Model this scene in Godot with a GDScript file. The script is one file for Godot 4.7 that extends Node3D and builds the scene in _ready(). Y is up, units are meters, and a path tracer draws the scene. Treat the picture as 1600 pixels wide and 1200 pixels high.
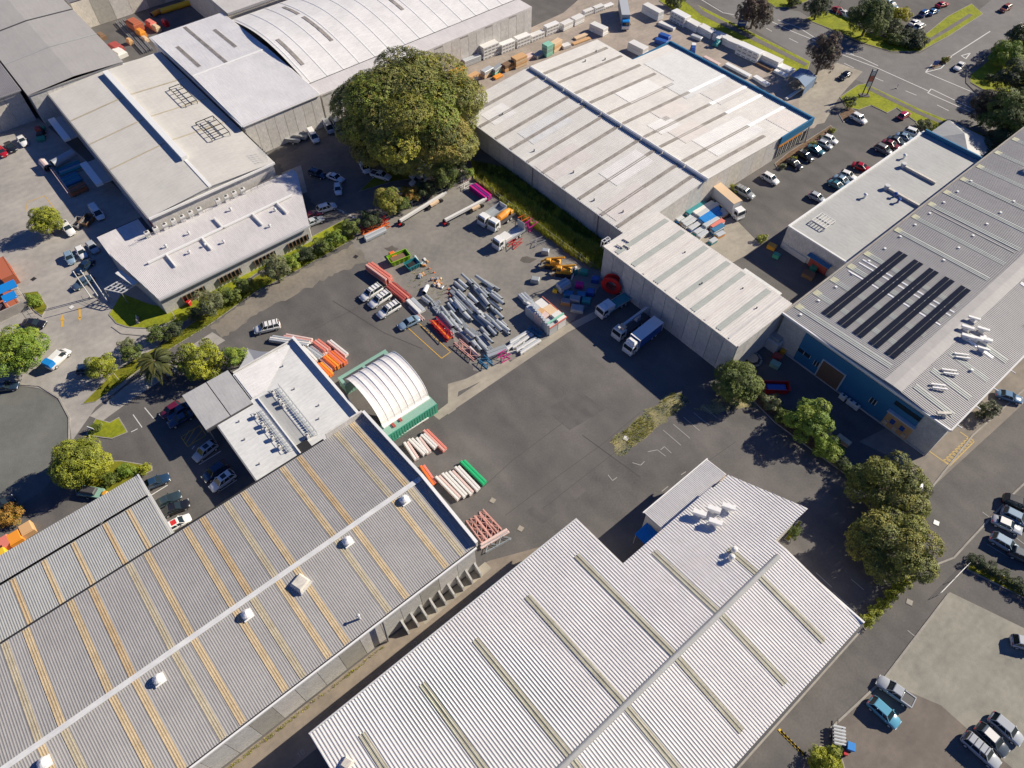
extends Node3D
# An industrial estate seen from the air. One unit is a metre; x and z run along the warehouses' walls.

var rng = RandomNumberGenerator.new()
var M = {}
var taken = {}
var boxes = {}
var clump_mesh: ArrayMesh
var blade_mesh: ArrayMesh

func _ready():
	rng.seed = 11
	set_view()
	make_materials()
	make_ground()
	make_buildings()
	make_plants()
	make_vehicles()
	make_yard()
	make_storage()
	make_small_things()

func set_view():
	var cam = Camera3D.new()
	cam.name = "camera"
	cam.fov = 56.36
	cam.near = 1.0
	cam.far = 3000.0
	cam.position = Vector3(0, 110, 0)
	cam.rotation_degrees = Vector3(-53.5, 50, 0)
	add_child(cam)
	cam.current = true
	var sky_mat = ProceduralSkyMaterial.new()
	sky_mat.sky_top_color = Color(0.13, 0.24, 0.45)
	sky_mat.sky_horizon_color = Color(0.40, 0.47, 0.56)
	sky_mat.sky_curve = 0.16
	sky_mat.ground_bottom_color = Color(0.25, 0.25, 0.24)
	sky_mat.ground_horizon_color = Color(0.44, 0.5, 0.56)
	sky_mat.sun_angle_max = 8.0
	var sky = Sky.new()
	sky.sky_material = sky_mat
	var env = Environment.new()
	env.background_mode = Environment.BG_SKY
	env.sky = sky
	env.tonemap_mode = Environment.TONE_MAPPER_LINEAR
	env.tonemap_exposure = 1.45
	env.sdfgi_enabled = true
	env.ssao_enabled = true
	env.ssil_enabled = true
	var we = WorldEnvironment.new()
	we.name = "environment"
	we.environment = env
	add_child(we)
	var sun = DirectionalLight3D.new()
	sun.name = "sun"
	sun.light_energy = 1.5
	sun.light_angular_distance = 0.55
	sun.light_color = Color(1.0, 0.955, 0.88)
	sun.shadow_enabled = true
	# the shadows run 162.5 degrees round from the long wall's direction, the sun stands 32 degrees high
	sun.rotation_degrees = Vector3(-32, 162.5, 0)
	add_child(sun)

# ---------------------------------------------------------------- naming and tagging
func numbered(called):
	var k = taken.get(called, 0)
	taken[called] = k + 1
	return called if k == 0 else "%s_%03d" % [called, k]

func thing(called, label, category, at = Vector3.ZERO, turn = 0.0, group = ""):
	var o = Node3D.new()
	o.name = numbered(called)
	add_child(o)
	o.position = at
	o.rotation_degrees.y = turn
	o.set_meta("label", label)
	o.set_meta("category", category)
	if group != "":
		o.set_meta("group", group)
	return o

func struct(called):
	var o = Node3D.new()
	o.name = numbered(called)
	add_child(o)
	o.set_meta("kind", "structure")
	return o

func part(called, mesh, mat, parent, at = Vector3.ZERO, turn = 0.0):
	var o = MeshInstance3D.new()
	o.name = called
	o.mesh = mesh
	o.material_override = mat
	o.position = at
	o.rotation_degrees.y = turn
	parent.add_child(o, true)
	return o

func copy(o, label, at, turn = 0.0, group = ""):
	var c = o.duplicate()
	c.name = numbered(o.get_meta("base"))
	add_child(c)
	c.position = at
	c.rotation_degrees.y = turn
	c.set_meta("label", label)
	if group != "":
		c.set_meta("group", group)
	return c

# ---------------------------------------------------------------- shapes
func fresh():
	var st = SurfaceTool.new()
	st.begin(Mesh.PRIMITIVE_TRIANGLES)
	st.set_smooth_group(-1)
	return st

func done(st):
	st.generate_normals()
	return st.commit()

func tri(st, a, b, c):
	st.add_vertex(a)
	st.add_vertex(b)
	st.add_vertex(c)

func quad(st, a, b, c, d):
	tri(st, a, b, c)
	tri(st, a, c, d)

# a box between two corners, optionally turned about y round a pivot
func box(st, lo, hi, b = Basis(), o = Vector3.ZERO):
	var v = []
	for i in 8:
		v.append(o + b * Vector3(hi.x if i & 1 else lo.x, hi.y if i & 2 else lo.y, hi.z if i & 4 else lo.z))
	for f in [[0, 1, 3, 2], [5, 4, 6, 7], [4, 0, 2, 6], [1, 5, 7, 3], [2, 3, 7, 6], [4, 5, 1, 0]]:
		quad(st, v[f[3]], v[f[2]], v[f[1]], v[f[0]])

# a box with its upper edges chamfered
func soft_box(st, lo, hi, c):
	var y = hi.y - c
	var b = [Vector3(lo.x, lo.y, lo.z), Vector3(hi.x, lo.y, lo.z), Vector3(hi.x, lo.y, hi.z), Vector3(lo.x, lo.y, hi.z)]
	var m = [Vector3(lo.x, y, lo.z), Vector3(hi.x, y, lo.z), Vector3(hi.x, y, hi.z), Vector3(lo.x, y, hi.z)]
	var t = [Vector3(lo.x + c, hi.y, lo.z + c), Vector3(hi.x - c, hi.y, lo.z + c), Vector3(hi.x - c, hi.y, hi.z - c), Vector3(lo.x + c, hi.y, hi.z - c)]
	for i in 4:
		var j = (i + 1) % 4
		quad(st, b[j], b[i], m[i], m[j])
		quad(st, m[j], m[i], t[i], t[j])
	quad(st, t[0], t[1], t[2], t[3])
	quad(st, b[3], b[2], b[1], b[0])

func bar(st, p, q, w, h):
	var d = q - p
	var l = d.length()
	if l < 0.001:
		return
	var z = d / l
	var up = Vector3.UP if absf(z.y) < 0.98 else Vector3.RIGHT
	var x = up.cross(z).normalized()
	box(st, Vector3(-w / 2, -h / 2, 0), Vector3(w / 2, h / 2, l), Basis(x, z.cross(x), z), p)

func tube(st, p, q, r0, r1, n = 8, caps = true):
	var z = (q - p).normalized()
	var up = Vector3.UP if absf(z.y) < 0.98 else Vector3.RIGHT
	var x = up.cross(z).normalized()
	var y = z.cross(x)
	for i in n:
		var a = TAU * i / n
		var b = TAU * (i + 1) / n
		var u = x * cos(a) + y * sin(a)
		var v = x * cos(b) + y * sin(b)
		quad(st, p + u * r0, q + u * r1, q + v * r1, p + v * r0)
		if caps:
			tri(st, q, q + v * r1, q + u * r1)
			tri(st, p, p + u * r0, p + v * r0)

func pts(a):
	var r = PackedVector2Array()
	for i in range(0, a.size(), 2):
		r.append(Vector2(a[i], a[i + 1]))
	return r

func flat(st, poly, y):
	var t = Geometry2D.triangulate_polygon(poly)
	for i in range(0, t.size(), 3):
		var a = poly[t[i]]
		var b = poly[t[i + 1]]
		var c = poly[t[i + 2]]
		if (b - a).cross(c - a) < 0:
			var s = b
			b = c
			c = s
		tri(st, Vector3(a.x, y, a.y), Vector3(b.x, y, b.y), Vector3(c.x, y, c.y))

func prism(st, poly, y0, y1, bottom = false):
	flat(st, poly, y1)
	if bottom:
		flat(st, poly, y0)
	for i in poly.size():
		var a = poly[i]
		var b = poly[(i + 1) % poly.size()]
		quad(st, Vector3(a.x, y0, a.y), Vector3(a.x, y1, a.y), Vector3(b.x, y1, b.y), Vector3(b.x, y0, b.y))

func box_mesh(sx, sy, sz):
	var k = "%.2f %.2f %.2f" % [sx, sy, sz]
	if not boxes.has(k):
		var st = fresh()
		box(st, Vector3(-sx / 2, 0, -sz / 2), Vector3(sx / 2, sy, sz / 2))
		boxes[k] = done(st)
	return boxes[k]

func soft_mesh(sx, sy, sz, c):
	var k = "s%.2f %.2f %.2f %.2f" % [sx, sy, sz, c]
	if not boxes.has(k):
		var st = fresh()
		soft_box(st, Vector3(-sx / 2, 0, -sz / 2), Vector3(sx / 2, sy, sz / 2), c)
		boxes[k] = done(st)
	return boxes[k]

# one box part given by two corners
func slab(called, mat, parent, lo, hi):
	return part(called, box_mesh(hi.x - lo.x, hi.y - lo.y, hi.z - lo.z), mat, parent, Vector3((lo.x + hi.x) / 2, lo.y, (lo.z + hi.z) / 2))

# ribbed roofing sheet: ribs along x (u is z) or along z (u is x); each rib runs from va to vb; height linear between the points pa and pb given as (v, y)
func ribbed(st, along_x, u0, u1, va0, va1, vb0, vb1, pa, pb, pitch, h):
	var n = maxi(1, roundi(absf(u1 - u0) / pitch))
	var f = [0.0, 0.42, 0.52, 0.84, 0.94]
	var g = [0.0, 0.0, 1.0, 1.0, 0.0]
	var us = []
	var hs = []
	for i in n:
		for k in 5:
			us.append(u0 + (u1 - u0) * (i + f[k]) / n)
			hs.append(g[k] * h)
	us.append(u1)
	hs.append(0.0)
	var last_a = Vector3.ZERO
	var last_b = Vector3.ZERO
	for i in us.size():
		var t = (us[i] - u0) / (u1 - u0)
		var va = lerpf(va0, va1, t)
		var vb = lerpf(vb0, vb1, t)
		var ya = pa.y + (va - pa.x) * (pb.y - pa.y) / (pb.x - pa.x) + hs[i]
		var yb = pa.y + (vb - pa.x) * (pb.y - pa.y) / (pb.x - pa.x) + hs[i]
		var a = Vector3(va, ya, us[i]) if along_x else Vector3(us[i], ya, va)
		var b = Vector3(vb, yb, us[i]) if along_x else Vector3(us[i], yb, vb)
		if i > 0:
			var up = (b - a).cross(last_a - a).y > 0
			if up:
				quad(st, a, last_a, last_b, b)
			else:
				quad(st, a, b, last_b, last_a)
		last_a = a
		last_b = b

# a row of upright concrete or metal panels from p to q (x, z), each a part
func panels(called, mat, parent, p, q, y0, y1, n, thick = 0.18, gap = 0.05, y1b = -1.0):
	var d = (q - p) / n
	var l = d.length() - gap
	var turn = rad_to_deg(atan2(-d.y, d.x))
	for i in n:
		var c = p + d * (i + 0.5)
		var top = y1
		if y1b > 0:
			top = lerpf(y1, y1b, (i + 0.5) / n)
		var m = mat if not (mat is Array) else mat[(i * 7 + 3) % mat.size()]
		part(called, box_mesh(l, top - y0, thick + 0.012 * (i % 3)), m, parent, Vector3(c.x, y0, c.y), turn)

# ---------------------------------------------------------------- materials
func layer(size, freq, octaves, seed_, kind = 0):
	var f = FastNoiseLite.new()
	f.seed = seed_
	f.frequency = freq
	f.fractal_octaves = octaves
	f.noise_type = FastNoiseLite.TYPE_SIMPLEX_SMOOTH if kind == 0 else FastNoiseLite.TYPE_CELLULAR
	if kind == 2:
		f.cellular_return_type = FastNoiseLite.RETURN_CELL_VALUE
	var im = f.get_seamless_image(size, size, false, false, 0.12)
	im.convert(Image.FORMAT_L8)
	return im.get_data()

# a colour texture made of layers of noise: [frequency, octaves, strength, stretch x, stretch y, kind]; tint shifts the hue with the first layer
func weave(size, base, layers, tint = Color(0, 0, 0), seed_ = 1):
	var data = []
	for i in layers.size():
		data.append(layer(size, layers[i][0], layers[i][1], seed_ * 17 + i, layers[i][5] if layers[i].size() > 5 else 0))
	var lut = [PackedByteArray(), PackedByteArray(), PackedByteArray()]
	for ch in 3:
		lut[ch].resize(512)
		for k in 512:
			var v = k / 255.5
			var c = base[ch] * v + tint[ch] * (v - 1.0)
			lut[ch][k] = clampi(int(255.0 * Color(clampf(c, 0, 1), 0, 0).linear_to_srgb().r), 0, 255)
	var out = PackedByteArray()
	out.resize(size * size * 3)
	var nl = layers.size()
	var at = 0
	for y in size:
		for x in size:
			var v = 255.5
			for i in nl:
				var l = layers[i]
				var xx = (x * int(l[3])) % size
				var yy = (y * int(l[4])) % size
				v += (data[i][yy * size + xx] - 128) * l[2] * 2.0
			var k = clampi(int(v), 0, 511)
			out[at] = lut[0][k]
			out[at + 1] = lut[1][k]
			out[at + 2] = lut[2][k]
			at += 3
	return ImageTexture.create_from_image(Image.create_from_data(size, size, false, Image.FORMAT_RGB8, out))

func surf(key, tex, metres, rough = 0.9, metal = 0.0, tone = Color(1, 1, 1)):
	var m = StandardMaterial3D.new()
	m.resource_name = key
	m.albedo_texture = tex
	m.albedo_color = tone.linear_to_srgb()
	m.uv1_triplanar = true
	m.uv1_world_triplanar = true
	m.uv1_triplanar_sharpness = 8.0
	m.uv1_scale = Vector3.ONE / metres
	m.roughness = rough
	m.metallic = metal
	M[key] = m
	return m

func plain(key, c, rough = 0.6, metal = 0.0):
	var m = StandardMaterial3D.new()
	m.resource_name = key
	m.albedo_color = c.linear_to_srgb()
	m.roughness = rough
	m.metallic = metal
	M[key] = m
	return m

func make_materials():
	var t_asphalt = weave(1024, Color(0.122, 0.115, 0.109), [[0.004, 4, 0.2, 1, 1], [0.02, 4, 0.12, 1, 1], [0.2, 2, 0.12, 1, 1], [0.006, 3, 0.14, 1, 3]], Color(0.006, 0.0, -0.008), 3)
	surf("asphalt", t_asphalt, 95.0, 0.92)
	surf("asphalt_dark", t_asphalt, 62.0, 0.92, 0.0, Color(0.9, 0.9, 0.92))
	var t_road = weave(1024, Color(0.178, 0.172, 0.168), [[0.005, 4, 0.16, 1, 1], [0.03, 3, 0.08, 1, 1], [0.2, 2, 0.14, 1, 1]], Color(0.004, 0.0, -0.004), 5)
	surf("road", t_road, 80.0, 0.93)
	surf("cul_de_sac", t_road, 60.0, 0.93, 0.0, Color(0.84, 0.89, 0.82))
	var t_gravel = weave(1024, Color(0.225, 0.212, 0.19), [[0.005, 4, 0.2, 1, 1], [0.04, 4, 0.12, 1, 1], [0.3, 2, 0.25, 1, 1]], Color(0.02, 0.008, -0.012), 7)
	surf("gravel", t_gravel, 60.0, 0.97)
	surf("dirt_edge", t_gravel, 40.0, 0.97, 0.0, Color(0.98, 0.93, 0.85))
	var t_conc = weave(1024, Color(0.345, 0.325, 0.295), [[0.004, 4, 0.15, 1, 1], [0.03, 4, 0.1, 1, 1], [0.2, 2, 0.1, 1, 1], [0.008, 3, 0.1, 3, 1]], Color(0.015, 0.0, -0.02), 9)
	surf("concrete", t_conc, 55.0, 0.93)
	surf("concrete_old", t_conc, 47.0, 0.94, 0.0, Color(0.66, 0.62, 0.58))
	surf("concrete_olive", t_conc, 40.0, 0.94, 0.0, Color(0.80, 0.82, 0.76))
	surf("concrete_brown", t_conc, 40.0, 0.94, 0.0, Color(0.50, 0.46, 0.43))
	surf("concrete_sand", t_conc, 45.0, 0.94, 0.0, Color(1.0, 0.96, 0.86))
	surf("paving_rust", t_conc, 35.0, 0.94, 0.0, Color(1.0, 0.9, 0.83))
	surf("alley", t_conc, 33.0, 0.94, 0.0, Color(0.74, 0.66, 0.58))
	surf("oil_stain", t_gravel, 21.0, 0.8, 0.0, Color(0.5, 0.47, 0.45))
	surf("kerb", t_conc, 20.0, 0.94, 0.0, Color(0.95, 0.95, 0.93))
	surf("kerb_dark", t_conc, 20.0, 0.94, 0.0, Color(0.45, 0.44, 0.45))
	var t_grass = weave(1024, Color(0.235, 0.26, 0.006), [[0.006, 4, 0.22, 1, 1], [0.04, 4, 0.25, 1, 1], [0.3, 2, 0.35, 1, 1]], Color(0.05, 0.01, 0.0), 13)
	surf("grass", t_grass, 38.0, 0.95)
	surf("grass_rough", t_grass, 23.0, 0.95, 0.0, Color(0.75, 0.68, 0.85))
	surf("weeds", weave(512, Color(0.2, 0.185, 0.1), [[0.012, 4, 0.6, 1, 1], [0.1, 3, 0.6, 1, 1]], Color(0.06, 0.02, -0.02), 15), 20.0, 0.97)
	surf("bark_mulch", weave(512, Color(0.16, 0.1, 0.06), [[0.03, 4, 0.5, 1, 1], [0.2, 3, 0.6, 1, 1]], Color(0.02, 0.0, 0.0), 16), 12.0, 0.97)
	# roofing: fine streaks down the slope and broad weathering
	var t_roof = weave(1024, Color(0.8, 0.8, 0.8), [[0.006, 4, 0.08, 1, 1], [0.05, 4, 0.05, 1, 1], [0.012, 3, 0.09, 1, 8]], Color(0.0, 0.0, -0.03), 21)
	var t_roof2 = weave(1024, Color(0.8, 0.8, 0.8), [[0.006, 4, 0.08, 1, 1], [0.05, 4, 0.05, 1, 1], [0.012, 3, 0.1, 8, 1]], Color(0.0, 0.0, -0.03), 22)
	surf("roof_zinc", t_roof, 42.0, 0.55, 0.0, Color(0.435, 0.425, 0.415))
	surf("roof_zinc_pale", t_roof, 50.0, 0.6, 0.0, Color(0.49, 0.5, 0.49))
	surf("roof_white", t_roof, 48.0, 0.7, 0.0, Color(0.84, 0.82, 0.80))
	surf("roof_cream", t_roof2, 48.0, 0.75, 0.0, Color(0.78, 0.765, 0.73))
	surf("roof_cream_x", t_roof, 48.0, 0.75, 0.0, Color(0.85, 0.82, 0.77))
	surf("roof_works", t_roof2, 48.0, 0.75, 0.0, Color(0.66, 0.645, 0.61))
	surf("roof_block", t_roof2, 40.0, 0.75, 0.0, Color(0.82, 0.79, 0.75))
	surf("roof_hall", t_roof, 50.0, 0.65, 0.0, Color(1.0, 0.985, 0.97))
	surf("roof_fresh", t_roof2, 44.0, 0.65, 0.0, Color(0.9, 0.89, 0.88))
	surf("roof_pink", t_roof, 50.0, 0.65, 0.0, Color(0.8, 0.77, 0.755))
	surf("roof_grey", t_roof, 52.0, 0.6, 0.0, Color(0.45, 0.44, 0.435))
	surf("roof_slate", t_roof2, 52.0, 0.55, 0.0, Color(0.30, 0.29, 0.30))
	surf("roof_green_white", t_roof2, 40.0, 0.7, 0.0, Color(0.80, 0.81, 0.79))
	surf("roof_patch_pink", t_roof2, 30.0, 0.8, 0.0, Color(0.8, 0.75, 0.72))
	surf("roof_patch_grey", t_roof2, 30.0, 0.8, 0.0, Color(0.72, 0.7, 0.68))
	surf("roof_silver", t_roof2, 30.0, 0.5, 0.0, Color(0.8, 0.81, 0.81))
	var t_tan = weave(512, Color(0.6, 0.475, 0.3), [[0.01, 4, 0.16, 1, 1], [0.08, 4, 0.2, 1, 1]], Color(0.0, 0.03, 0.05), 25)
	surf("sheet_tan", t_tan, 14.0, 0.6, 0.0, Color(0.84, 0.84, 0.84))
	surf("sheet_rust", t_tan, 17.0, 0.6, 0.0, Color(0.8, 0.76, 0.72))
	surf("sheet_olive", t_tan, 16.0, 0.6, 0.0, Color(0.72, 0.8, 0.92))
	surf("sheet_olive_pale", t_tan, 16.0, 0.6, 0.0, Color(0.74, 0.92, 1.0))
	surf("sheet_drab", t_tan, 16.0, 0.6, 0.0, Color(0.66, 0.8, 1.0))
	surf("roof_carport", t_roof, 30.0, 0.6, 0.0, Color(0.52, 0.52, 0.52))
	surf("sheet_grey", weave(512, Color(0.3, 0.275, 0.25), [[0.01, 4, 0.3, 1, 1], [0.08, 4, 0.4, 1, 1]], Color(0.02, 0.01, 0.0), 26), 16.0, 0.6)
	surf("sheet_mint", t_roof, 16.0, 0.6, 0.0, Color(0.50, 0.53, 0.5))
	plain("sheet_bright", Color(0.9, 0.91, 0.91), 0.4)
	# walls
	var t_wall = weave(512, Color(0.62, 0.6, 0.57), [[0.012, 4, 0.1, 1, 1], [0.02, 4, 0.2, 4, 1], [0.15, 2, 0.08, 1, 1]], Color(0.02, 0.0, -0.02), 31)
	surf("wall_concrete", t_wall, 11.0, 0.9, 0.0, Color(0.86, 0.88, 0.88))
	surf("wall_concrete_a", t_wall, 13.0, 0.9, 0.0, Color(0.78, 0.8, 0.82))
	surf("wall_concrete_b", t_wall, 9.0, 0.9, 0.0, Color(0.94, 0.94, 0.93))
	surf("wall_stained", t_wall, 7.0, 0.92, 0.0, Color(0.62, 0.62, 0.58))
	surf("wall_white", t_wall, 15.0, 0.75, 0.0, Color(1.0, 1.0, 1.0))
	surf("wall_cream", t_wall, 15.0, 0.8, 0.0, Color(1.0, 0.97, 0.9))
	plain("white", Color(0.82, 0.82, 0.8), 0.45)
	plain("off_white", Color(0.7, 0.69, 0.66), 0.6)
	plain("pale_grey", Color(0.55, 0.56, 0.57), 0.55)
	plain("mid_grey", Color(0.26, 0.26, 0.27), 0.6)
	plain("dark_grey", Color(0.07, 0.07, 0.075), 0.6)
	plain("black", Color(0.018, 0.018, 0.02), 0.7)
	plain("rubber", Color(0.022, 0.022, 0.024), 0.85)
	plain("steel", Color(0.5, 0.53, 0.56), 0.38, 0.7)
	plain("galvanised", Color(0.42, 0.45, 0.48), 0.5, 0.35)
	plain("galvanised_dull", Color(0.33, 0.36, 0.38), 0.6, 0.25)
	plain("galvanised_pale", Color(0.55, 0.58, 0.6), 0.5, 0.3)
	plain("blue_band", Color(0.02, 0.16, 0.32), 0.5)
	plain("blue_wall", Color(0.03, 0.17, 0.33), 0.6)
	plain("blue", Color(0.02, 0.09, 0.36), 0.45)
	plain("blue_bright", Color(0.01, 0.22, 0.62), 0.45)
	plain("green_steel", Color(0.06, 0.33, 0.22), 0.55)
	plain("green_pale", Color(0.24, 0.42, 0.34), 0.6)
	plain("green_wrap", Color(0.02, 0.45, 0.17), 0.5)
	plain("lime", Color(0.28, 0.55, 0.02), 0.5)
	plain("teal", Color(0.03, 0.25, 0.28), 0.55)
	plain("mint", Color(0.25, 0.55, 0.42), 0.55)
	plain("red", Color(0.52, 0.02, 0.02), 0.4)
	plain("red_oxide", Color(0.36, 0.07, 0.06), 0.65)
	plain("rust", Color(0.42, 0.12, 0.06), 0.8)
	plain("salmon", Color(0.68, 0.2, 0.15), 0.6)
	plain("pink", Color(0.66, 0.36, 0.31), 0.6)
	plain("pink_pale", Color(0.66, 0.5, 0.46), 0.6)
	plain("orange", Color(0.78, 0.17, 0.03), 0.55)
	plain("orange_warm", Color(0.8, 0.3, 0.03), 0.55)
	plain("machine_yellow", Color(0.68, 0.33, 0.03), 0.5)
	plain("yellow", Color(0.75, 0.5, 0.03), 0.6)
	plain("magenta", Color(0.55, 0.01, 0.22), 0.5)
	plain("purple", Color(0.16, 0.02, 0.2), 0.5)
	plain("timber", Color(0.6, 0.36, 0.17), 0.8)
	plain("timber_pale", Color(0.68, 0.5, 0.32), 0.8)
	plain("timber_dark", Color(0.2, 0.12, 0.07), 0.85)
	plain("line_white", Color(0.62, 0.62, 0.6), 0.8)
	plain("line_worn", Color(0.36, 0.35, 0.33), 0.85)
	plain("line_yellow", Color(0.62, 0.37, 0.06), 0.8)
	plain("line_yellow_worn", Color(0.5, 0.36, 0.14), 0.85)
	plain("tar", Color(0.07, 0.066, 0.063), 0.7)
	plain("lamp_red", Color(0.4, 0.01, 0.01), 0.2)
	plain("lamp_clear", Color(0.7, 0.72, 0.74), 0.1)
	plain("solar", Color(0.018, 0.02, 0.028), 0.12)
	plain("glass_dark", Color(0.02, 0.032, 0.04), 0.06)
	plain("window_dark", Color(0.03, 0.045, 0.055), 0.1)
	plain("sail", Color(0.4, 0.41, 0.44), 0.85)
	plain("tent", Color(0.84, 0.82, 0.8), 0.65)
	plain("skin", Color(0.45, 0.25, 0.17), 0.6)
	for m in [M.white, M.red, M.blue]:
		m.clearcoat_enabled = true
		m.clearcoat = 0.6
		m.clearcoat_roughness = 0.08
	var lm = StandardMaterial3D.new()
	lm.resource_name = "leaves"
	lm.vertex_color_use_as_albedo = true
	lm.roughness = 0.6
	lm.backlight_enabled = true
	lm.backlight = Color(0.2, 0.22, 0.04)
	M.leaves = lm
	surf("bark", weave(256, Color(0.2, 0.15, 0.11), [[0.05, 4, 0.5, 1, 4], [0.2, 3, 0.4, 1, 1]], Color(0, 0, 0), 41), 3.0, 0.95)

func paint(c, gloss = 0.25):
	var k = "paint %.3f %.3f %.3f" % [c.r, c.g, c.b]
	if not M.has(k):
		var m = plain(k, c, gloss)
		m.clearcoat_enabled = true
		m.clearcoat = 0.8
		m.clearcoat_roughness = 0.05
	return M[k]

# ---------------------------------------------------------------- the ground
func sheet(called, poly, y, mat):
	var o = struct(called)
	var st = fresh()
	flat(st, ragged(pts(poly), called) if called in ["gravel_yard", "gravel_edge", "weedy_strip", "oil_stain", "tree_litter", "shaded_yard"] else pts(poly), y)
	part("surface", done(st), mat, o)
	return o

# loose ground has no straight edge
func ragged(p, called):
	var out = PackedVector2Array()
	var noise = FastNoiseLite.new()
	noise.seed = called.length()
	noise.frequency = 0.35
	for i in p.size():
		var a = p[i]
		var b = p[(i + 1) % p.size()]
		var n = maxi(1, int(a.distance_to(b) / 0.7))
		var side = (b - a).normalized().orthogonal()
		for k in n:
			var q = a.lerp(b, k / float(n))
			out.append(q + side * (noise.get_noise_2dv(q) * 1.1 + noise.get_noise_2dv(q * 4.0) * 0.35))
	return out

# a raised bed: kerb round the edge, grass or mulch inside
func bed(called, poly, mat, h = 0.12, w = 0.16, kerb = "kerb"):
	var o = struct(called)
	var p = pts(poly)
	var st = fresh()
	prism(st, p, 0.0, h)
	part("kerb", done(st), M[kerb], o)
	st = fresh()
	for q in Geometry2D.offset_polygon(p, -w):
		flat(st, q, h + 0.015)
	part("surface", done(st), mat, o)
	return o

func mark(st, a, w, y):
	# a painted line through points (x, z), with width w
	for i in range(0, a.size() - 2, 2):
		var p = Vector2(a[i], a[i + 1])
		var q = Vector2(a[i + 2], a[i + 3])
		var n = (q - p).normalized().orthogonal() * w / 2
		quad(st, Vector3(p.x - n.x, y, p.y - n.y), Vector3(q.x - n.x, y, q.y - n.y), Vector3(q.x + n.x, y, q.y + n.y), Vector3(p.x + n.x, y, p.y + n.y))

func line(parent, called, a, w, mat, y = 0.03):
	var st = fresh()
	mark(st, a, w, y)
	part(called, done(st), M[mat], parent)

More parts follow.
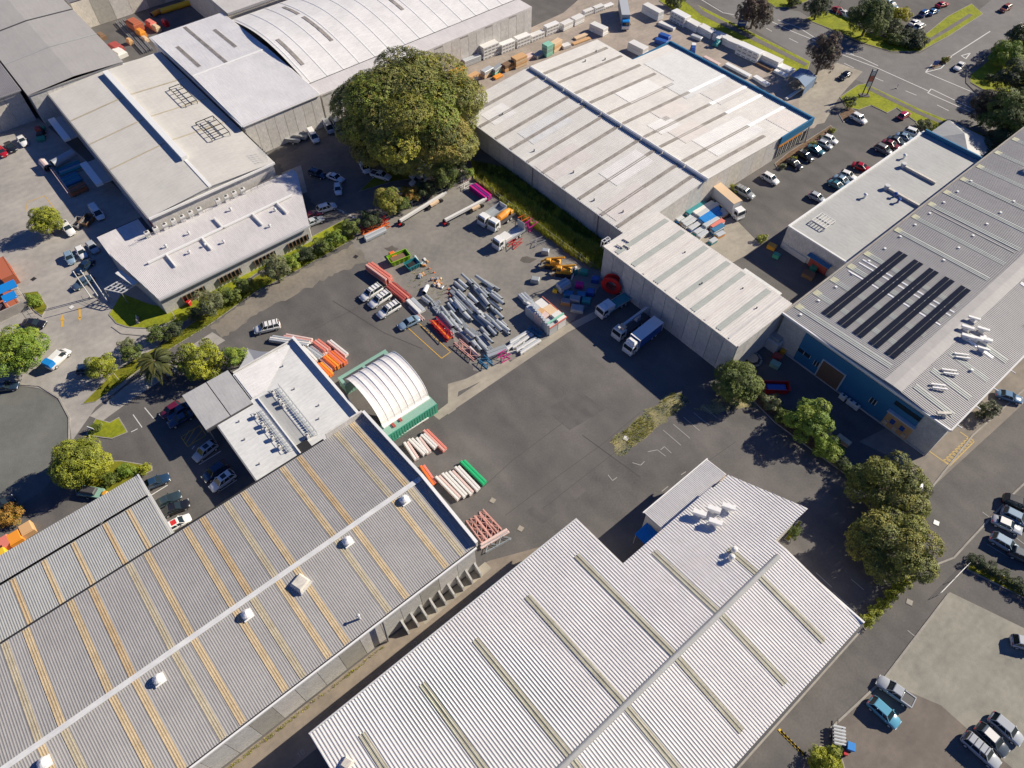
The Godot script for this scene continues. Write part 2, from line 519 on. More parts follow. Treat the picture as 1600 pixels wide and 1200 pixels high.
func make_ground():
	var g = struct("ground")
	var st = fresh()
	flat(st, pts([-900, -900, 500, -900, 500, 500, -900, 500]), 0.0)
	part("surface", done(st), M.asphalt, g)
	# paved and loose surfaces
	sheet("concrete_yard", [-225.38, 11.22, -208.99, -12.76, -154.02, -19.03, -154.13, -7.08, -124.36, -9.8, -119.29, -10.59, -114.23, -3.99, -109.79, 4.21, -108.12, 10.54, -103.46, 16.76, -109.33, 15.1, -114.79, 15.3, -119.54, 17.25, -125.5, 22.46, -134.93, 33.7], 0.008, M.concrete)
	sheet("road", [-135.68, 35.78, -124.87, 22.65, -119.24, 17.35, -113.74, 15.43, -108.77, 15.54, -103.91, 17.29, -100.23, 19.51, -96.73, 23.82, -96.43, 28.2, -97.28, 31.08, -104.44, 43.26], 0.012, M.cul_de_sac)
	sheet("footpath", [-109.2, 4.45, -111.15, -14.4, -107.48, -15.37, -105.68, 3.53, -104.26, 10.83, -106.89, 12.21], 0.012, M.concrete)
	sheet("gravel_yard", [-117.65, -49.9, -116.16, -84.91, -102.7, -86.18, -71.28, -86.36, -67.01, -74.26, -66.1, -69.68, -66.89, -56.13, -67.56, -48.97, -83.37, -51.24, -102.67, -50.16, -112.28, -49.84], 0.008, M.gravel)
	sheet("gravel_edge", [-114.69, -53.42, -115.21, -37.03, -115.26, -26.32, -112.9, -14.98, -108.44, -15.01, -109.94, -26.43, -109.53, -38.4, -108.3, -51.42], 0.006, M.dirt_edge)
	sheet("drain_channel", [-66.37, -36.53, -66.63, -40.27, -66.69, -69.51, -65.67, -77.52, -64.14, -77.14, -65.02, -69.38, -64.74, -40.04, -64.7, -36.76], 0.016, M.concrete_sand)
	sheet("concrete_slab", [-70.21, -42.96, -68.97, -46.33, -67.78, -55.57, -65.51, -55.3, -67.13, -45.21, -67.51, -43.36, -64.55, -40.49, -64.55, -38.7], 0.012, M.concrete_sand)
	sheet("weedy_strip", [-41.34, -57.27, -41.49, -74.37, -39.68, -75.59, -37.72, -75.18, -37.43, -59.84, -37.63, -57.12], 0.014, M.weeds)
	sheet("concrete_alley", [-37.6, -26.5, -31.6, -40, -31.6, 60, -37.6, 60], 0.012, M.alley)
	var numbers = struct("bay_numbers")
	for q in [[Vector3(-32.41, 0, 10.9), "10"], [Vector3(-34.09, 0, -3.56), "11"], [Vector3(-34.41, 0, -9.77), "12"]]:
		var word = text_on(numbers, q[1], 0.95, "line_worn", q[0] + Vector3(0, 0.03, 0), 0)
		word.basis = Basis(Vector3(0, 0, -1), Vector3(-1, 0, 0), Vector3(0, 1, 0))
	sheet("concrete_apron", [-37.53, -12.83, -37.79, -26.05, -36.29, -26.16, -35.84, -12.7], 0.02, M.concrete_sand)
	sheet("storage_yard", [-161.15, -81.26, -160.85, -130.04, -161.65, -156.33, -171.05, -184.98, -151.58, -190.26, -91.86, -185.4, -81.35, -190.86, -75.27, -165.48, -105.15, -108.97, -136.33, -92.72], 0.008, M.paving_rust)
	sheet("driveway", [-91.31, -179.99, -90.11, -196.84, -82.69, -198.38, -79.69, -183.08, -74.92, -169.42, -77.62, -162.68], 0.012, M.concrete_sand)
	sheet("concrete_pad", [-70.49, -106.09, -66.48, -122.32, -56.41, -119.63, -56.28, -114.36, -57.15, -105.31, -62.95, -102.98], 0.012, M.concrete_sand)
	sheet("concrete_forecourt", [-12.28, -91.9, -8.85, -106.87, -3.5, -111.01, -3.24, -134.49, 3.36, -136.65, 1.12, -91.44, -2.57, -93.66, -6.33, -93.61], 0.012, M.concrete_old)
	sheet("car_park", [13.02, -78.88, 31.68, -85.2, 41.71, -63.16, 31.97, -58.37, 13.76, -59.33], 0.012, M.concrete_olive)
	sheet("car_park", [12.7, -47.65, 13.52, -59.04, 21.05, -62.58, 25.46, -62.61, 37.64, -62.82, 14.13, -34.79], 0.014, M.concrete_brown)
	sheet("tree_litter", [-36.39, -74.04, -33.59, -85.42, -28.71, -85, -31.04, -80.43, -33.34, -75.9], 0.014, M.weeds)
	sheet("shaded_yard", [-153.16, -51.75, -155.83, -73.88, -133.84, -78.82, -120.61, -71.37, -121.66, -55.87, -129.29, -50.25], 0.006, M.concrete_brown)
	sheet("concrete_path", [-147.64, -50.46, -147.28, -55.58, -137.26, -51.52, -137.93, -47.08], 0.012, M.concrete)
	sheet("oil_stain", [-87.03, -75.22, -87.43, -76.3, -87.01, -77.42, -86.05, -78.26, -85.14, -78.4, -84.72, -77.66, -84.99, -76.41, -85.88, -75.34], 0.012, M.oil_stain)
	sheet("oil_stain", [-109.32, -54.64, -108.91, -56.41, -107.31, -57.03, -106.66, -55.9, -107.75, -54.6], 0.012, M.oil_stain)
	# repair patches and old seams in the asphalt
	var patches = struct("asphalt_patches")
	for p in [[-53.99, -53.07, -53, -61.11, -46.72, -61.73, -47.6, -53.65], [-40.4, -36.71, -40.06, -48.19, -36.63, -48.76, -36.73, -37.79]]:
		st = fresh()
		flat(st, pts(p), 0.005)
		part("patch", done(st), M.asphalt_dark, patches)
	var seams = struct("asphalt_seams")
	for p in [[-42.01, -66.23, -41.6, -55.92, -41.95, -42.42, -42.02, -33.86], [-38.9, -39.42, -38.99, -64.77], [-102.97, -37.55, -88.77, -40.81, -80.41, -44.3], [-99.15, -21.96, -98, -40.66], [-45.3, -54.68, -32.61, -56.47], [-49.59, -53.88, -49.41, -41.46, -48.31, -31.96], [-27.15, -66.98, -26.52, -74.94]]:
		line(seams, "seam", p, 0.1, "tar", 0.022)
	# the main road, its side road and their markings
	var road = struct("road")
	st = fresh()
	flat(st, pts([-163.34, -201.35, -133.21, -195.24, -95.05, -190.96, -84.77, -192.82, -78.66, -193.57, -61.92, -194.4, -45.69, -196.83, -8.85, -193.78, -21.36, -223.27, -51.98, -216.11, -56.39, -214.72, -60.96, -216.17, -63.68, -221.03, -66.06, -237.41, -64.63, -279.51, -78.85, -309.38, -81.34, -271.3, -77.47, -233.96, -77.72, -219.12, -82.97, -212.87, -91.33, -210.64, -102.2, -210.28, -115.03, -213.13, -123.45, -208.14, -146.82, -221.03]), 0.01)
	part("surface", done(st), M.road, road)
	for p in [[-144.49, -196.05, -129.82, -194.26, -116.81, -201.19], [-116.69, -201.34, -108.66, -201.41, -100.17, -202.35], [-116.28, -203.64, -109.3, -204.77, -100.49, -203.1], [-92.5, -201.51, -81.28, -203.16, -65.62, -203.71], [-93.33, -202.71, -87.36, -204.4, -81.63, -204.32], [-65.11, -202.86, -65.57, -205.24, -51.44, -205.05, -48.76, -205.07], [-65.22, -202.73, -50.54, -203.4], [-71.15, -211.61, -68.47, -211.75, -57.03, -212.5], [-71.15, -211.61, -72.17, -216.64], [-71.02, -224.94, -70.98, -246.9], [-71.15, -211.61, -69.45, -216.75, -70.21, -222.15, -71.16, -225.86]]:
		line(road, "lane_line", p, 0.28, "line_white")
	for p in [[-107.23, -197.34, -103.96, -197.27], [-88.62, -198.09, -85.48, -198.16], [-78.91, -198.28, -76.2, -198.5], [-69.56, -199.01, -66.45, -199.34], [-60.41, -199.44, -57, -199.35], [-115.39, -196.91, -113.09, -196.72], [-92.13, -204.14, -89.47, -204.04]]:
		line(road, "lane_dash", p, 0.22, "line_white")
	line(road, "give_way_triangle", [-69.31, -227.52, -68.37, -230.81, -67.57, -226.9, -69.31, -227.52], 0.3, "line_white")
	var island = bed("traffic_island", [-71.91, -214.86, -71.59, -222.11, -71.57, -224.83, -70.84, -224.62, -69.77, -220.03, -70.43, -215.06], M.bark_mulch, 0.14)
	# lawns and verges
	bed("grass_verge", [-155.72, -196.23, -140.82, -191.91, -95.25, -191.24, -92.66, -186.5, -94.86, -183.87, -125.93, -180.83, -147.59, -184.49], M.grass)
	sheet("footpath", [-150.04, -196.14, -134.17, -190.32, -95.1, -189.84, -94.75, -188.16, -133.22, -187.74, -149.89, -192.94], 0.15, M.kerb_dark)
	bed("lawn", [-79.33, -182.56, -79.66, -191.4, -78.66, -193.57, -61.75, -194.14, -45.3, -196.44, -40.27, -190.32, -43.15, -189.35, -53.83, -190.16, -55.15, -186.86, -66.52, -189.84, -66.83, -185.79, -71.6, -185.64, -72.48, -181.35, -75.37, -179.75], M.grass)
	sheet("footpath", [-77.06, -193.01, -61.11, -193.07, -44.67, -194.64, -44.32, -193.36, -60.9, -191.5, -76.79, -191.37], 0.15, M.kerb_dark)
	bed("lawn", [-111.11, -210.41, -111.18, -218.98, -102.04, -221.22, -94.85, -217.88, -86.02, -220.34, -82.6, -231.31, -83.98, -245.18, -83.38, -258.45, -77.71, -255.12, -77.42, -234.59, -78.18, -220.21, -83.56, -213.81, -91.95, -211.58, -102.41, -211.21], M.grass)
	sheet("footpath", [-79.33, -251.95, -79.06, -236.7, -79.38, -223.21, -80.45, -223.6, -80.36, -237.49, -80.51, -251.79], 0.15, M.kerb_dark)
	bed("lawn", [-62.65, -220.21, -64.86, -236.64, -64.88, -271.65, -42.89, -274.02, -21.72, -224.12, -52.29, -216.7, -56.37, -215.71, -60.73, -216.44], M.grass)
	sheet("footpath", [-60.96, -215.16, -63.34, -219.39, -63.67, -227.29, -63.9, -235.6, -63.07, -235.5, -62.51, -226.58, -62.19, -219.74, -60.17, -216.11, -56.29, -213.86, -56.25, -212.45], 0.15, M.kerb_dark)
	bed("lawn", [-127.35, -209.91, -123.83, -223.33, -120.27, -226.23, -117.47, -220.38, -118.31, -212.99, -121.39, -209.32], M.grass)
	bed("lawn", [-129.17, -0.19, -133.46, -4.63, -127.01, -7.76, -122.74, -10.62, -119.21, -10.42, -119.07, -8.42, -120.26, -4.86, -123.26, -1.83, -125.77, -0.44], M.grass)
	bed("grass_verge", [-116.17, -51.66, -115.55, -37.22, -115.6, -26.49, -113.38, -15.21, -112, -2.37, -109.27, 10.1, -110.39, 12.33, -114.06, 4.51, -114.73, -6.22, -116.95, -16.95, -119.69, -28.67, -118.72, -51.92], M.grass_rough, 0.1, 0.1)
	bed("grass_verge", [-123.33, -9.35, -123.93, -20.35, -122.83, -43.07, -123.18, -53.37, -119.81, -53.3, -120.39, -29.04, -117.95, -17.44, -117.24, -10.07, -118.57, -9.02], M.grass, 0.1, 0.1)
	bed("rough_grass", [-122, -88.89, -114.03, -93.63, -88.14, -94.1, -78.72, -93.68, -72.6, -86.89, -79.4, -84.93, -114.61, -84.48], M.grass_rough, 0.1, 0.05)
	bed("grass_patch", [-129.42, -60.86, -133.24, -70.74, -129.25, -79.45, -123.13, -82.79, -122.14, -80.09, -127.51, -68.73], M.grass_rough, 0.1, 0.1)
	bed("grass_verge", [-103.18, 14.31, -105.57, 11.51, -103.07, 9.85, -103.12, 8.15, -100.17, 8.14, -98.8, 8.22, -99.32, 10.98, -100.86, 12.38], M.grass)
	bed("garden_bed", [-104.35, 17.82, -95.61, 13.61, -93.79, 11.44, -89.31, 7.71, -88.32, 8.13, -88.51, 10.15, -88.33, 14.78, -91.96, 20.05], M.grass_rough)
	bed("garden_bed", [-146.81, 11.28, -145.3, 8.61, -139.37, 8.65, -137.43, 10.48, -140.42, 11.29], M.grass_rough)
	bed("garden_bed", [-72.52, -145.47, -73.16, -151.95, -73.17, -169.74, -70.65, -168.38, -71.67, -157.84, -70.74, -144.44], M.bark_mulch)
	bed("garden_bed", [-74.94, -175.67, -74.71, -180.54, -72.02, -180.07, -71.69, -173.26], M.bark_mulch)
	bed("garden_bed", [-59.65, -187.62, -58.59, -192, -55.37, -191.84, -55.27, -185.85], M.grass)
	bed("hedge_bed", [-34.87, -85.08, -33.1, -87.66, -25.53, -86.99, -15.4, -88.19, -8.99, -86.61, -8.74, -84.34, -15.11, -83.96, -24.66, -83.59], M.bark_mulch)
	bed("hedge_bed", [6.94, -63.84, 6.52, -65.32, 7.08, -75.04, 8.23, -75.92, 7.94, -63.52], M.grass_rough)
	bed("hedge_bed", [-9.28, -66.23, -9.84, -70.93, -9.14, -71.04, -8.39, -66.24], M.grass_rough)
	bed("garden_bed", [13.66, -41.31, 13, -44.84, 14.72, -46.88, 16.92, -45.2, 19.05, -40.66, 16.04, -37.07], M.grass_rough)
	bed("hedge_bed", [12.26, -86.22, 28.61, -91.96, 29.73, -89.49, 12.78, -84.31], M.grass_rough)
	# painted bays, boxes and arrows
	var bays = struct("bay_lines")
	for p in [[-32.57, -62.95, -34.43, -62.79, -35.26, -61.19], [-32.35, -66.74, -36.66, -66.69], [-32.31, -69.09, -36.31, -69.05], [-32.29, -71.68, -36.15, -71.66], [-32.07, -73.89, -35.6, -73.86], [-32.11, -76.25, -35.25, -76.31], [-32.36, -64.22, -34.08, -64.25, -34.07, -63.23], [-35.45, -57.48, -34.15, -58.23, -34.25, -59.31], [-36.47, -52.47, -35.15, -52.27, -35.1, -53.31], [-28.21, -57.26, -28.17, -58.84], [-28.28, -62.23, -28.14, -63.39]]:
		line(bays, "bay_line", p, 0.13, "line_worn")
	for p in [[-102, 5.93, -98.22, 5.81], [-102.15, 3.65, -98.75, 3.38], [-98.55, 7.72, -98.47, 6.55], [-84.26, 1.29, -84.34, -2.9], [-77.04, 1.32, -77.19, -2.37], [-83.91, 10.27, -83.95, 7.25], [-80.63, 0.75, -80.58, -1.89], [-88.01, 0.86, -88.35, 0.21]]:
		line(bays, "bay_line", p, 0.16, "line_white")
	for p in [[-86.6, -45.25, -76.01, -45.76, -76.17, -48.08, -86.84, -47.65], [-173.03, 2.22, -176.24, 0.74, -175.99, -3.17, -168.67, -3.32]]:
		line(bays, "yellow_box", p, 0.16, "line_yellow")
	line(bays, "yellow_box", [-1.65, -107.76, 1.06, -107.8, 0.92, -99.82, -3.92, -99.78], 0.2, "line_yellow_worn")
	line(bays, "yellow_box", [-91.68, 1.24, -89.03, 1.24, -89.16, -2.4, -91.84, -2.44, -91.68, 1.24], 0.12, "line_yellow")
	for p in [[-89.76, 1.27, -91.9, -1.71], [-89.27, 0.27, -90.64, -2.36], [-90.74, 1.18, -92.13, -0.58]]:
		line(bays, "hatch_line", p, 0.12, "line_yellow")
	for i in 9:
		var f = i / 8.0
		var a = Vector2(0.78, -100.06).lerp(Vector2(1.05, -107.37), f)
		line(bays, "worn_lettering", [a.x, a.y, a.x - 1.2, a.y + 0.15, a.x - 1.0, a.y - 0.5, a.x - 0.2, a.y - 0.6], 0.2, "line_yellow_worn")
	for p in [[-132.02, 8.35, -133.89, 7.62], [-135.01, 3.73, -132.1, 4.67]]:
		line(bays, "arrow_stem", p, 0.45, "line_yellow")
	st = fresh()
	flat(st, pts([-134.01, 8.03, -133.42, 7.33, -135.7, 7.04]), 0.03)
	part("arrow_head", done(st), M.line_yellow, bays)
	st = fresh()
	flat(st, pts([-132.61, 5.01, -132.2, 4.24, -131.28, 5.04]), 0.03)
	part("arrow_head", done(st), M.line_yellow, bays)
	for i in 7:
		var a = Vector2(-127.58, -53.69).lerp(Vector2(-122.99, -54.98), i / 6.0)
		line(bays, "crossing_bar", [a.x - 0.9, a.y + 0.2, a.x + 0.9, a.y - 0.2], 0.4, "line_white")
	for p in [[12.08, -68.45, 13.99, -68.49], [1.85, -68.81, 4.18, -68.83], [0.69, -58.69, 2.85, -58.96], [1.25, -64.86, 5.23, -64.86], [-2.39, -65.41, 0.69, -65.32]]:
		line(bays, "bay_line", p, 0.13, "line_worn")
	for p in [[12.18, -93.05, 15.87, -92.73], [9.2, -95.82, 16.55, -95.62], [12.64, -90.96, 16.29, -91.52]]:
		line(bays, "bay_line", p, 0.14, "line_worn")
	# kerb strips along the driveway on the right and the cul-de-sac
	var kerbs = struct("kerb_strips")
	for p in [[2.44, -149.51, 0.2, -108.9, 1.43, -89.92], [1.83, -89.26, 4.7, -84.13], [8.36, -79.05, 10.43, -84.54, 10.48, -88.39, 10.82, -102.43, 12.35, -127.7], [7.51, -63, 7.54, -37.7, 7.55, -32.22], [-125.5, 22.46, -119.85, 16.91, -114.63, 15.11, -109.04, 15.21, -103.76, 17.11], [-125.68, 0.53, -122.6, -0.23, -118.64, -3.9, -117.77, -7.84], [13.06, -78.45, 13.76, -59.33, 12.7, -47.65]]:
		st = fresh()
		for i in range(0, p.size() - 2, 2):
			bar(st, Vector3(p[i], 0.05, p[i + 1]), Vector3(p[i + 2], 0.05, p[i + 3]), 0.3, 0.14)
		part("kerb", done(st), M.kerb, kerbs)

# ---------------------------------------------------------------- buildings
func walls(b, mat, x0, x1, z0, z1, h, t = 0.25):
	slab("wall", mat, b, Vector3(x0, 0, z0), Vector3(x1, h, z0 + t))
	slab("wall", mat, b, Vector3(x0, 0, z1 - t), Vector3(x1, h, z1))
	slab("wall", mat, b, Vector3(x0, 0, z0 + t), Vector3(x0 + t, h, z1 - t))
	slab("wall", mat, b, Vector3(x1 - t, 0, z0 + t), Vector3(x1, h, z1 - t))

# the triangular wall under a gable whose ridge stands at r, across x (at z) or across z (at x)
func gable(b, mat, across_x, at, lo, hi, r, y0, y1, t = 0.25):
	var st = fresh()
	var f = []
	var k = []
	for s in [at, at + t]:
		var tr = [Vector2(lo, y0), Vector2(r, y1), Vector2(hi, y0)]
		for p in tr:
			var v = Vector3(p.x, p.y, s) if across_x else Vector3(s, p.y, p.x)
			(f if s == at else k).append(v)
	tri(st, f[0], f[1], f[2])
	tri(st, k[2], k[1], k[0])
	quad(st, f[0], k[0], k[1], f[1])
	quad(st, f[1], k[1], k[2], f[2])
	part("gable", done(st), mat, b)

func sheets_x(b, mats, zs, w, va, vb, pa, pb, pitch, h, lift = 0.0):
	# translucent sheets, ribs along x
	for i in zs.size():
		var st = fresh()
		ribbed(st, true, zs[i] - w / 2, zs[i] + w / 2, va, va, vb, vb, pa, pb, pitch, h)
		part("skylight_sheet", done(st), M[mats[i % mats.size()]], b, Vector3(0, h + 0.008 + lift, 0))

func sheets_z(b, mats, xs, w, va, vb, pa, pb, pitch, h, lift = 0.0):
	for i in xs.size():
		var st = fresh()
		ribbed(st, false, xs[i] - w / 2, xs[i] + w / 2, va, va, vb, vb, pa, pb, pitch, h)
		part("skylight_sheet", done(st), M[mats[i % mats.size()]], b, Vector3(0, h + 0.008 + lift, 0))

func ventilator(parent, at, r = 0.55):
	# a round roof ventilator on a square flashing
	var v = part("ventilator", box_mesh(1.5, 0.12, 1.5), M.white, parent, at)
	var st = fresh()
	tube(st, Vector3(0, 0, 0), Vector3(0, 0.5, 0), r * 0.7, r * 0.7, 12)
	part("throat", done(st), M.pale_grey, v, Vector3(0, 0.1, 0))
	st = fresh()
	for i in 3:
		var a = [1.0, 0.9, 0.55, 0.05]
		tube(st, Vector3(0, 0.5 + 0.2 * i, 0), Vector3(0, 0.7 + 0.2 * i, 0), r * a[i], r * a[i + 1], 14, i == 0)
	part("dome", done(st), M.white, v)

func air_unit(parent, at, sx, sy, sz, turn = 0.0):
	var u = part("air_conditioner", soft_mesh(sx, sy, sz, 0.06), M.off_white, parent, at, turn)
	var st = fresh()
	tube(st, Vector3(0, sy, 0), Vector3(0, sy + 0.05, 0), minf(sx, sz) * 0.36, minf(sx, sz) * 0.36, 14)
	part("fan_guard", done(st), M.dark_grey, u)
	return u

func vent_pipe(parent, at, h, r, mat):
	var k = "vent %.2f %.2f" % [h, r]
	if not boxes.has(k):
		var st = fresh()
		tube(st, Vector3.ZERO, Vector3(0, h, 0), r, r * 1.1, 8)
		boxes[k] = done(st)
	part("roof_vent", boxes[k], M[mat], parent, at)

func duct(parent, p, q, w, mat = "white"):
	var st = fresh()
	bar(st, p, q, w, w)
	part("duct", done(st), M[mat], parent)

func frame_of_bars(parent, called, lo, hi, y, nx, nz, mat = "dark_grey", legs = 0.8):
	# an open frame of steel bars standing on a roof
	var st = fresh()
	for i in nx + 1:
		var x = lerpf(lo.x, hi.x, i / float(nx))
		bar(st, Vector3(x, y, lo.y), Vector3(x, y, hi.y), 0.14, 0.14)
	for i in nz + 1:
		var z = lerpf(lo.y, hi.y, i / float(nz))
		bar(st, Vector3(lo.x, y + 0.003, z), Vector3(hi.x, y + 0.003, z), 0.14, 0.14)
	for x in [lo.x, hi.x]:
		for z in [lo.y, hi.y]:
			bar(st, Vector3(x, y - legs, z), Vector3(x, y, z), 0.12, 0.12)
	part(called, done(st), M[mat], parent)

func roller_door(b, at, w, h, turn, mat = "mid_grey"):
	var d = part("door", box_mesh(w, h, 0.12), M[mat], b, at, turn)
	var st = fresh()
	for i in int(h / 0.35):
		box(st, Vector3(-w / 2 + 0.05, 0.15 + i * 0.35, 0.06), Vector3(w / 2 - 0.05, 0.4 + i * 0.35, 0.09))
	part("slats", done(st), M[mat], d)
	st = fresh()
	for s in [-1, 1]:
		box(st, Vector3(s * (w / 2 + 0.12) - 0.12, 0, -0.1), Vector3(s * (w / 2 + 0.12) + 0.12, h + 0.2, 0.16))
	box(st, Vector3(-w / 2, h, -0.1), Vector3(w / 2, h + 0.2, 0.16))
	part("door_frame", done(st), M.pale_grey, d)

func window(b, at, w, h, turn, mat = "window_dark"):
	var p = part("window", box_mesh(w, h, 0.1), M[mat], b, at, turn)
	var st = fresh()
	for s in [-1, 0, 1]:
		box(st, Vector3(s * w / 2 - 0.05, -0.05, -0.02), Vector3(s * w / 2 + 0.05, h + 0.05, 0.09))
	part("frame", done(st), M.off_white, p)

func make_buildings():
	depot()
	depot_lean_to()
	ribbed_warehouse()
	solar_warehouse()
	block()
	big_warehouse()
	far_row()
	cream_roof_works()
	office()
	side_office()
	tent_shelter()
	grey_corner()

func depot():
	var b = thing("warehouse", "long grey ribbed-roof warehouse with pairs of tan skylight strips and domed ventilators", "warehouse")
	var x0 = -68.4
	var x1 = -37.6
	var z0 = -24.8
	var z1 = 52.0
	var r = -51.4
	walls(b, M.wall_concrete_a, x0 + 0.3, x1 - 0.5, z0 + 0.3, z1, 8.8)
	gable(b, M.wall_concrete_a, true, z0 + 0.3, x0 + 0.3, x1 - 0.3, r, 8.8, 10.4)
	gable(b, M.wall_concrete_a, true, z1 - 0.25, x0 + 0.3, x1 - 0.3, r, 8.8, 10.4)
	panels("panel", [M.wall_concrete, M.wall_stained, M.wall_concrete_b, M.wall_concrete], b, Vector2(x1 - 0.4, z0 + 0.4), Vector2(x1 - 0.4, z1), 0.0, 8.75, 22, 0.2, 0.07)
	var st = fresh()
	ribbed(st, true, z0 + 0.35, z1, x0, x0, r, r, Vector2(x0, 9.0), Vector2(r, 10.6), 0.34, 0.035)
	part("roof", done(st), M.roof_zinc, b)
	st = fresh()
	ribbed(st, true, z0 + 0.35, z1, r, r, x1, x1, Vector2(r, 10.6), Vector2(x1, 9.0), 0.34, 0.035)
	part("roof", done(st), M.roof_zinc, b)
	var zs = [-22.0, -19.0, -11.9, -8.8, -1.9, 1.0, 5.0, 7.7, 13.9, 16.7, 22.2, 25.3, 31.5, 34.4, 41.0, 44.0]
	sheets_x(b, ["sheet_tan", "sheet_olive", "sheet_rust", "sheet_tan"], zs, 1.0, x0 + 0.1, r - 0.25, Vector2(x0, 9.0), Vector2(r, 10.6), 0.34, 0.035)
	sheets_x(b, ["sheet_olive", "sheet_tan", "sheet_tan"], zs, 1.0, r + 0.25, x1 - 0.1, Vector2(r, 10.6), Vector2(x1, 9.0), 0.34, 0.035)
	st = fresh()
	bar(st, Vector3(r, 10.72, z0 + 0.4), Vector3(r, 10.72, z1), 0.8, 0.1)
	part("ridge_cap", done(st), M.roof_silver, b)
	for s in [[-20.3, -49.9], [-9.9, -49.7], [6.7, -49.4], [19.7, -49.1], [34.7, -48.8]]:
		ventilator(b, Vector3(s[1], 10.45, s[0]), 0.75)
	var hatch = part("roof_hatch", soft_mesh(2.1, 1.0, 2.1, 0.25), M.wall_cream, b, Vector3(-48.6, 10.2, -1.3), 18)
	part("kerb", box_mesh(2.3, 0.3, 2.3), M.pale_grey, hatch)
	# white-capped parapet over the end wall, box gutter and eaves
	for e in [[x0 - 0.1, r], [r, x1 + 0.05]]:
		var ya = 9.0 if e[0] < r else 10.6
		var yb = 10.6 if e[0] < r else 9.0
		st = fresh()
		for q in [[z0, z0 + 0.3]]:
			var lo = [Vector3(e[0], 8.5, q[0]), Vector3(e[1], 8.5, q[0]), Vector3(e[1], 8.5, q[1]), Vector3(e[0], 8.5, q[1])]
			var hi = [Vector3(e[0], ya + 0.95, q[0]), Vector3(e[1], yb + 0.95, q[0]), Vector3(e[1], yb + 0.95, q[1]), Vector3(e[0], ya + 0.95, q[1])]
			for k in 4:
				quad(st, lo[(k + 1) % 4], lo[k], hi[k], hi[(k + 1) % 4])
			quad(st, hi[0], hi[1], hi[2], hi[3])
		part("parapet", done(st), M.wall_white, b)
		st = fresh()
		bar(st, Vector3(e[0], ya + 1.0, z0 + 0.15), Vector3(e[1], yb + 1.0, z0 + 0.15), 0.5, 0.09)
		part("coping", done(st), M.white, b)
	slab("parapet", M.wall_white, b, Vector3(x0 - 0.25, 8.6, z0 + 0.35), Vector3(x0 + 0.05, 10.3, z0 + 7.5))
	slab("eaves_gutter", M.black, b, Vector3(x1 - 0.08, 8.72, z0 + 0.5), Vector3(x1 + 0.16, 8.92, z1))
	slab("fascia", M.white, b, Vector3(x1 + 0.17, 8.62, z0 + 0.45), Vector3(x1 + 0.42, 8.98, z1))
	slab("valley_gutter", M.black, b, Vector3(x0 - 0.55, 8.5, z0 + 8), Vector3(x0 - 0.06, 8.7, z1))
	# stub walls and bays along the foot of the long wall
	for i in 9:
		var z = z0 + 0.6 + i * 1.75
		st = fresh()
		var poly = PackedVector2Array([Vector2(0, 0), Vector2(1.7, 0), Vector2(1.5, 1.2), Vector2(0, 2.6)])
		for k in 4:
			var p = poly[k]
			var q = poly[(k + 1) % 4]
			quad(st, Vector3(p.x, p.y, 0), Vector3(q.x, q.y, 0), Vector3(q.x, q.y, 0.3), Vector3(p.x, p.y, 0.3))
		for e in [0.0, 0.3]:
			quad(st, Vector3(0, 0, e), Vector3(1.7, 0, e), Vector3(1.5, 1.2, e), Vector3(0, 2.6, e))
		part("buttress", done(st), M.wall_concrete_a, b, Vector3(x1 - 0.28, 0, z))
	st = fresh()
	tube(st, Vector3(x1 + 0.25, 0.2, -7.0), Vector3(x1 + 0.25, 8.4, -7.4), 0.16, 0.16, 8)
	part("downpipe", done(st), M.mid_grey, b)
	st = fresh()
	tube(st, Vector3(-39.4, 9.1, -5.1), Vector3(-39.4, 10.6, -5.1), 0.16, 0.16, 8)
	tube(st, Vector3(-39.4, 10.6, -5.1), Vector3(-39.4, 10.8, -5.1), 0.28, 0.1, 8)
	part("flue", done(st), M.pale_grey, b)

func depot_lean_to():
	var b = thing("lean_to_warehouse", "low grey lean-to warehouse with dark gutter line, left of the office car park", "warehouse")
	walls(b, M.wall_concrete_a, -84.4, -69.2, 10.2, 52, 5.2)
	var st = fresh()
	ribbed(st, true, 10.0, 52, -84.7, -84.7, -79.75, -79.75, Vector2(-84.7, 5.6), Vector2(-79.75, 6.1), 0.34, 0.035)
	part("roof", done(st), M.roof_zinc_pale, b)
	st = fresh()
	ribbed(st, true, 10.0, 52, -79.45, -79.45, -69.2, -69.2, Vector2(-79.45, 5.9), Vector2(-69.2, 6.6), 0.34, 0.045)
	part("roof", done(st), M.roof_zinc_pale, b)
	sheets_x(b, ["sheet_tan", "sheet_rust", "sheet_tan"], [13.6, 17.4, 22.4, 26.9, 31.5, 36.0], 0.8, -79.3, -69.4, Vector2(-79.45, 5.9), Vector2(-69.2, 6.6), 0.34, 0.045)
	slab("valley_gutter", M.black, b, Vector3(-79.73, 5.4, 10.1), Vector3(-79.47, 5.75, 52))
	slab("valley_gutter", M.black, b, Vector3(-69.18, 5.6, 10.1), Vector3(-68.5, 6.3, 52))
	slab("barge_board", M.pale_grey, b, Vector3(-84.7, 5.4, 9.7), Vector3(-69.2, 5.75, 9.98))

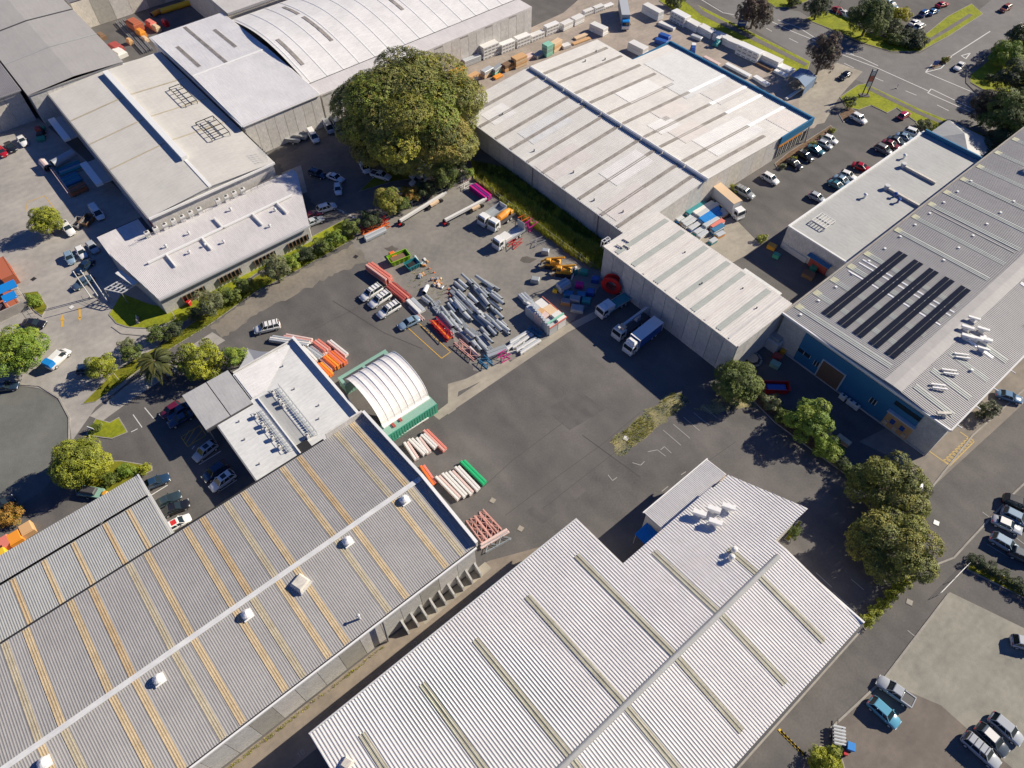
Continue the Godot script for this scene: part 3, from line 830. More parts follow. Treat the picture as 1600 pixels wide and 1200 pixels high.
func ribbed_warehouse():
	var b = thing("warehouse", "pale ribbed-roof warehouse in the foreground with a stepped corner and olive skylight strips", "warehouse")
	var r = -7.4
	var pa = Vector2(-31.6, 7.0)
	var pb = Vector2(r, 8.6)
	var pc = Vector2(6.6, 7.0)
	# walls under the eaves
	var st = fresh()
	prism(st, PackedVector2Array([Vector2(-31.3, 8), Vector2(-31.3, -39.6), Vector2(-21.6, -39.6), Vector2(-21.6, -63.4), Vector2(-9.7, -67.7), Vector2(-9.5, -59.8), Vector2(6.2, -59.6), Vector2(6.2, 8)]), 0.0, 6.85)
	part("wall", done(st), M.wall_concrete_b, b)
	st = fresh()
	var pitch = 0.46
	ribbed(st, true, -39.9, 8.2, -31.6, -31.6, r, r, pa, pb, pitch, 0.075)
	ribbed(st, true, -60.0, -39.9, -21.7, -21.7, r, r, pa, pb, pitch, 0.075)
	ribbed(st, true, -63.8, -60.0, -21.4, -21.4, -9.3, -9.3, pa, pb, pitch, 0.075)
	ribbed(st, true, -68.1, -63.8, -9.5, -21.3, -9.3, -9.3, pa, pb, pitch, 0.075)
	part("roof", done(st), M.roof_white, b)
	st = fresh()
	ribbed(st, true, -60.0, 8.2, r, r, 6.6, 6.6, pb, pc, pitch, 0.075)
	part("roof", done(st), M.roof_white, b)
	var zs = [-53.5, -44.7, -35.5, -25.7, -16.0, -6.8, 2.9]
	for i in zs.size():
		var from_x = -27.2 if i > 1 else -20.0
		if i == 0:
			from_x = -13.0
		sheets_x(b, ["sheet_drab"], [zs[i]], 1.05, from_x, r - 0.4, pa, pb, pitch, 0.075)
		sheets_x(b, ["sheet_drab"], [zs[i]], 1.05, r + 0.4, 4.6, pb, pc, pitch, 0.075)
	st = fresh()
	tube(st, Vector3(r, 8.6, -58.2), Vector3(r, 8.6, 8.2), 0.42, 0.42, 10)
	part("ridge_vent", done(st), M.roof_zinc_pale, b)
	slab("eaves_gutter", M.pale_grey, b, Vector3(-31.85, 6.85, -39.9), Vector3(-31.62, 7.02, 8.2))
	slab("eaves_gutter", M.dark_grey, b, Vector3(6.62, 6.8, -60), Vector3(6.95, 6.98, 8.2))
	slab("barge_capping", M.white, b, Vector3(-9.2, 7.0, -60.3), Vector3(6.7, 7.35, -60.02))
	# the lower annexe along the yard
	st = fresh()
	ribbed(st, true, -64.5, -49.2, -25.9, -25.9, -21.9, -21.9, Vector2(-25.9, 5.9), Vector2(-21.9, 6.3), 0.3, 0.06)
	part("annexe_roof", done(st), M.roof_white, b)
	slab("annexe_wall", M.wall_concrete_b, b, Vector3(-25.6, 0, -64.2), Vector3(-21.62, 5.85, -49.5))
	slab("annexe_gutter", M.sheet_rust, b, Vector3(-21.88, 5.9, -64.3), Vector3(-21.5, 6.15, -49.3))
	slab("annexe_capping", M.white, b, Vector3(-26.1, 5.75, -64.6), Vector3(-25.92, 6.0, -49.1))
	# ducts and fans
	for d in [[-18.6, -56.6], [-17.4, -58.6], [-19.6, -54.4], [-17.0, -55.0]]:
		var y = 7.0 + (d[0] + 31.6) * 0.066 + 0.1
		var st2 = fresh()
		bar(st2, Vector3(d[0] - 0.9, y + 0.9, d[1] + 0.5), Vector3(d[0] + 0.9, y + 0.9, d[1] - 0.5), 0.75, 0.75)
		bar(st2, Vector3(d[0], y - 0.1, d[1]), Vector3(d[0], y + 0.7, d[1]), 0.6, 0.6)
		part("duct", done(st2), M.white, b)
	for d in [[-11.7, -52.4], [-12.2, -53.6]]:
		st = fresh()
		tube(st, Vector3(d[0], 8.2, d[1]), Vector3(d[0], 9.4, d[1]), 0.35, 0.35, 10)
		tube(st, Vector3(d[0], 9.4, d[1]), Vector3(d[0], 9.7, d[1]), 0.5, 0.2, 10)
		part("flue", done(st), M.off_white, b)
	st = fresh()
	for s in [[-20.4, -56], [-15.6, -56.6], [-17.8, -53.2], [-18, -59.4]]:
		bar(st, Vector3(s[0], 8.35, s[1]), Vector3(-17.6, 8.5, -56.5), 0.08, 0.08)
	part("guy_wires", done(st), M.pale_grey, b)
	part("roof_hatch", soft_mesh(1.4, 0.7, 1.4, 0.2), M.wall_cream, b, Vector3(-25.4, 7.3, 6.2), 20)
	# the blue awning in the notch
	var a = thing("awning", "small bright blue awning in the shaded notch of the pale warehouse", "awning")
	st = fresh()
	ribbed(st, false, -24.9, -22.0, -46.5, -46.5, -49.3, -49.3, Vector2(-46.5, 3.4), Vector2(-49.3, 3.9), 0.3, 0.05)
	part("canopy", done(st), M.blue_bright, a)
	for s in [[-24.7, -46.7], [-22.3, -46.7], [-24.7, -49.0], [-22.3, -49.0]]:
		slab("post", M.mid_grey, a, Vector3(s[0] - 0.06, 0, s[1] - 0.06), Vector3(s[0] + 0.06, 3.4, s[1] + 0.06))

func solar_warehouse():
	var b = thing("warehouse", "wide grey warehouse with rows of dark solar panels on its roof", "warehouse")
	var x0 = -36.9
	var x1 = -2.8
	var z0 = -196.0
	var z1 = -98.0
	var r = -14.0
	var pa = Vector2(x0, 9.0)
	var pb = Vector2(r, 9.9)
	var pc = Vector2(x1, 9.0)
	walls(b, M.wall_concrete, x0 + 0.2, x1 - 0.2, z0, z1 - 0.4, 8.7)
	gable(b, M.wall_concrete, true, z1 - 0.65, x0 + 0.2, x1 - 0.2, r, 8.7, 9.7)
	var st = fresh()
	ribbed(st, true, z1, z0, x0, x0, r - 1.6, r - 1.6, pa, pb, 0.42, 0.06)
	part("roof", done(st), M.roof_grey, b)
	st = fresh()
	ribbed(st, true, z1, z0, r + 1.6, r + 1.6, x1, x1, pb, pc, 0.42, 0.06)
	part("roof", done(st), M.roof_grey, b)
	st = fresh()
	var y = 9.9 - 1.6 * 0.9 / 22.9
	quad(st, Vector3(r - 1.7, y + 0.05, z0), Vector3(r, 9.95, z0), Vector3(r, 9.95, z1), Vector3(r - 1.7, y + 0.05, z1))
	quad(st, Vector3(r, 9.95, z0), Vector3(r + 1.7, y + 0.02, z0), Vector3(r + 1.7, y + 0.02, z1), Vector3(r, 9.95, z1))
	part("ridge_cap", done(st), M.roof_grey, b)
	var zs = [-101.4, -107.0, -112.6, -118.3, -124.0, -135.0, -141.5, -147.8, -154.0, -161.0, -168.0, -176.0, -184.0]
	sheets_x(b, ["sheet_mint"], zs, 1.3, x0 + 1.0, r - 2.6, pa, pb, 0.42, 0.06)
	sheets_x(b, ["sheet_mint"], [-101.0, -106.5, -112.5, -119, -140, -150, -160], 1.3, r + 2.4, x1 - 1.2, pb, pc, 0.42, 0.06)
	sheets_x(b, ["sheet_bright"], [-117.0, -120.6, -121.9], 0.42, x0 + 1.2, r - 2.2, pa, pb, 0.42, 0.06, 0.01)
	sheets_x(b, ["sheet_bright"], [-117.8, -139.0], 0.8, r + 2.0, r + 8.0, pb, pc, 0.42, 0.06, 0.01)
	sheets_x(b, ["roof_zinc"], [-146.0, -147.2], 0.25, x0 + 2.0, r - 3.0, pa, pb, 0.42, 0.06, 0.01)
	for z in zs:
		slab("sheet_end", M.sheet_olive_pale, b, Vector3(x0 + 0.3, 9.1, z - 0.9), Vector3(x0 + 1.6, 9.16, z + 0.6))
	slab("coping", M.white, b, Vector3(x0 - 0.25, 8.8, z1 - 0.02), Vector3(x1 + 0.1, 9.25, z1 + 0.25))
	slab("eaves_gutter", M.kerb, b, Vector3(x0 - 0.35, 8.75, z0), Vector3(x0 - 0.02, 9.15, z1 - 0.05))
	slab("eaves_gutter", M.pale_grey, b, Vector3(x1 + 0.02, 8.75, z0), Vector3(x1 + 0.3, 9.1, z1 - 0.05))
	# little white roof vents in lines
	for i in 12:
		for x in [-34.6, -25.0]:
			var z = -100.0 - i * 5.6
			if x > -30 and i < 6:
				continue
			var yy = 9.0 + (x - x0) * 0.039
			vent_pipe(b, Vector3(x, yy, z), 0.3, 0.24, "white")
	for s in [[-9.0, -104.0], [-7.0, -112.0], [-9.5, -121.0], [-6.0, -130.0]]:
		vent_pipe(b, Vector3(s[0], 9.3, s[1]), 0.5, 0.24, "white")
	for s in [[-9.5, -107.8], [-10.0, -112.8], [-9.0, -103.4]]:
		duct(b, Vector3(s[0] - 1.0, 9.9, s[1]), Vector3(s[0] + 0.9, 9.9, s[1] - 1.6), 0.28)
		duct(b, Vector3(s[0] - 0.4, 9.9, s[1] + 0.5), Vector3(s[0] + 1.5, 9.9, s[1] - 1.1), 0.28)
		st = fresh()
		for d in [[-0.8, -0.2], [0.7, -1.2], [-0.2, 0.2], [1.2, -0.7]]:
			bar(st, Vector3(s[0] + d[0], 9.2, s[1] + d[1]), Vector3(s[0] + d[0], 9.9, s[1] + d[1]), 0.08, 0.08)
		part("duct_stand", done(st), M.mid_grey, b)
	for s in [[-11.5, -117.6, 1.0], [-10.2, -118.6, 0.8], [-9.0, -119.6, 1.1], [-12.6, -119.5, 0.8], [-10.6, -121.5, 0.8], [-8.2, -117.4, 0.7], [-13.0, -122.5, 0.7]]:
		var yb = 9.9 - absf(s[0] - r) * 0.08
		duct(b, Vector3(s[0] - 0.9, yb + 0.8, s[1] + 0.4), Vector3(s[0] + 1.0, yb + 0.8, s[1] - 0.5), s[2] * 0.6)
		air_unit(b, Vector3(s[0], yb, s[1]), 1.1 * s[2], 0.6, 0.8 * s[2], 12)
	air_unit(b, Vector3(-28.0, 9.35, -174.0), 2.2, 1.1, 1.4, 10)
	air_unit(b, Vector3(-26.0, 9.4, -176.5), 1.8, 1.0, 1.4, 10)
	var flue = fresh()
	tube(flue, Vector3(-5.0, 9.1, -99.5), Vector3(-5.0, 10.0, -99.5), 0.3, 0.3, 8)
	bar(flue, Vector3(-6.0, 9.9, -98.6), Vector3(-4.4, 9.9, -100.4), 0.5, 0.4)
	part("flue", done(flue), M.wall_cream, b)
	# the yard wall: pale end bays, blue middle, openings with doors
	slab("wall_cladding", M.blue_wall, b, Vector3(-31.6, 0.4, z1 - 0.38), Vector3(-7.2, 7.9, z1 - 0.25))
	slab("wall_base", M.wall_concrete_a, b, Vector3(-36.6, 0, z1 - 0.38), Vector3(-3.1, 0.38, z1 - 0.2))
	roller_door(b, Vector3(-24.0, 0.4, z1 - 0.18), 4.6, 4.6, 0, "timber_dark")
	var bay = part("loading_bay", box_mesh(5.0, 3.6, 0.1), M.timber, b, Vector3(-9.6, 0.5, z1 - 0.18))
	for k in 5:
		part("pallet_load", box_mesh(0.8, 0.9, 0.5), M.blue if k % 2 else M.timber_pale, bay, Vector3(-1.9 + k * 0.95, 0.4 + 1.2 * (k % 2), 0.1))
	slab("door_hood", M.pale_grey, b, Vector3(-12.3, 4.4, z1 - 0.24), Vector3(-6.9, 4.7, z1 + 0.5))
	for s in [[-30.2, 3.0, 2.8, 0.8], [-27.2, 2.4, 1.1, 1.2], [-15.2, 3.0, 1.2, 1.3]]:
		window(b, Vector3(s[0], s[1], z1 - 0.2), s[2], s[3], 0)
	slab("awning", M.window_dark, b, Vector3(-12.2, 6.2, z1 - 0.24), Vector3(-7.2, 7.2, z1 - 0.16))
	for s in [-19.8, -18.2, -17.0]:
		air_unit(b, Vector3(s, 0.4, z1 + 0.7), 1.2, 1.1, 0.7)
	st = fresh()
	for i in 12:
		bar(st, Vector3(x1 + 0.2, 8.9, z1 - 2 - i * 6), Vector3(x1 + 1.1, 8.9, z1 - 2.0 - i * 6), 0.16, 0.16)
	part("eaves_brackets", done(st), M.pale_grey, b)
	# five solar rows, two panels wide
	var rows = [-31.4, -28.0, -24.7, -21.4, -18.1]
	for i in 5:
		var s = thing("solar_array", "row of dark solar panels, %s counted from the light grey parapet roof" % ["first", "second", "third", "fourth", "fifth"][i], "solar panels", Vector3.ZERO, 0.0, "solar rows on the grey roof")
		var x = rows[i]
		var yy = 9.0 + (x - x0) * 0.0393 + 0.16
		st = fresh()
		for dx in [-0.8, 0.8]:
			bar(st, Vector3(x + dx, yy - 0.02, -103.5), Vector3(x + dx, yy - 0.02 + dx * 0.04, -129.6), 0.06, 0.08)
		part("rail", done(st), M.steel, s)
		for k in 26:
			for c in [-0.5, 0.5]:
				var pn = part("panel", box_mesh(0.94, 0.045, 0.97), M.solar, s, Vector3(x + c * 1.06, yy + 0.05 + c * 0.042, -104.0 - k * 1.0))
				pn.rotation.z = 0.039
	# the lower light grey part with a parapet
	var c = thing("showroom", "light grey flat roof with white parapet between the car park and the solar roof", "building")
	walls(c, M.wall_white, -53.2, -37.4, -176.0, -122.6, 5.6)
	slab("roof", M.roof_zinc_pale, c, Vector3(-52.9, 5.3, -175.7), Vector3(-37.6, 5.62, -122.9))
	slab("coping", M.white, c, Vector3(-53.3, 5.6, -176.1), Vector3(-52.9, 6.0, -122.5))
	slab("coping", M.white, c, Vector3(-52.9, 5.6, -122.9), Vector3(-37.4, 5.95, -122.5))
	slab("coping", M.blue_band, c, Vector3(-52.9, 5.6, -176.1), Vector3(-37.4, 6.7, -175.7))
	for s in [[-48.5, -160.0, 8.0], [-46.5, -150.0, 8.5]]:
		duct(c, Vector3(s[0], 5.95, s[1]), Vector3(s[0] + s[2], 5.95, s[1]), 0.55, "wall_cream")
		st = fresh()
		tube(st, Vector3(s[0] - 0.3, 5.6, s[1]), Vector3(s[0] - 0.3, 6.7, s[1]), 0.6, 0.6, 10)
		part("cowl", done(st), M.pale_grey, c)
	for s in [[-50.5, -163.0], [-48.2, -143.5], [-44.0, -149.0], [-42.5, -147.8]]:
		st = fresh()
		tube(st, Vector3(s[0], 5.6, s[1]), Vector3(s[0], 6.6, s[1]), 0.25, 0.25, 8)
		tube(st, Vector3(s[0], 6.6, s[1]), Vector3(s[0], 6.9, s[1]), 0.5, 0.2, 8)
		part("cowl", done(st), M.white if s[0] < -46 else M.blue, c)
	frame_of_bars(c, "aerial_frame", Vector2(-50.8, -131.0), Vector2(-47.4, -127.4), 6.4, 5, 2, "off_white", 0.8)
	slab("door_canopy", M.blue_band, c, Vector3(-46.2, 3.2, -122.3), Vector3(-40.8, 3.4, -121.0))
	slab("door", M.red_oxide, c, Vector3(-45.8, 0, -122.48), Vector3(-41.4, 2.8, -122.36))
	slab("wall_band", M.pale_grey, c, Vector3(-53.0, 0, -122.5), Vector3(-46.4, 1.4, -122.3))
	# the hip-roofed entrance beyond it
	var h = thing("pavilion", "small hip-roofed white pavilion beside the lawn behind the grey flat roof", "building")
	walls(h, M.wall_white, -52.6, -40.4, -189.2, -177.4, 3.2)
	st = fresh()
	var q = [Vector3(-53.2, 3.3, -189.8), Vector3(-39.8, 3.3, -189.8), Vector3(-39.8, 3.3, -176.6), Vector3(-53.2, 3.3, -176.6)]
	var top = Vector3(-46.5, 5.6, -183.4)
	for i in 4:
		tri(st, q[i], q[(i + 1) % 4], top)
	part("roof", done(st), M.roof_zinc_pale, h)

func block():
	var b = thing("storage_block", "tall concrete-panel block with streaked ribbed roof, its long wall shading the yard", "warehouse")
	var x0 = -72.3
	var x1 = -37.3
	var z0 = -101.0
	var z1 = -85.0
	walls(b, M.wall_concrete_a, x0 + 0.25, x1 - 0.25, z0 + 0.25, z1 - 0.25, 8.6)
	panels("panel", [M.wall_concrete, M.wall_concrete_a, M.wall_concrete_b], b, Vector2(x0 + 0.3, z1 - 0.14), Vector2(x1 - 0.1, z1 - 0.14), 0.0, 8.7, 12, 0.2, 0.09)
	panels("panel", [M.wall_concrete_b, M.wall_concrete], b, Vector2(x1 - 0.14, z1 - 0.3), Vector2(x1 - 0.14, z0 + 0.3), 0.0, 8.7, 5, 0.2, 0.06)
	var st = fresh()
	ribbed(st, false, x0, x1, z1, z1, z0, z0, Vector2(z1, 8.85), Vector2(z0, 9.35), 0.5, 0.07)
	part("roof", done(st), M.roof_block, b)
	sheets_z(b, ["sheet_mint"], [-69.0, -64.4, -58.2, -52.4, -48.6, -42.4], 1.3, z1 - 0.6, z0 + 0.6, Vector2(z1, 8.85), Vector2(z0, 9.35), 0.45, 0.07)
	sheets_z(b, ["roof_patch_pink", "roof_patch_grey"], [-61.4, -55.5, -45.5, -39.7], 0.5, z1 - 0.4, z0 + 0.3, Vector2(z1, 8.85), Vector2(z0, 9.35), 0.5, 0.07)
	slab("barge_capping", M.wall_concrete_b, b, Vector3(x0 - 0.05, 8.7, z1 - 0.04), Vector3(x1 + 0.05, 8.98, z1 + 0.16))
	slab("barge_capping", M.wall_concrete_b, b, Vector3(x1 - 0.04, 8.72, z0), Vector3(x1 + 0.16, 9.12, z1 - 0.06))
	frame_of_bars(b, "access_rail", Vector2(x0 - 0.4, z1 - 1.6), Vector2(x0 + 0.3, z1 + 0.2), 10.1, 1, 2, "pale_grey", 1.6)
	for s in [[-70.6, -87.2], [-69.6, -88.2], [-70.9, -89.4]]:
		duct(b, Vector3(s[0], 9.2, s[1]), Vector3(s[0] + 1.6, 9.2, s[1] - 0.2), 0.22, "wall_cream")
	for s in [[-60, -96], [-52, -92], [-46, -97], [-41, -95]]:
		vent_pipe(b, Vector3(s[0], 9.0, s[1]), 0.5, 0.14, "dark_grey")
	# small flat annexe behind the block
	var a = thing("annexe", "small white flat-roofed annexe behind the concrete block by the sandy yard", "building")
	walls(a, M.wall_white, -51.4, -42.6, -106.6, -101.2, 4.0)
	slab("roof", M.roof_green_white, a, Vector3(-51.7, 4.0, -106.9), Vector3(-42.3, 4.25, -101.1))
	walls(a, M.wall_cream, -42.4, -37.6, -105.0, -101.2, 3.2)
	slab("lower_roof", M.roof_cream, a, Vector3(-42.25, 3.2, -105.2), Vector3(-37.4, 3.4, -101.1))

func big_warehouse():
	var b = thing("warehouse", "broad cream-roofed warehouse with dark skylight strips and blue fascia beside the storage yard", "warehouse")
	var x0 = -135.0
	var x1 = -73.6
	var z0 = -159.0
	var z1 = -93.6
	var r = -118.7
	var xn = -121.2
	var zn = -144.2
	var pa = Vector2(z1, 5.95)
	var pb = Vector2(r, 7.7)
	var pc = Vector2(z0, 5.8)
	var st = fresh()
	prism(st, PackedVector2Array([Vector2(x0 + 0.2, z1 - 0.4), Vector2(x0 + 0.2, zn + 0.2), Vector2(xn + 0.1, zn + 0.2), Vector2(xn + 0.1, z0 + 0.3), Vector2(x1 - 0.4, z0 + 0.3), Vector2(x1 - 0.4, z1 - 0.4)]), 0.0, 5.5)
	part("wall", done(st), M.wall_concrete, b)
	gable(b, M.wall_concrete_b, false, x1 - 0.65, z1 - 0.4, z0 + 0.3, r, 5.5, 7.6)
	panels("panel", [M.wall_concrete, M.wall_concrete_b, M.wall_concrete_a], b, Vector2(x0 + 0.3, z1 - 0.24), Vector2(x1 - 0.3, z1 - 0.24), 0.0, 5.85, 13, 0.24, 0.08)
	panels("panel", [M.wall_concrete_b, M.wall_concrete], b, Vector2(x1 - 0.24, z1 - 0.5), Vector2(x1 - 0.24, r), 0.0, 5.8, 5, 0.22, 0.05, 7.5)
	panels("panel", [M.wall_concrete_b, M.wall_cream], b, Vector2(x1 - 0.24, r), Vector2(x1 - 0.24, z0 + 13), 0.0, 7.5, 6, 0.22, 0.05, 6.1)
	st = fresh()
	ribbed(st, false, x0, x1, z1, z1, r, r, pa, pb, 0.5, 0.08)
	part("roof", done(st), M.roof_cream, b)
	st = fresh()
	ribbed(st, false, x0, xn, r, r, zn, zn, pb, pc, 0.5, 0.08)
	ribbed(st, false, xn, x1, r, r, z0, z0, pb, pc, 0.5, 0.08)
	part("roof", done(st), M.roof_cream, b)
	var xs = [-129.9, -124.3, -118.0, -112.5, -106.2, -100.9, -93.8, -88.7, -81.6, -76.6]
	sheets_z(b, ["sheet_grey"], xs, 1.0, z1 - 0.3, r + 0.3, pa, pb, 0.45, 0.08)
	for i in xs.size():
		var zend = zn + 1.0 if xs[i] < xn else z0 + 15.2
		sheets_z(b, ["sheet_grey"], [xs[i]], 1.0, r - 0.3, zend, pb, pc, 0.45, 0.08)
		if xs[i] > -102 and xs[i] < -80:
			sheets_z(b, ["sheet_bright"], [xs[i]], 1.1, z0 + 15.0, z0 + 0.6, pb, pc, 0.45, 0.08)
	# newer and older sheets in patches
	for s in [[-118, -107, -145, -158.6, "roof_silver"], [-107, -99, -141, -158.6, "roof_silver"], [-99, -92, -146, -157, "roof_patch_grey"], [-100.5, -95.5, -129, -139, "roof_patch_pink"], [-97, -92, -124, -131, "roof_fresh"], [-92, -86, -126, -135, "roof_patch_pink"], [-86, -78, -128, -146, "roof_fresh"], [-82, -74, -150, -157, "roof_patch_pink"], [-112, -106, -128, -140, "roof_fresh"]]:
		st = fresh()
		ribbed(st, false, s[0], s[1], s[2], s[2], s[3], s[3], pb, pc, 0.5, 0.08)
		part("roof_patch", done(st), M[s[4]], b, Vector3(0, 0.045, 0))
	for s in [[-128, -122, -97, -104, "roof_fresh"], [-116, -110, -99, -112, "roof_silver"], [-104, -97, -94, -106, "roof_patch_pink"], [-92, -86, -103, -115, "roof_fresh"], [-84, -78, -95, -107, "roof_patch_pink"]]:
		st = fresh()
		ribbed(st, false, s[0], s[1], s[2], s[2], s[3], s[3], pa, pb, 0.5, 0.08)
		part("roof_patch", done(st), M[s[4]], b, Vector3(0, 0.045, 0))
	st = fresh()
	for i in 9:
		var a = x0 + 1.0 + i * 6.8
		tube(st, Vector3(a, 7.95, r), Vector3(a + 6.5, 7.95, r), 0.5, 0.5, 8)
	part("ridge_vent", done(st), M.roof_silver, b)
	st = fresh()
	bar(st, Vector3(x0, 7.65, r), Vector3(x1, 7.65, r), 1.5, 0.14)
	part("ridge_flashing", done(st), M.mid_grey, b)
	# blue fascia on the road side and round the corner
	slab("fascia", M.blue_band, b, Vector3(xn, 4.6, z0 - 0.5), Vector3(x1 + 0.3, 6.5, z0 - 0.05))
	slab("fascia", M.blue_band, b, Vector3(xn - 0.35, 4.9, z0 - 0.4), Vector3(xn - 0.02, 6.4, zn))
	slab("fascia", M.blue_band, b, Vector3(x1 - 0.02, 4.6, z0 - 0.05), Vector3(x1 + 0.35, 6.6, z0 + 12.5))
	slab("soffit", M.pale_grey, b, Vector3(x1 - 0.1, 4.4, z0), Vector3(x1 + 0.3, 4.58, z0 + 12.5))
	slab("eaves_gutter", M.pale_grey, b, Vector3(x0, 5.75, z1 - 0.02), Vector3(x1, 5.97, z1 + 0.14))
	slab("eaves_gutter", M.pale_grey, b, Vector3(x0, 6.2, zn - 0.2), Vector3(xn - 0.4, 6.4, zn - 0.02))
	# shop window with display stands under the blue fascia
	for k in 6:
		window(b, Vector3(x1 - 0.08, 0.6, z0 + 1.4 + k * 1.9), 1.7, 2.7, 90)
	slab("sign_board", M.orange_warm, b, Vector3(x1 - 0.02, 3.5, z0 + 3), Vector3(x1 + 0.14, 4.35, z0 + 12.3))
	st = fresh()
	bar(st, Vector3(x1 + 0.6, 0, z0 + 0.4), Vector3(x1 + 0.1, 4.6, z0 + 0.4), 0.25, 0.25)
	part("raking_post", done(st), M.mid_grey, b)
	for k in 3:
		st = fresh()
		tube(st, Vector3(-126 + k * 22.0, 0, z1 + 0.1), Vector3(-126 + k * 22.0, 5.7, z1 + 0.1), 0.12, 0.12, 8)
		part("downpipe", done(st), M.mid_grey, b)
	for s in [[-130, -99], [-124, -101], [-108, -97.5], [-96, -99], [-86, -96], [-79, -98], [-128, -133], [-125.5, -138], [-130, -139]]:
		var y = 5.95 + (z1 - s[1]) * 0.07 if s[1] > r else 7.7 + (s[1] - r) * 0.047
		vent_pipe(b, Vector3(s[0], y, s[1]), 0.6, 0.16, "mid_grey")

func far_row():
	# white hall with dark strips
	var b = thing("warehouse", "white pitched-roof hall with three dark strips, behind the cream-roofed works", "warehouse")
	var pa = Vector2(-211.0, 9.0)
	walls(b, M.wall_white, -210.8, -157.8, -69.2, -48.3, 8.8)
	panels("panel", [M.wall_white, M.wall_concrete_b], b, Vector2(-157.6, -48.4), Vector2(-157.6, -69.2), 0.0, 8.7, 8, 0.2, 0.08)
	var st = fresh()
	ribbed(st, true, -69.4, -48.0, -211, -211, -184.0, -184.0, pa, Vector2(-184, 9.8), 0.3, 0.05)
	ribbed(st, true, -69.4, -48.0, -184, -184, -157.4, -157.4, Vector2(-184, 9.8), Vector2(-157.4, 9.0), 0.3, 0.05)
	part("roof", done(st), M.roof_hall, b)
	for s in [[-51.4, -201, -187], [-57.6, -210, -182], [-63.2, -203, -190]]:
		st = fresh()
		ribbed(st, true, s[0] - 0.5, s[0] + 0.5, s[1], s[1], minf(s[2], -184.2), minf(s[2], -184.2), pa, Vector2(-184, 9.8), 0.3, 0.05)
		part("skylight_sheet", done(st), M.sheet_grey, b, Vector3(0, 0.06, 0))
	st = fresh()
	bar(st, Vector3(-184, 9.86, -69.4), Vector3(-184, 9.86, -48.0), 0.6, 0.08)
	part("ridge_cap", done(st), M.white, b)
	slab("barge_capping", M.white, b, Vector3(-211, 8.7, -47.98), Vector3(-157.3, 9.0, -47.7))
	slab("eaves_gutter", M.white, b, Vector3(-157.38, 8.72, -69.3), Vector3(-157.1, 8.98, -48.0))
	# the long barrel-roofed hall beyond it
	b = thing("warehouse", "long barrel-vaulted white warehouse with curved ribs behind the big fig tree", "warehouse")
	var z1 = -69.8
	var z0 = -140.0
	var xa = -207.0
	var xb = -164.5
	st = fresh()
	var n = 14
	for i in n:
		var v = []
		for k in [i, i + 1]:
			var t = k / float(n)
			v.append(Vector2(lerpf(xa, xb, t), 8.2 + 3.0 * sin(PI * t)))
		quad(st, Vector3(v[0].x, v[0].y, z0), Vector3(v[1].x, v[1].y, z0), Vector3(v[1].x, v[1].y, z1), Vector3(v[0].x, v[0].y, z1))
	part("roof", done(st), M.roof_fresh, b)
	for k in 15:
		var z = z1 - 1.0 - k * 4.9
		st = fresh()
		for i in n:
			var t0 = i / float(n)
			var t1 = (i + 1) / float(n)
			bar(st, Vector3(lerpf(xa, xb, t0), 8.24 + 3.0 * sin(PI * t0), z), Vector3(lerpf(xa, xb, t1), 8.24 + 3.0 * sin(PI * t1), z), 0.35, 0.05)
		part("roof_rib", done(st), M.white, b)
	for s in [[-84.0, 0.12, 0.34], [-84.0, 0.4, 0.75], [-108.0, 0.12, 0.4], [-108.0, 0.46, 0.72], [-72.5, 0.55, 0.85], [-119.0, 0.2, 0.24]]:
		st = fresh()
		for i in 5:
			var t0 = lerpf(s[1], s[2], i / 5.0)
			var t1 = lerpf(s[1], s[2], (i + 1) / 5.0)
			bar(st, Vector3(lerpf(xa, xb, t0), 8.26 + 3.0 * sin(PI * t0), s[0]), Vector3(lerpf(xa, xb, t1), 8.26 + 3.0 * sin(PI * t1), s[0]), 1.0, 0.06)
		part("skylight_sheet", done(st), M.sheet_grey, b)
	slab("box_gutter", M.mid_grey, b, Vector3(xb, 7.7, z0), Vector3(xb + 0.5, 8.1, z1))
	slab("parapet_roof", M.roof_pink, b, Vector3(xb + 0.52, 7.5, z0), Vector3(-157.9, 8.3, z1))
	walls(b, M.wall_white, xa + 0.2, -158.2, z0, z1, 7.5)
	panels("panel", [M.wall_white, M.wall_concrete_b], b, Vector2(-158.0, z1), Vector2(-158.0, z0), 0.0, 7.9, 24, 0.2, 0.08)
	# the flat-roofed halls further back
	b = thing("warehouse", "plain pale hall at the top edge behind the barrel-vaulted warehouse", "warehouse")
	walls(b, M.wall_cream, -262.0, -208.6, -118.0, -70.0, 9.6)
	st = fresh()
	ribbed(st, true, -118.2, -69.8, -262.4, -262.4, -208.0, -208.0, Vector2(-262.4, 10.3), Vector2(-208, 9.7), 0.4, 0.06)
	part("roof", done(st), M.roof_cream_x, b)
	slab("box_gutter", M.mid_grey, b, Vector3(-207.98, 9.3, -118.2), Vector3(-207.6, 9.6, -69.8))
	part("roof_hatch", soft_mesh(2.0, 1.0, 1.6, 0.2), M.white, b, Vector3(-216.0, 9.8, -75.0), 0)
	b = thing("warehouse", "white hall at the top edge with a wall of upright panels beside the storage yard", "warehouse")
	walls(b, M.wall_white, -262, -186.0, -165.0, -141.0, 8.2)
	panels("panel", [M.wall_white, M.wall_concrete_b], b, Vector2(-185.8, -141.2), Vector2(-185.8, -165.0), 0.0, 8.1, 8, 0.2, 0.1)
	slab("roof", M.roof_fresh, b, Vector3(-262, 8.25, -165.2), Vector3(-185.4, 8.5, -140.8))

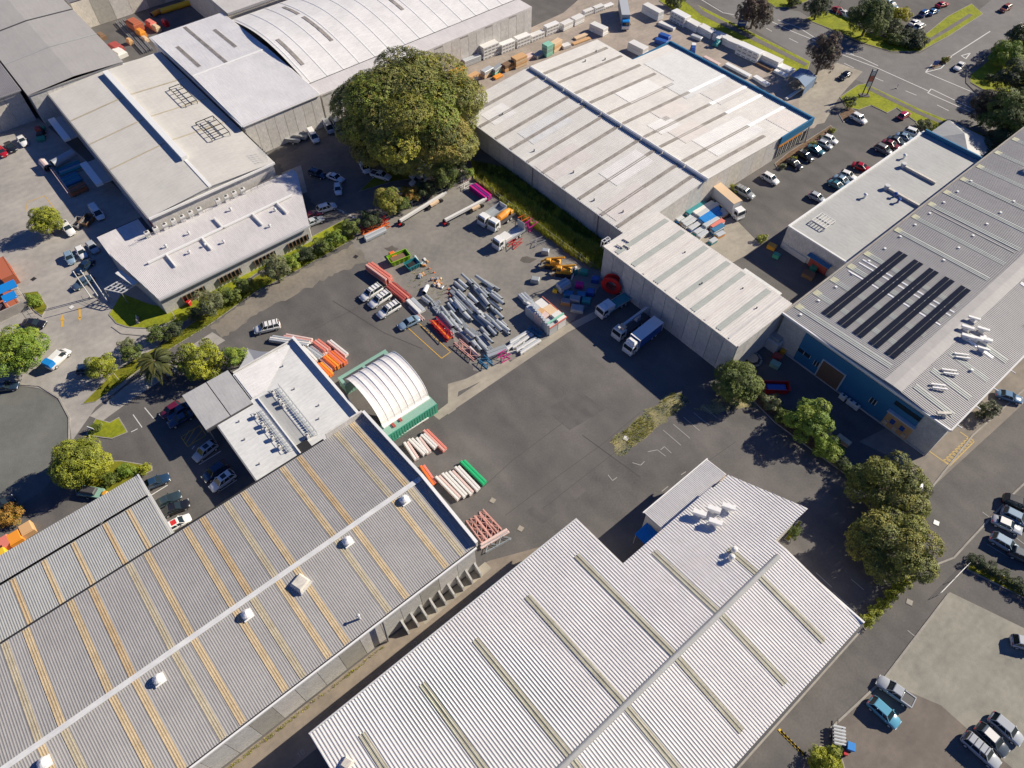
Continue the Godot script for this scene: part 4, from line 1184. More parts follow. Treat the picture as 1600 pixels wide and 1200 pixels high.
func grey_corner():
	# grey roofs in the far left corner
	var b = thing("warehouse", "dark grey pitched-roof warehouse in the top left corner", "warehouse")
	var st = fresh()
	ribbed(st, false, -290, -203.6, -13.0, -13.0, -25.0, -25.0, Vector2(-13, 9.0), Vector2(-25, 9.7), 0.4, 0.06)
	part("roof", done(st), M.roof_grey, b)
	st = fresh()
	ribbed(st, false, -290, -203.6, -25.0, -25.0, -37.5, -37.5, Vector2(-25, 9.7), Vector2(-37.5, 9.0), 0.4, 0.06)
	part("roof", done(st), M.roof_grey, b)
	for x in [-222.0, -240.0]:
		st = fresh()
		bar(st, Vector3(x, 9.12, -13.0), Vector3(x, 9.84, -25.0), 0.5, 0.1)
		bar(st, Vector3(x, 9.84, -25.0), Vector3(x, 9.12, -37.5), 0.5, 0.1)
		part("roof_seam", done(st), M.roof_zinc_pale if x > -230 else M.dark_grey, b)
	walls(b, M.wall_concrete_b, -290, -203.9, -37.2, -13.3, 8.85)
	panels("panel", [M.wall_concrete_b, M.wall_concrete], b, Vector2(-203.7, -13.3), Vector2(-203.7, -37.2), 0.0, 8.8, 6, 0.2, 0.08)
	slab("eaves_gutter", M.mid_grey, b, Vector3(-203.58, 8.75, -37.5), Vector3(-203.4, 8.95, -13.0))
	b = thing("warehouse", "lower grey-roofed warehouse with cream panel wall at the left edge", "warehouse")
	st = fresh()
	ribbed(st, true, -12.6, 30.0, -290, -290, -208.0, -208.0, Vector2(-290, 10.5), Vector2(-208, 8.8), 0.4, 0.06)
	part("roof", done(st), M.roof_slate, b)
	walls(b, M.wall_cream, -290, -209.0, -12.2, 30, 8.6)
	panels("panel", [M.wall_cream, M.wall_concrete_b], b, Vector2(-208.8, -12.2), Vector2(-208.8, 30), 0.0, 8.5, 10, 0.2, 0.09)
	slab("eaves_gutter", M.mid_grey, b, Vector3(-207.98, 8.5, -12.6), Vector3(-207.6, 8.8, 30))
	# concrete boundary wall and the sheds beyond the scrap yard
	b = thing("shed", "grey-roofed shed with a stained concrete wall at the top left edge", "building")
	walls(b, M.wall_stained, -290, -247.0, -96.0, -38.4, 7.6)
	panels("panel", [M.wall_cream, M.wall_stained, M.wall_concrete_b], b, Vector2(-246.8, -38.6), Vector2(-246.8, -96.0), 0.0, 7.7, 11, 0.2, 0.08)
	st = fresh()
	ribbed(st, true, -96.2, -38.2, -290, -290, -247.2, -247.2, Vector2(-290, 9.0), Vector2(-247.2, 7.8), 0.4, 0.06)
	part("roof", done(st), M.roof_slate, b)

func cream_roof_works():
	var b = thing("warehouse", "cream-roofed works with a long white ridge monitor and steel frames on its roof", "warehouse")
	var x0 = -204.4
	var x1 = -142.0
	var z0 = -47.6
	var z1 = -17.4
	var r = -32.0
	var pa = Vector2(z1, 7.6)
	var pb = Vector2(r, 8.6)
	var pc = Vector2(z0, 7.6)
	walls(b, M.wall_white, x0 + 0.3, x1 - 0.3, z0 + 0.3, z1 - 0.3, 7.5)
	gable(b, M.wall_concrete, false, x1 - 0.55, z1 - 0.3, z0 + 0.3, r, 7.5, 8.4)
	var st = fresh()
	ribbed(st, false, x0, x1, z1, z1, r, r, pa, pb, 0.3, 0.04)
	part("roof", done(st), M.roof_works, b)
	st = fresh()
	ribbed(st, false, x0, x1, r, r, z0, z0, pb, pc, 0.3, 0.04)
	part("roof", done(st), M.roof_works, b)
	sheets_z(b, ["sheet_olive"], [-188.4, -176.0, -163.6], 0.5, z1 - 0.2, r + 0.9, pa, pb, 0.3, 0.04)
	sheets_z(b, ["sheet_olive"], [-188.4, -176.0, -163.6], 0.5, r - 0.9, z0 + 0.2, pb, pc, 0.3, 0.04)
	slab("ridge_monitor", M.white, b, Vector3(x0 + 3.0, 8.3, r - 0.7), Vector3(x1 - 12.5, 9.5, r + 0.7))
	slab("ridge_cap", M.white, b, Vector3(x1 - 12.4, 8.4, r - 0.35), Vector3(x1, 8.72, r + 0.35))
	slab("barge_capping", M.white, b, Vector3(x1 + 0.02, 7.2, z0), Vector3(x1 + 0.3, 7.7, z1))
	slab("barge_capping", M.white, b, Vector3(x0 - 0.3, 7.3, z0), Vector3(x0 - 0.02, 7.8, z1))
	slab("box_gutter", M.black, b, Vector3(x0, 7.2, z0 - 0.3), Vector3(x1, 7.62, z0 - 0.02))
	slab("eaves_gutter", M.mid_grey, b, Vector3(x0, 7.25, z1 + 0.02), Vector3(x1, 7.55, z1 + 0.25))
	frame_of_bars(b, "steel_frame", Vector2(-184.5, -44.5), Vector2(-175.0, -41.5), 8.8, 4, 1, "black", 0.9)
	frame_of_bars(b, "steel_frame", Vector2(-166.0, -44.5), Vector2(-157.5, -40.0), 8.9, 4, 2, "black", 1.0)
	st = fresh()
	for k in 5:
		bar(st, Vector3(x1 - 1.2 - k * 0.9, 7.8, z0 + 1.0), Vector3(x1 - 1.2 - k * 0.9, 9.8, z0 + 1.0), 0.08, 0.08)
		bar(st, Vector3(x1 - 1.2 - k * 0.9, 9.4, z0 + 0.4), Vector3(x1 - 1.2 - k * 0.9, 9.4, z0 + 1.7), 0.06, 0.06)
	part("aerial", done(st), M.pale_grey, b)
	# side canopies over the loading doors
	for c in [[-198.47, -14.49, -187.34, -14.37], [-175.41, -14.04, -165.21, -13.96]]:
		var cz = (c[1] + c[3]) / 2
		slab("loading_canopy", M.roof_zinc_pale, b, Vector3(minf(c[0], c[2]), 3.9, z1 + 0.3), Vector3(maxf(c[0], c[2]), 4.15, cz - 1.0))
		slab("canopy_edge", M.white, b, Vector3(minf(c[0], c[2]), 3.8, cz - 0.98), Vector3(maxf(c[0], c[2]), 4.5, cz + 0.6))
	slab("louvre", M.red_oxide, b, Vector3(x1 - 9.0, 4.0, z1 - 0.29), Vector3(x1 - 1.0, 5.2, z1 - 0.2))
	# the low office in front of it
	b = thing("office", "long low office with pale roof and white ducts beside the hedge", "office")
	x0 = -149.8
	x1 = -122.2
	st = fresh()
	prism(st, PackedVector2Array([Vector2(-141.6, -6.9), Vector2(-141.6, -50.6), Vector2(-140.0, -50.6), Vector2(-122.6, -43.8), Vector2(-122.6, -9.5)]), 0.0, 4.5)
	part("wall", done(st), M.wall_concrete, b)
	st = fresh()
	ribbed(st, true, -7.0, -9.4, -141.6, -141.6, -140.6, -122.2, Vector2(-141.6, 3.95), Vector2(-122.2, 4.1), 0.3, 0.03)
	ribbed(st, true, -9.4, -43.9, -141.6, -141.6, -122.2, -122.2, Vector2(-141.6, 3.95), Vector2(-122.2, 4.1), 0.3, 0.03)
	ribbed(st, true, -43.9, -51.0, -141.6, -141.6, -122.2, -139.8, Vector2(-141.6, 3.95), Vector2(-122.2, 4.1), 0.3, 0.03)
	part("roof", done(st), M.roof_pink, b)
	slab("porch_roof", M.roof_pink, b, Vector3(-149.8, 3.4, -16.2), Vector3(-141.75, 3.6, -6.9))
	slab("porch_step", M.wall_concrete, b, Vector3(-149.2, 0, -15.9), Vector3(-148.9, 3.38, -7.2))
	slab("fascia", M.pale_grey, b, Vector3(-122.18, 3.6, -43.9), Vector3(-121.9, 4.05, -9.4))
	duct(b, Vector3(-133.0, 4.45, -12.0), Vector3(-133.0, 4.45, -46.0), 0.4)
	for z in [-16.0, -24.0, -29.0, -36.0, -42.0]:
		duct(b, Vector3(-137.2 if int(z) % 2 else -128.4, 4.42, z), Vector3(-132.8, 4.42, z), 0.34)
	for s in [[-135.5, -17.0], [-136.2, -22.5], [-130.4, -23.5], [-128.8, -27.0], [-130.5, -20.0], [-137.5, -33.0], [-127.0, -37.0], [-131.0, -40.5]]:
		st = fresh()
		tube(st, Vector3(s[0], 4.0, s[1]), Vector3(s[0], 4.7, s[1]), 0.2, 0.2, 8)
		tube(st, Vector3(s[0], 4.7, s[1]), Vector3(s[0], 4.9, s[1]), 0.36, 0.15, 8)
		part("cowl", done(st), M.pale_grey, b)
	st = fresh()
	for k in 22:
		bar(st, Vector3(-140.6, 4.0, -12.5 - k * 1.6), Vector3(-140.6, 4.9, -12.5 - k * 1.6), 0.06, 0.06)
	bar(st, Vector3(-140.6, 4.95, -12.5), Vector3(-140.6, 4.95, -47.0), 0.07, 0.07)
	part("safety_rail", done(st), M.mid_grey, b)
	for k in 11:
		air_unit(b, Vector3(-141.2 - 0.15 * (k % 2), 4.0, -15.5 - k * 2.0 - (2.5 if k > 6 else 0.0)), 0.9, 1.3, 1.1)
	for k in 4:
		slab("window", M.window_dark, b, Vector3(-122.58, 1.0, -13.5 - k * 8.2 - 5.0), Vector3(-122.5, 2.4, -13.5 - k * 8.2))
		for j in 6:
			slab("fin", M.timber_dark, b, Vector3(-122.56, 0.9, -13.6 - k * 8.2 - j * 0.9), Vector3(-122.2, 2.5, -13.4 - k * 8.2 - j * 0.9))
	for c in b.get_children():
		c.position.x += 1.0
		if not (c.name.begins_with("window") or c.name.begins_with("fin") or c.name.begins_with("porch") or c.name.begins_with("wall")):
			c.position.y += 0.8
	# entrance pergola
	var g = thing("pergola", "open steel-beam pergola at the low office entrance above the shaded lawn", "pergola")
	st = fresh()
	var a = Vector3(-132.92, 3.2, -2.2)
	var dx = Vector3(-133.54, 3.2, -7.19) - a
	var dz = Vector3(-129.58, 3.2, -4.49) - a
	for k in 5:
		bar(st, a + dz * k / 4.0, a + dz * k / 4.0 + dx, 0.14, 0.2)
	for k in 5:
		bar(st, a + dx * k / 4.0 + Vector3(0, 0.02, 0), a + dx * k / 4.0 + dz + Vector3(0, 0.02, 0), 0.14, 0.18)
	part("beams", done(st), M.pale_grey, g)
	for v in [a, a + dz, a + dx, a + dx + dz]:
		st = fresh()
		bar(st, Vector3(v.x, 0, v.z), v, 0.16, 0.16)
		part("post", done(st), M.mid_grey, g)
	st = fresh()
	bar(st, Vector3(-135.25, 3.8, -6.24), Vector3(-129.46, 3.8, -7.68), 1.2, 0.3)
	part("entrance_canopy", done(st), M.off_white, g)

func office():
	var b = thing("office", "white flat-roofed office with screened plant deck beside the domed tent", "office")
	var plan = PackedVector2Array([Vector2(-94.0, -24.4), Vector2(-70.6, -24.4), Vector2(-70.6, -5.0), Vector2(-86.6, -5.0), Vector2(-86.6, -12.2), Vector2(-94.0, -12.2)])
	var st = fresh()
	prism(st, plan, 0.0, 4.7)
	part("wall", done(st), M.wall_white, b)
	st = fresh()
	for q in Geometry2D.offset_polygon(plan, 0.25):
		prism(st, q, 4.72, 4.95, true)
	part("roof", done(st), M.roof_green_white, b)
	st = fresh()
	ribbed(st, false, -93.9, -87.0, -24.2, -15.0, -12.2, -12.2, Vector2(-24.3, 5.0), Vector2(-12.2, 5.05), 0.25, 0.04)
	part("ribbed_roof", done(st), M.roof_fresh, b)
	slab("parapet", M.wall_white, b, Vector3(-94.4, 4.4, -24.95), Vector3(-69.2, 5.7, -24.66))
	slab("coping", M.white, b, Vector3(-94.5, 5.7, -25.05), Vector3(-69.2, 5.8, -24.55))
	slab("parapet", M.wall_white, b, Vector3(-94.55, 4.4, -24.6), Vector3(-94.27, 5.25, -12.2))
	slab("roof_infill", M.roof_green_white, b, Vector3(-70.34, 4.7, -24.6), Vector3(-68.7, 4.93, -4.8))
	slab("fascia", M.mid_grey, b, Vector3(-86.8, 4.45, -4.73), Vector3(-68.7, 4.9, -4.55))
	slab("sunken_roof", M.roof_zinc_pale, b, Vector3(-86.4, 4.98, -15.4), Vector3(-73.4, 5.02, -13.2))
	slab("light_well", M.black, b, Vector3(-73.3, 4.96, -15.2), Vector3(-69.8, 4.99, -12.8))
	slab("low_wall", M.white, b, Vector3(-86.4, 4.98, -13.1), Vector3(-70.6, 5.3, -12.85))
	# plant deck: units behind louvred screens
	for k in 2:
		var x = -83.5 if k == 0 else -86.0
		var z = -11.6 if k == 0 else -16.4
		var n = 9 if k == 0 else 11
		st = fresh()
		for j in n * 2:
			bar(st, Vector3(x + j * 0.6, 5.0, z - 0.5), Vector3(x + j * 0.6 + 0.3, 5.25, z + 0.3), 0.5, 0.04)
		part("louvred_walkway", done(st), M.galvanised, b)
		st = fresh()
		for j in n + 1:
			bar(st, Vector3(x + j * 1.2, 4.95, z - 0.7), Vector3(x + j * 1.2, 6.3, z - 0.7), 0.06, 0.06)
		for y in [5.7, 6.3]:
			bar(st, Vector3(x, y, z - 0.7), Vector3(x + n * 1.2, y, z - 0.7), 0.06, 0.06)
		part("plant_screen", done(st), M.galvanised, b)
		for j in [0, 2, 3, 5, 7] if k == 0 else [0, 2, 3, 10]:
			air_unit(b, Vector3(x + 0.6 + j * 1.2, 4.95, z + 0.8), 0.8, 0.9, 0.5)
	for s in [[-84, -8], [-80, -7], [-74, -6.6], [-90, -20], [-84, -19], [-78, -20.5], [-75.5, -19]]:
		vent_pipe(b, Vector3(s[0], 4.95, s[1]), 0.35, 0.14, "mid_grey")
	# carport roof in two grey leaves
	var c = thing("carport", "flat grey carport roof in two leaves over the parked cars by the palm", "carport")
	var q = [Vector3(-95.81, 5.1, -2.78), Vector3(-95.4, 5.1, -11.87), Vector3(-85.89, 5.1, -11.55), Vector3(-86.2, 5.1, -2.74)]
	var x0 = (q[0].x + q[1].x) / 2
	var x1 = (q[2].x + q[3].x) / 2
	var z0 = (q[1].z + q[2].z) / 2
	var z1 = (q[0].z + q[3].z) / 2
	var zm = lerpf(z0, z1, 0.48)
	slab("roof", M.roof_carport, c, Vector3(x0, 4.8, z0), Vector3(x1, 5.15, zm - 0.08))
	slab("roof", M.roof_carport, c, Vector3(x0, 4.8, zm + 0.08), Vector3(x1, 5.13, z1))
	slab("centre_gutter", M.black, c, Vector3(x0, 4.85, zm - 0.07), Vector3(x1, 4.98, zm + 0.07))
	slab("edge_trim", M.dark_grey, c, Vector3(x1 + 0.02, 4.6, z0), Vector3(x1 + 0.3, 5.1, z1))
	for s in [[x0 + 0.4, z1 - 0.4], [x1 - 0.4, z1 - 0.4], [x0 + 0.4, z0 + 0.4], [x1 - 0.4, z0 + 0.4]]:
		slab("post", M.mid_grey, c, Vector3(s[0] - 0.1, 0, s[1] - 0.1), Vector3(s[0] + 0.1, 4.79, s[1] + 0.1))

func side_office():
	# shade sail by the office
	var s = thing("shade_sail", "grey triangular shade sail stretched beside the white office roof", "shade sail")
	var st = fresh()
	var a = Vector3(-94.64, 4.2, -12.22)
	var b = Vector3(-99.67, 3.2, -17.27)
	var c = Vector3(-93.87, 4.9, -21.05)
	var m = (a + b + c) / 3.0 - Vector3(0, 0.5, 0)
	for e in [[a, b], [b, c], [c, a]]:
		var mid = (e[0] + e[1]) / 2.0
		mid = mid.lerp(m, 0.16)
		tri(st, e[0], mid, m)
		tri(st, mid, e[1], m)
	part("cloth", done(st), M.sail, s)
	for v in [a, b, c]:
		st = fresh()
		tube(st, Vector3(v.x, 0, v.z), Vector3(v.x, v.y + 0.2, v.z), 0.09, 0.07, 8)
		part("post", done(st), M.pale_grey, s)

func container(called, label, at, l, turn, mat, lid):
	var b = thing(called, label, "container", at, turn)
	var st = fresh()
	var n = int(l / 0.28)
	for s in [-1.22, 1.22]:
		for i in n:
			var z = -l / 2 + i * 0.28
			var o = 0.04 if i % 2 else 0.0
			box(st, Vector3(s - 0.05 + o * signf(s), 0.15, z), Vector3(s + 0.05 + o * signf(s), 2.5, z + 0.27))
	part("side", done(st), M[mat], b)
	slab("end", M[mat], b, Vector3(-1.2, 0.12, -l / 2), Vector3(1.2, 2.5, -l / 2 + 0.1))
	slab("end", M[mat], b, Vector3(-1.2, 0.12, l / 2 - 0.1), Vector3(1.2, 2.5, l / 2))
	slab("roof", M[lid], b, Vector3(-1.2, 2.5, -l / 2), Vector3(1.2, 2.58, l / 2))
	st = fresh()
	for x in [-1.26, 1.26]:
		bar(st, Vector3(x, 2.56, -l / 2 - 0.02), Vector3(x, 2.56, l / 2 + 0.02), 0.14, 0.14)
		bar(st, Vector3(x, 0.08, -l / 2 - 0.02), Vector3(x, 0.08, l / 2 + 0.02), 0.14, 0.16)
	part("rail", done(st), M[mat], b)
	return b

func tent_shelter():
	var x0 = Vector3(-81.51, 2.6, -26.5).x
	var z0 = (Vector3(-81.88, 2.6, -37.5).z + Vector3(-67.02, 2.6, -37.86).z) / 2
	var z1 = (Vector3(-81.51, 2.6, -26.5).z + Vector3(-68.16, 2.6, -27.39).z) / 2
	var xa = (Vector3(-81.51, 2.6, -26.5).x + Vector3(-81.88, 2.6, -37.5).x) / 2
	var xb = (Vector3(-67.02, 2.6, -37.86).x + Vector3(-68.01, 2.6, -27.56).x) / 2
	var l = z1 - z0
	var ca = container("shipping_container", "pale green container with dark top under the far side of the dome tent", Vector3(xa, 0, (z0 + z1) / 2), l, 0, "green_pale", "green_pale")
	for k in 2:
		part("roof_slot", box_mesh(1.2, 0.03, l * 0.4), M.dark_grey, ca, Vector3(0, 2.585, l * (0.24 if k else -0.22)))
	var cb = container("shipping_container", "green ribbed container under the near side of the dome tent", Vector3(xb, 0, (z0 + z1) / 2), l, 0, "green_steel", "green_pale")
	for k in 2:
		part("red_block", box_mesh(0.9, 0.25, 0.5), M.red_oxide, cb, Vector3(-0.2 + 0.3 * k, 2.58, l / 2 - 3.6 + k * 1.6))
	var t = thing("dome_tent", "white arched fabric tent roof spanning two green containers", "tent")
	var n = 14
	var xl = xa + 1.0
	var xr = xb - 0.9
	var bays = 7
	for k in bays:
		var za = lerpf(z0 + 0.3, z1 - 0.3, k / float(bays))
		var zb = lerpf(z0 + 0.3, z1 - 0.3, (k + 1) / float(bays))
		var st = fresh()
		for i in n:
			var p = []
			for e in [i, i + 1]:
				var f = PI * e / n
				p.append(Vector2(lerpf(xl, xr, 0.5 - 0.5 * cos(f)), 2.55 + 4.7 * pow(sin(f), 0.85)))
			var zm = (za + zb) / 2
			for s in [[za, zm, 0.0, 0.06], [zm, zb, 0.06, 0.0]]:
				quad(st, Vector3(p[0].x, p[0].y - s[2], s[0]), Vector3(p[1].x, p[1].y - s[2], s[0]), Vector3(p[1].x, p[1].y - s[3], s[1]), Vector3(p[0].x, p[0].y - s[3], s[1]))
		part("fabric_bay", done(st), M.tent, t)
	for k in bays + 1:
		var z = lerpf(z0 + 0.3, z1 - 0.3, k / float(bays))
		var st = fresh()
		for i in n:
			var f0 = PI * i / n
			var f1 = PI * (i + 1) / n
			bar(st, Vector3(lerpf(xl, xr, 0.5 - 0.5 * cos(f0)), 2.6 + 4.7 * pow(sin(f0), 0.85), z), Vector3(lerpf(xl, xr, 0.5 - 0.5 * cos(f1)), 2.58 + 4.7 * pow(sin(f1), 0.85), z), 0.1, 0.06)
		part("hoop", done(st), M.white, t)
	slab("skirt", M.tent, t, Vector3(xr - 0.1, 2.6, z0 + 0.3), Vector3(xr + 0.5, 2.9, z1 - 0.3))

# ---------------------------------------------------------------- plants
func make_clump():
	# a spray of leaf blades round a twig end
	var r = RandomNumberGenerator.new()
	r.seed = 5
	var st = fresh()
	for i in 11:
		var a = r.randf() * TAU
		var q = sqrt(r.randf()) * 0.85
		var c = Vector3(cos(a) * q, r.randf_range(-0.35, 0.3), sin(a) * q)
		var n = Vector3(r.randfn() * 0.45, 1.0, r.randfn() * 0.45).normalized()
		var d = n.cross(Vector3(r.randf_range(-1, 1), 0.1, r.randf_range(-1, 1))).normalized()
		var side = n.cross(d)
		var l = r.randf_range(0.28, 0.46)
		var w = r.randf_range(0.15, 0.24)
		quad(st, c - d * l, c + side * w - n * 0.04, c + d * l, c - side * w - n * 0.04)
	clump_mesh = done(st)
	st = fresh()
	for i in 7:
		var a = r.randf_range(0, TAU)
		var d = Vector3(cos(a), 0, sin(a))
		var s = d * r.randf_range(0.0, 0.3)
		var side = Vector3(-d.z, 0, d.x) * 0.06
		var top = s + d * r.randf_range(0.1, 0.4) + Vector3(0, r.randf_range(0.6, 1.1), 0)
		tri(st, s - side, top, s + side)
	blade_mesh = done(st)

const TONES = {
	"moss": [Color(0.2, 0.215, 0.03), Color(0.15, 0.17, 0.026), Color(0.25, 0.23, 0.035), Color(0.11, 0.13, 0.022)],
	"olive": [Color(0.333, 0.325, 0.028), Color(0.230, 0.237, 0.057), Color(0.196, 0.250, 0.024), Color(0.223, 0.217, 0.027), Color(0.133, 0.151, 0.021), Color(0.285, 0.229, 0.041), Color(0.090, 0.112, 0.021)],
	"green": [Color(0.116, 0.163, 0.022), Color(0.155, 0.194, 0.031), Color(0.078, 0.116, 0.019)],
	"bright": [Color(0.186, 0.279, 0.023), Color(0.139, 0.232, 0.025), Color(0.248, 0.310, 0.031)],
	"lime": [Color(0.341, 0.357, 0.019), Color(0.264, 0.295, 0.019), Color(0.186, 0.217, 0.022)],
	"dark": [Color(0.046, 0.074, 0.022), Color(0.070, 0.093, 0.025), Color(0.034, 0.053, 0.019)],
	"maroon": [Color(0.093, 0.062, 0.046), Color(0.070, 0.070, 0.034), Color(0.124, 0.078, 0.054)],
	"yellow": [Color(0.527, 0.465, 0.019), Color(0.403, 0.372, 0.022)],
	"grey": [Color(0.155, 0.178, 0.078), Color(0.116, 0.139, 0.054), Color(0.202, 0.202, 0.093)],
	"autumn": [Color(0.310, 0.155, 0.023), Color(0.202, 0.202, 0.028), Color(0.388, 0.217, 0.031)],
	"straw": [Color(0.42, 0.42, 0.04), Color(0.34, 0.38, 0.03), Color(0.5, 0.45, 0.1)],
}

func leaves_on(parent, lobes, size, per, tones, r):
	var xf = []
	var cols = PackedColorArray()
	for lb in lobes:
		var n = int(per * lb[1] * lb[1])
		for i in n:
			var d = Vector3(r.randfn(), r.randfn(), r.randfn()).normalized()
			var k = 1.0 - 0.35 * r.randf() * r.randf()
			if d.y < -0.35 and r.randf() < 0.6:
				continue
			var p = lb[0] + Vector3(d.x * lb[1], d.y * lb[1] * lb[2], d.z * lb[1]) * k
			if p.y < 0.25:
				continue
			var s = size * r.randf_range(0.7, 1.3)
			var up = (d + Vector3(0, 0.55, 0) + Vector3(r.randfn(), r.randfn(), r.randfn()) * 0.3).normalized()
			var side = up.cross(Vector3(r.randfn(), r.randfn(), r.randfn())).normalized()
			var b = Basis(side, up, side.cross(up)).scaled(Vector3.ONE * s)
			xf.append(Transform3D(b, p))
			var c = tones[lb[3] if r.randf() < 0.6 else r.randi() % tones.size()]
			var v = r.randf_range(0.75, 1.25)
			cols.append(Color(c.r * v, c.g * v, c.b * v))
	var mm = MultiMesh.new()
	mm.transform_format = MultiMesh.TRANSFORM_3D
	mm.use_colors = true
	mm.mesh = clump_mesh
	mm.instance_count = xf.size()
	for i in xf.size():
		mm.set_instance_transform(i, xf[i])
		mm.set_instance_color(i, cols[i])
	var o = MultiMeshInstance3D.new()
	o.name = "crown"
	o.multimesh = mm
	o.material_override = M.leaves
	o.set_meta("kind", "stuff")
	parent.add_child(o, true)

# c is the middle of the crown
func tree(called, label, cat, c, rx, ry, tone, seed_, group = "", leaf = 0.0, per = 0.0):
	var r = RandomNumberGenerator.new()
	r.seed = seed_ * 31 + 7
	var t = thing(called, label, cat, Vector3(c.x, 0, c.z), 0.0, group)
	var mid = Vector3(0, c.y, 0)
	var lobes = []
	var tones = TONES[tone]
	var n = clampi(int(rx * 3.2), 5, 46)
	lobes.append([mid, rx * 0.66, ry / rx * 0.95, 0])
	for i in n:
		var y = 1.0 - 1.55 * (i + 0.5) / n
		var a = i * 2.39996 + r.randf_range(-0.4, 0.4)
		var q = sqrt(maxf(0.0, 1.0 - y * y))
		var out = r.randf_range(0.62, 0.82) if not called.begins_with("round") else r.randf_range(0.54, 0.62)
		var p = mid + Vector3(cos(a) * q * rx * out, y * ry * out, sin(a) * q * rx * out)
		lobes.append([p, rx * (r.randf_range(0.26, 0.4) if not called.begins_with("round") else r.randf_range(0.4, 0.46)), clampf(ry / rx, 0.6, 1.2) * 0.9, r.randi() % tones.size()])
	if leaf == 0.0:
		leaf = clampf(0.2 + rx * 0.028, 0.24, 0.5)
	if per == 0.0:
		per = 6.5 / (leaf * leaf)
	# stem and limbs
	var st = fresh()
	var tr = clampf(rx * 0.06, 0.07, 1.1)
	var fork = Vector3(0, maxf(0.4, c.y - ry * 0.55), 0)
	tube(st, Vector3.ZERO, fork, tr * 1.25, tr * 0.85, 8, false)
	for i in mini(9, lobes.size() - 1):
		var tip = lobes[1 + (i * 3) % (lobes.size() - 1)][0]
		var knee = fork.lerp(tip, 0.5) + Vector3(0, ry * 0.08, 0)
		tube(st, fork, knee, tr * 0.6, tr * 0.36, 6, false)
		tube(st, knee, tip, tr * 0.36, tr * 0.12, 5, false)
	part("trunk" if rx > 1.6 else "stems", done(st), M.bark, t)
	leaves_on(t, lobes, leaf, per, tones, r)
	return t

func palm(c, r0):
	var t = thing("palm_tree", "tall date palm with spreading fronds beside the driveway entrance", "palm tree", Vector3(c.x, 0, c.z))
	var st = fresh()
	for i in 8:
		tube(st, Vector3(0, c.y * i / 8.0, 0), Vector3(0, c.y * (i + 1) / 8.0, 0), 0.38, 0.3, 10, false)
	tube(st, Vector3(0, c.y, 0), Vector3(0, c.y + 0.6, 0), 0.45, 0.1, 10)
	part("trunk", done(st), M.bark, t)
	var rr = RandomNumberGenerator.new()
	rr.seed = 3
	var kinds = []
	for k in 3:
		st = fresh()
		var last = Vector3.ZERO
		for i in range(1, 13):
			var f = i / 12.0
			var p = Vector3(0, [0.9, 0.45, 0.1][k] * r0 * f - [1.0, 0.95, 0.9][k] * r0 * f * f, -r0 * f * [0.9, 1.05, 0.95][k])
			bar(st, last, p, 0.07, 0.04)
			var w = r0 * 0.2 * sin(PI * clampf(f * 0.9 + 0.06, 0, 1))
			for s in [-1, 1]:
				for h in 2:
					var b = last.lerp(p, h * 0.5)
					var tip = b + Vector3(s * w, -0.25 * w, -0.5 * w)
					quad(st, b, b + Vector3(s * w * 0.5, 0.05, -0.1), tip, b + Vector3(s * w * 0.45, -0.05, -0.34))
			last = p
		kinds.append(done(st))
	var greens = [plain("frond_a", Color(0.1, 0.115, 0.03), 0.6), plain("frond_b", Color(0.14, 0.14, 0.035), 0.6), plain("frond_c", Color(0.07, 0.085, 0.025), 0.6)]
	for i in 34:
		var o = part("frond", kinds[0 if i < 10 else 1 if i < 24 else 2], greens[i % 3], t, Vector3(0, c.y + 0.3, 0), i * 137.5 + rr.randf_range(-8, 8))
	st = fresh()
	for i in 10:
		var a = i * 0.63
		tube(st, Vector3(0, c.y + 0.2, 0), Vector3(cos(a) * 0.9, c.y - 0.3, sin(a) * 0.9), 0.14, 0.05, 5)
	part("fruit_stalks", done(st), M.orange_warm, t)

func tufts(called, label, poly, n, size, tone, y = 0.1):
	var p = pts(poly)
	var lo = p[0]
	var hi = p[0]
	for v in p:
		lo = lo.min(v)
		hi = hi.max(v)
	var r = RandomNumberGenerator.new()
	r.seed = n
	var mm = MultiMesh.new()
	mm.transform_format = MultiMesh.TRANSFORM_3D
	mm.use_colors = true
	mm.mesh = blade_mesh
	mm.instance_count = n
	var noise = FastNoiseLite.new()
	noise.frequency = 0.12
	var i = 0
	while i < n:
		var q = Vector2(r.randf_range(lo.x, hi.x), r.randf_range(lo.y, hi.y))
		if not Geometry2D.is_point_in_polygon(q, p) or noise.get_noise_2dv(q) < r.randf_range(-0.5, 0.3):
			continue
		mm.set_instance_transform(i, Transform3D(Basis(Vector3.UP, r.randf() * TAU).scaled(Vector3.ONE * size * r.randf_range(0.5, 1.4)), Vector3(q.x, y, q.y)))
		var c = TONES[tone][r.randi() % TONES[tone].size()]
		var v = r.randf_range(0.75, 1.3)
		mm.set_instance_color(i, Color(c.r * v, c.g * v, c.b * v))
		i += 1
	var o = MultiMeshInstance3D.new()
	o.name = numbered(called)
	o.multimesh = mm
	o.material_override = M.leaves
	o.set_meta("kind", "stuff")
	o.set_meta("label", label)
	o.set_meta("category", "grass")
	add_child(o)

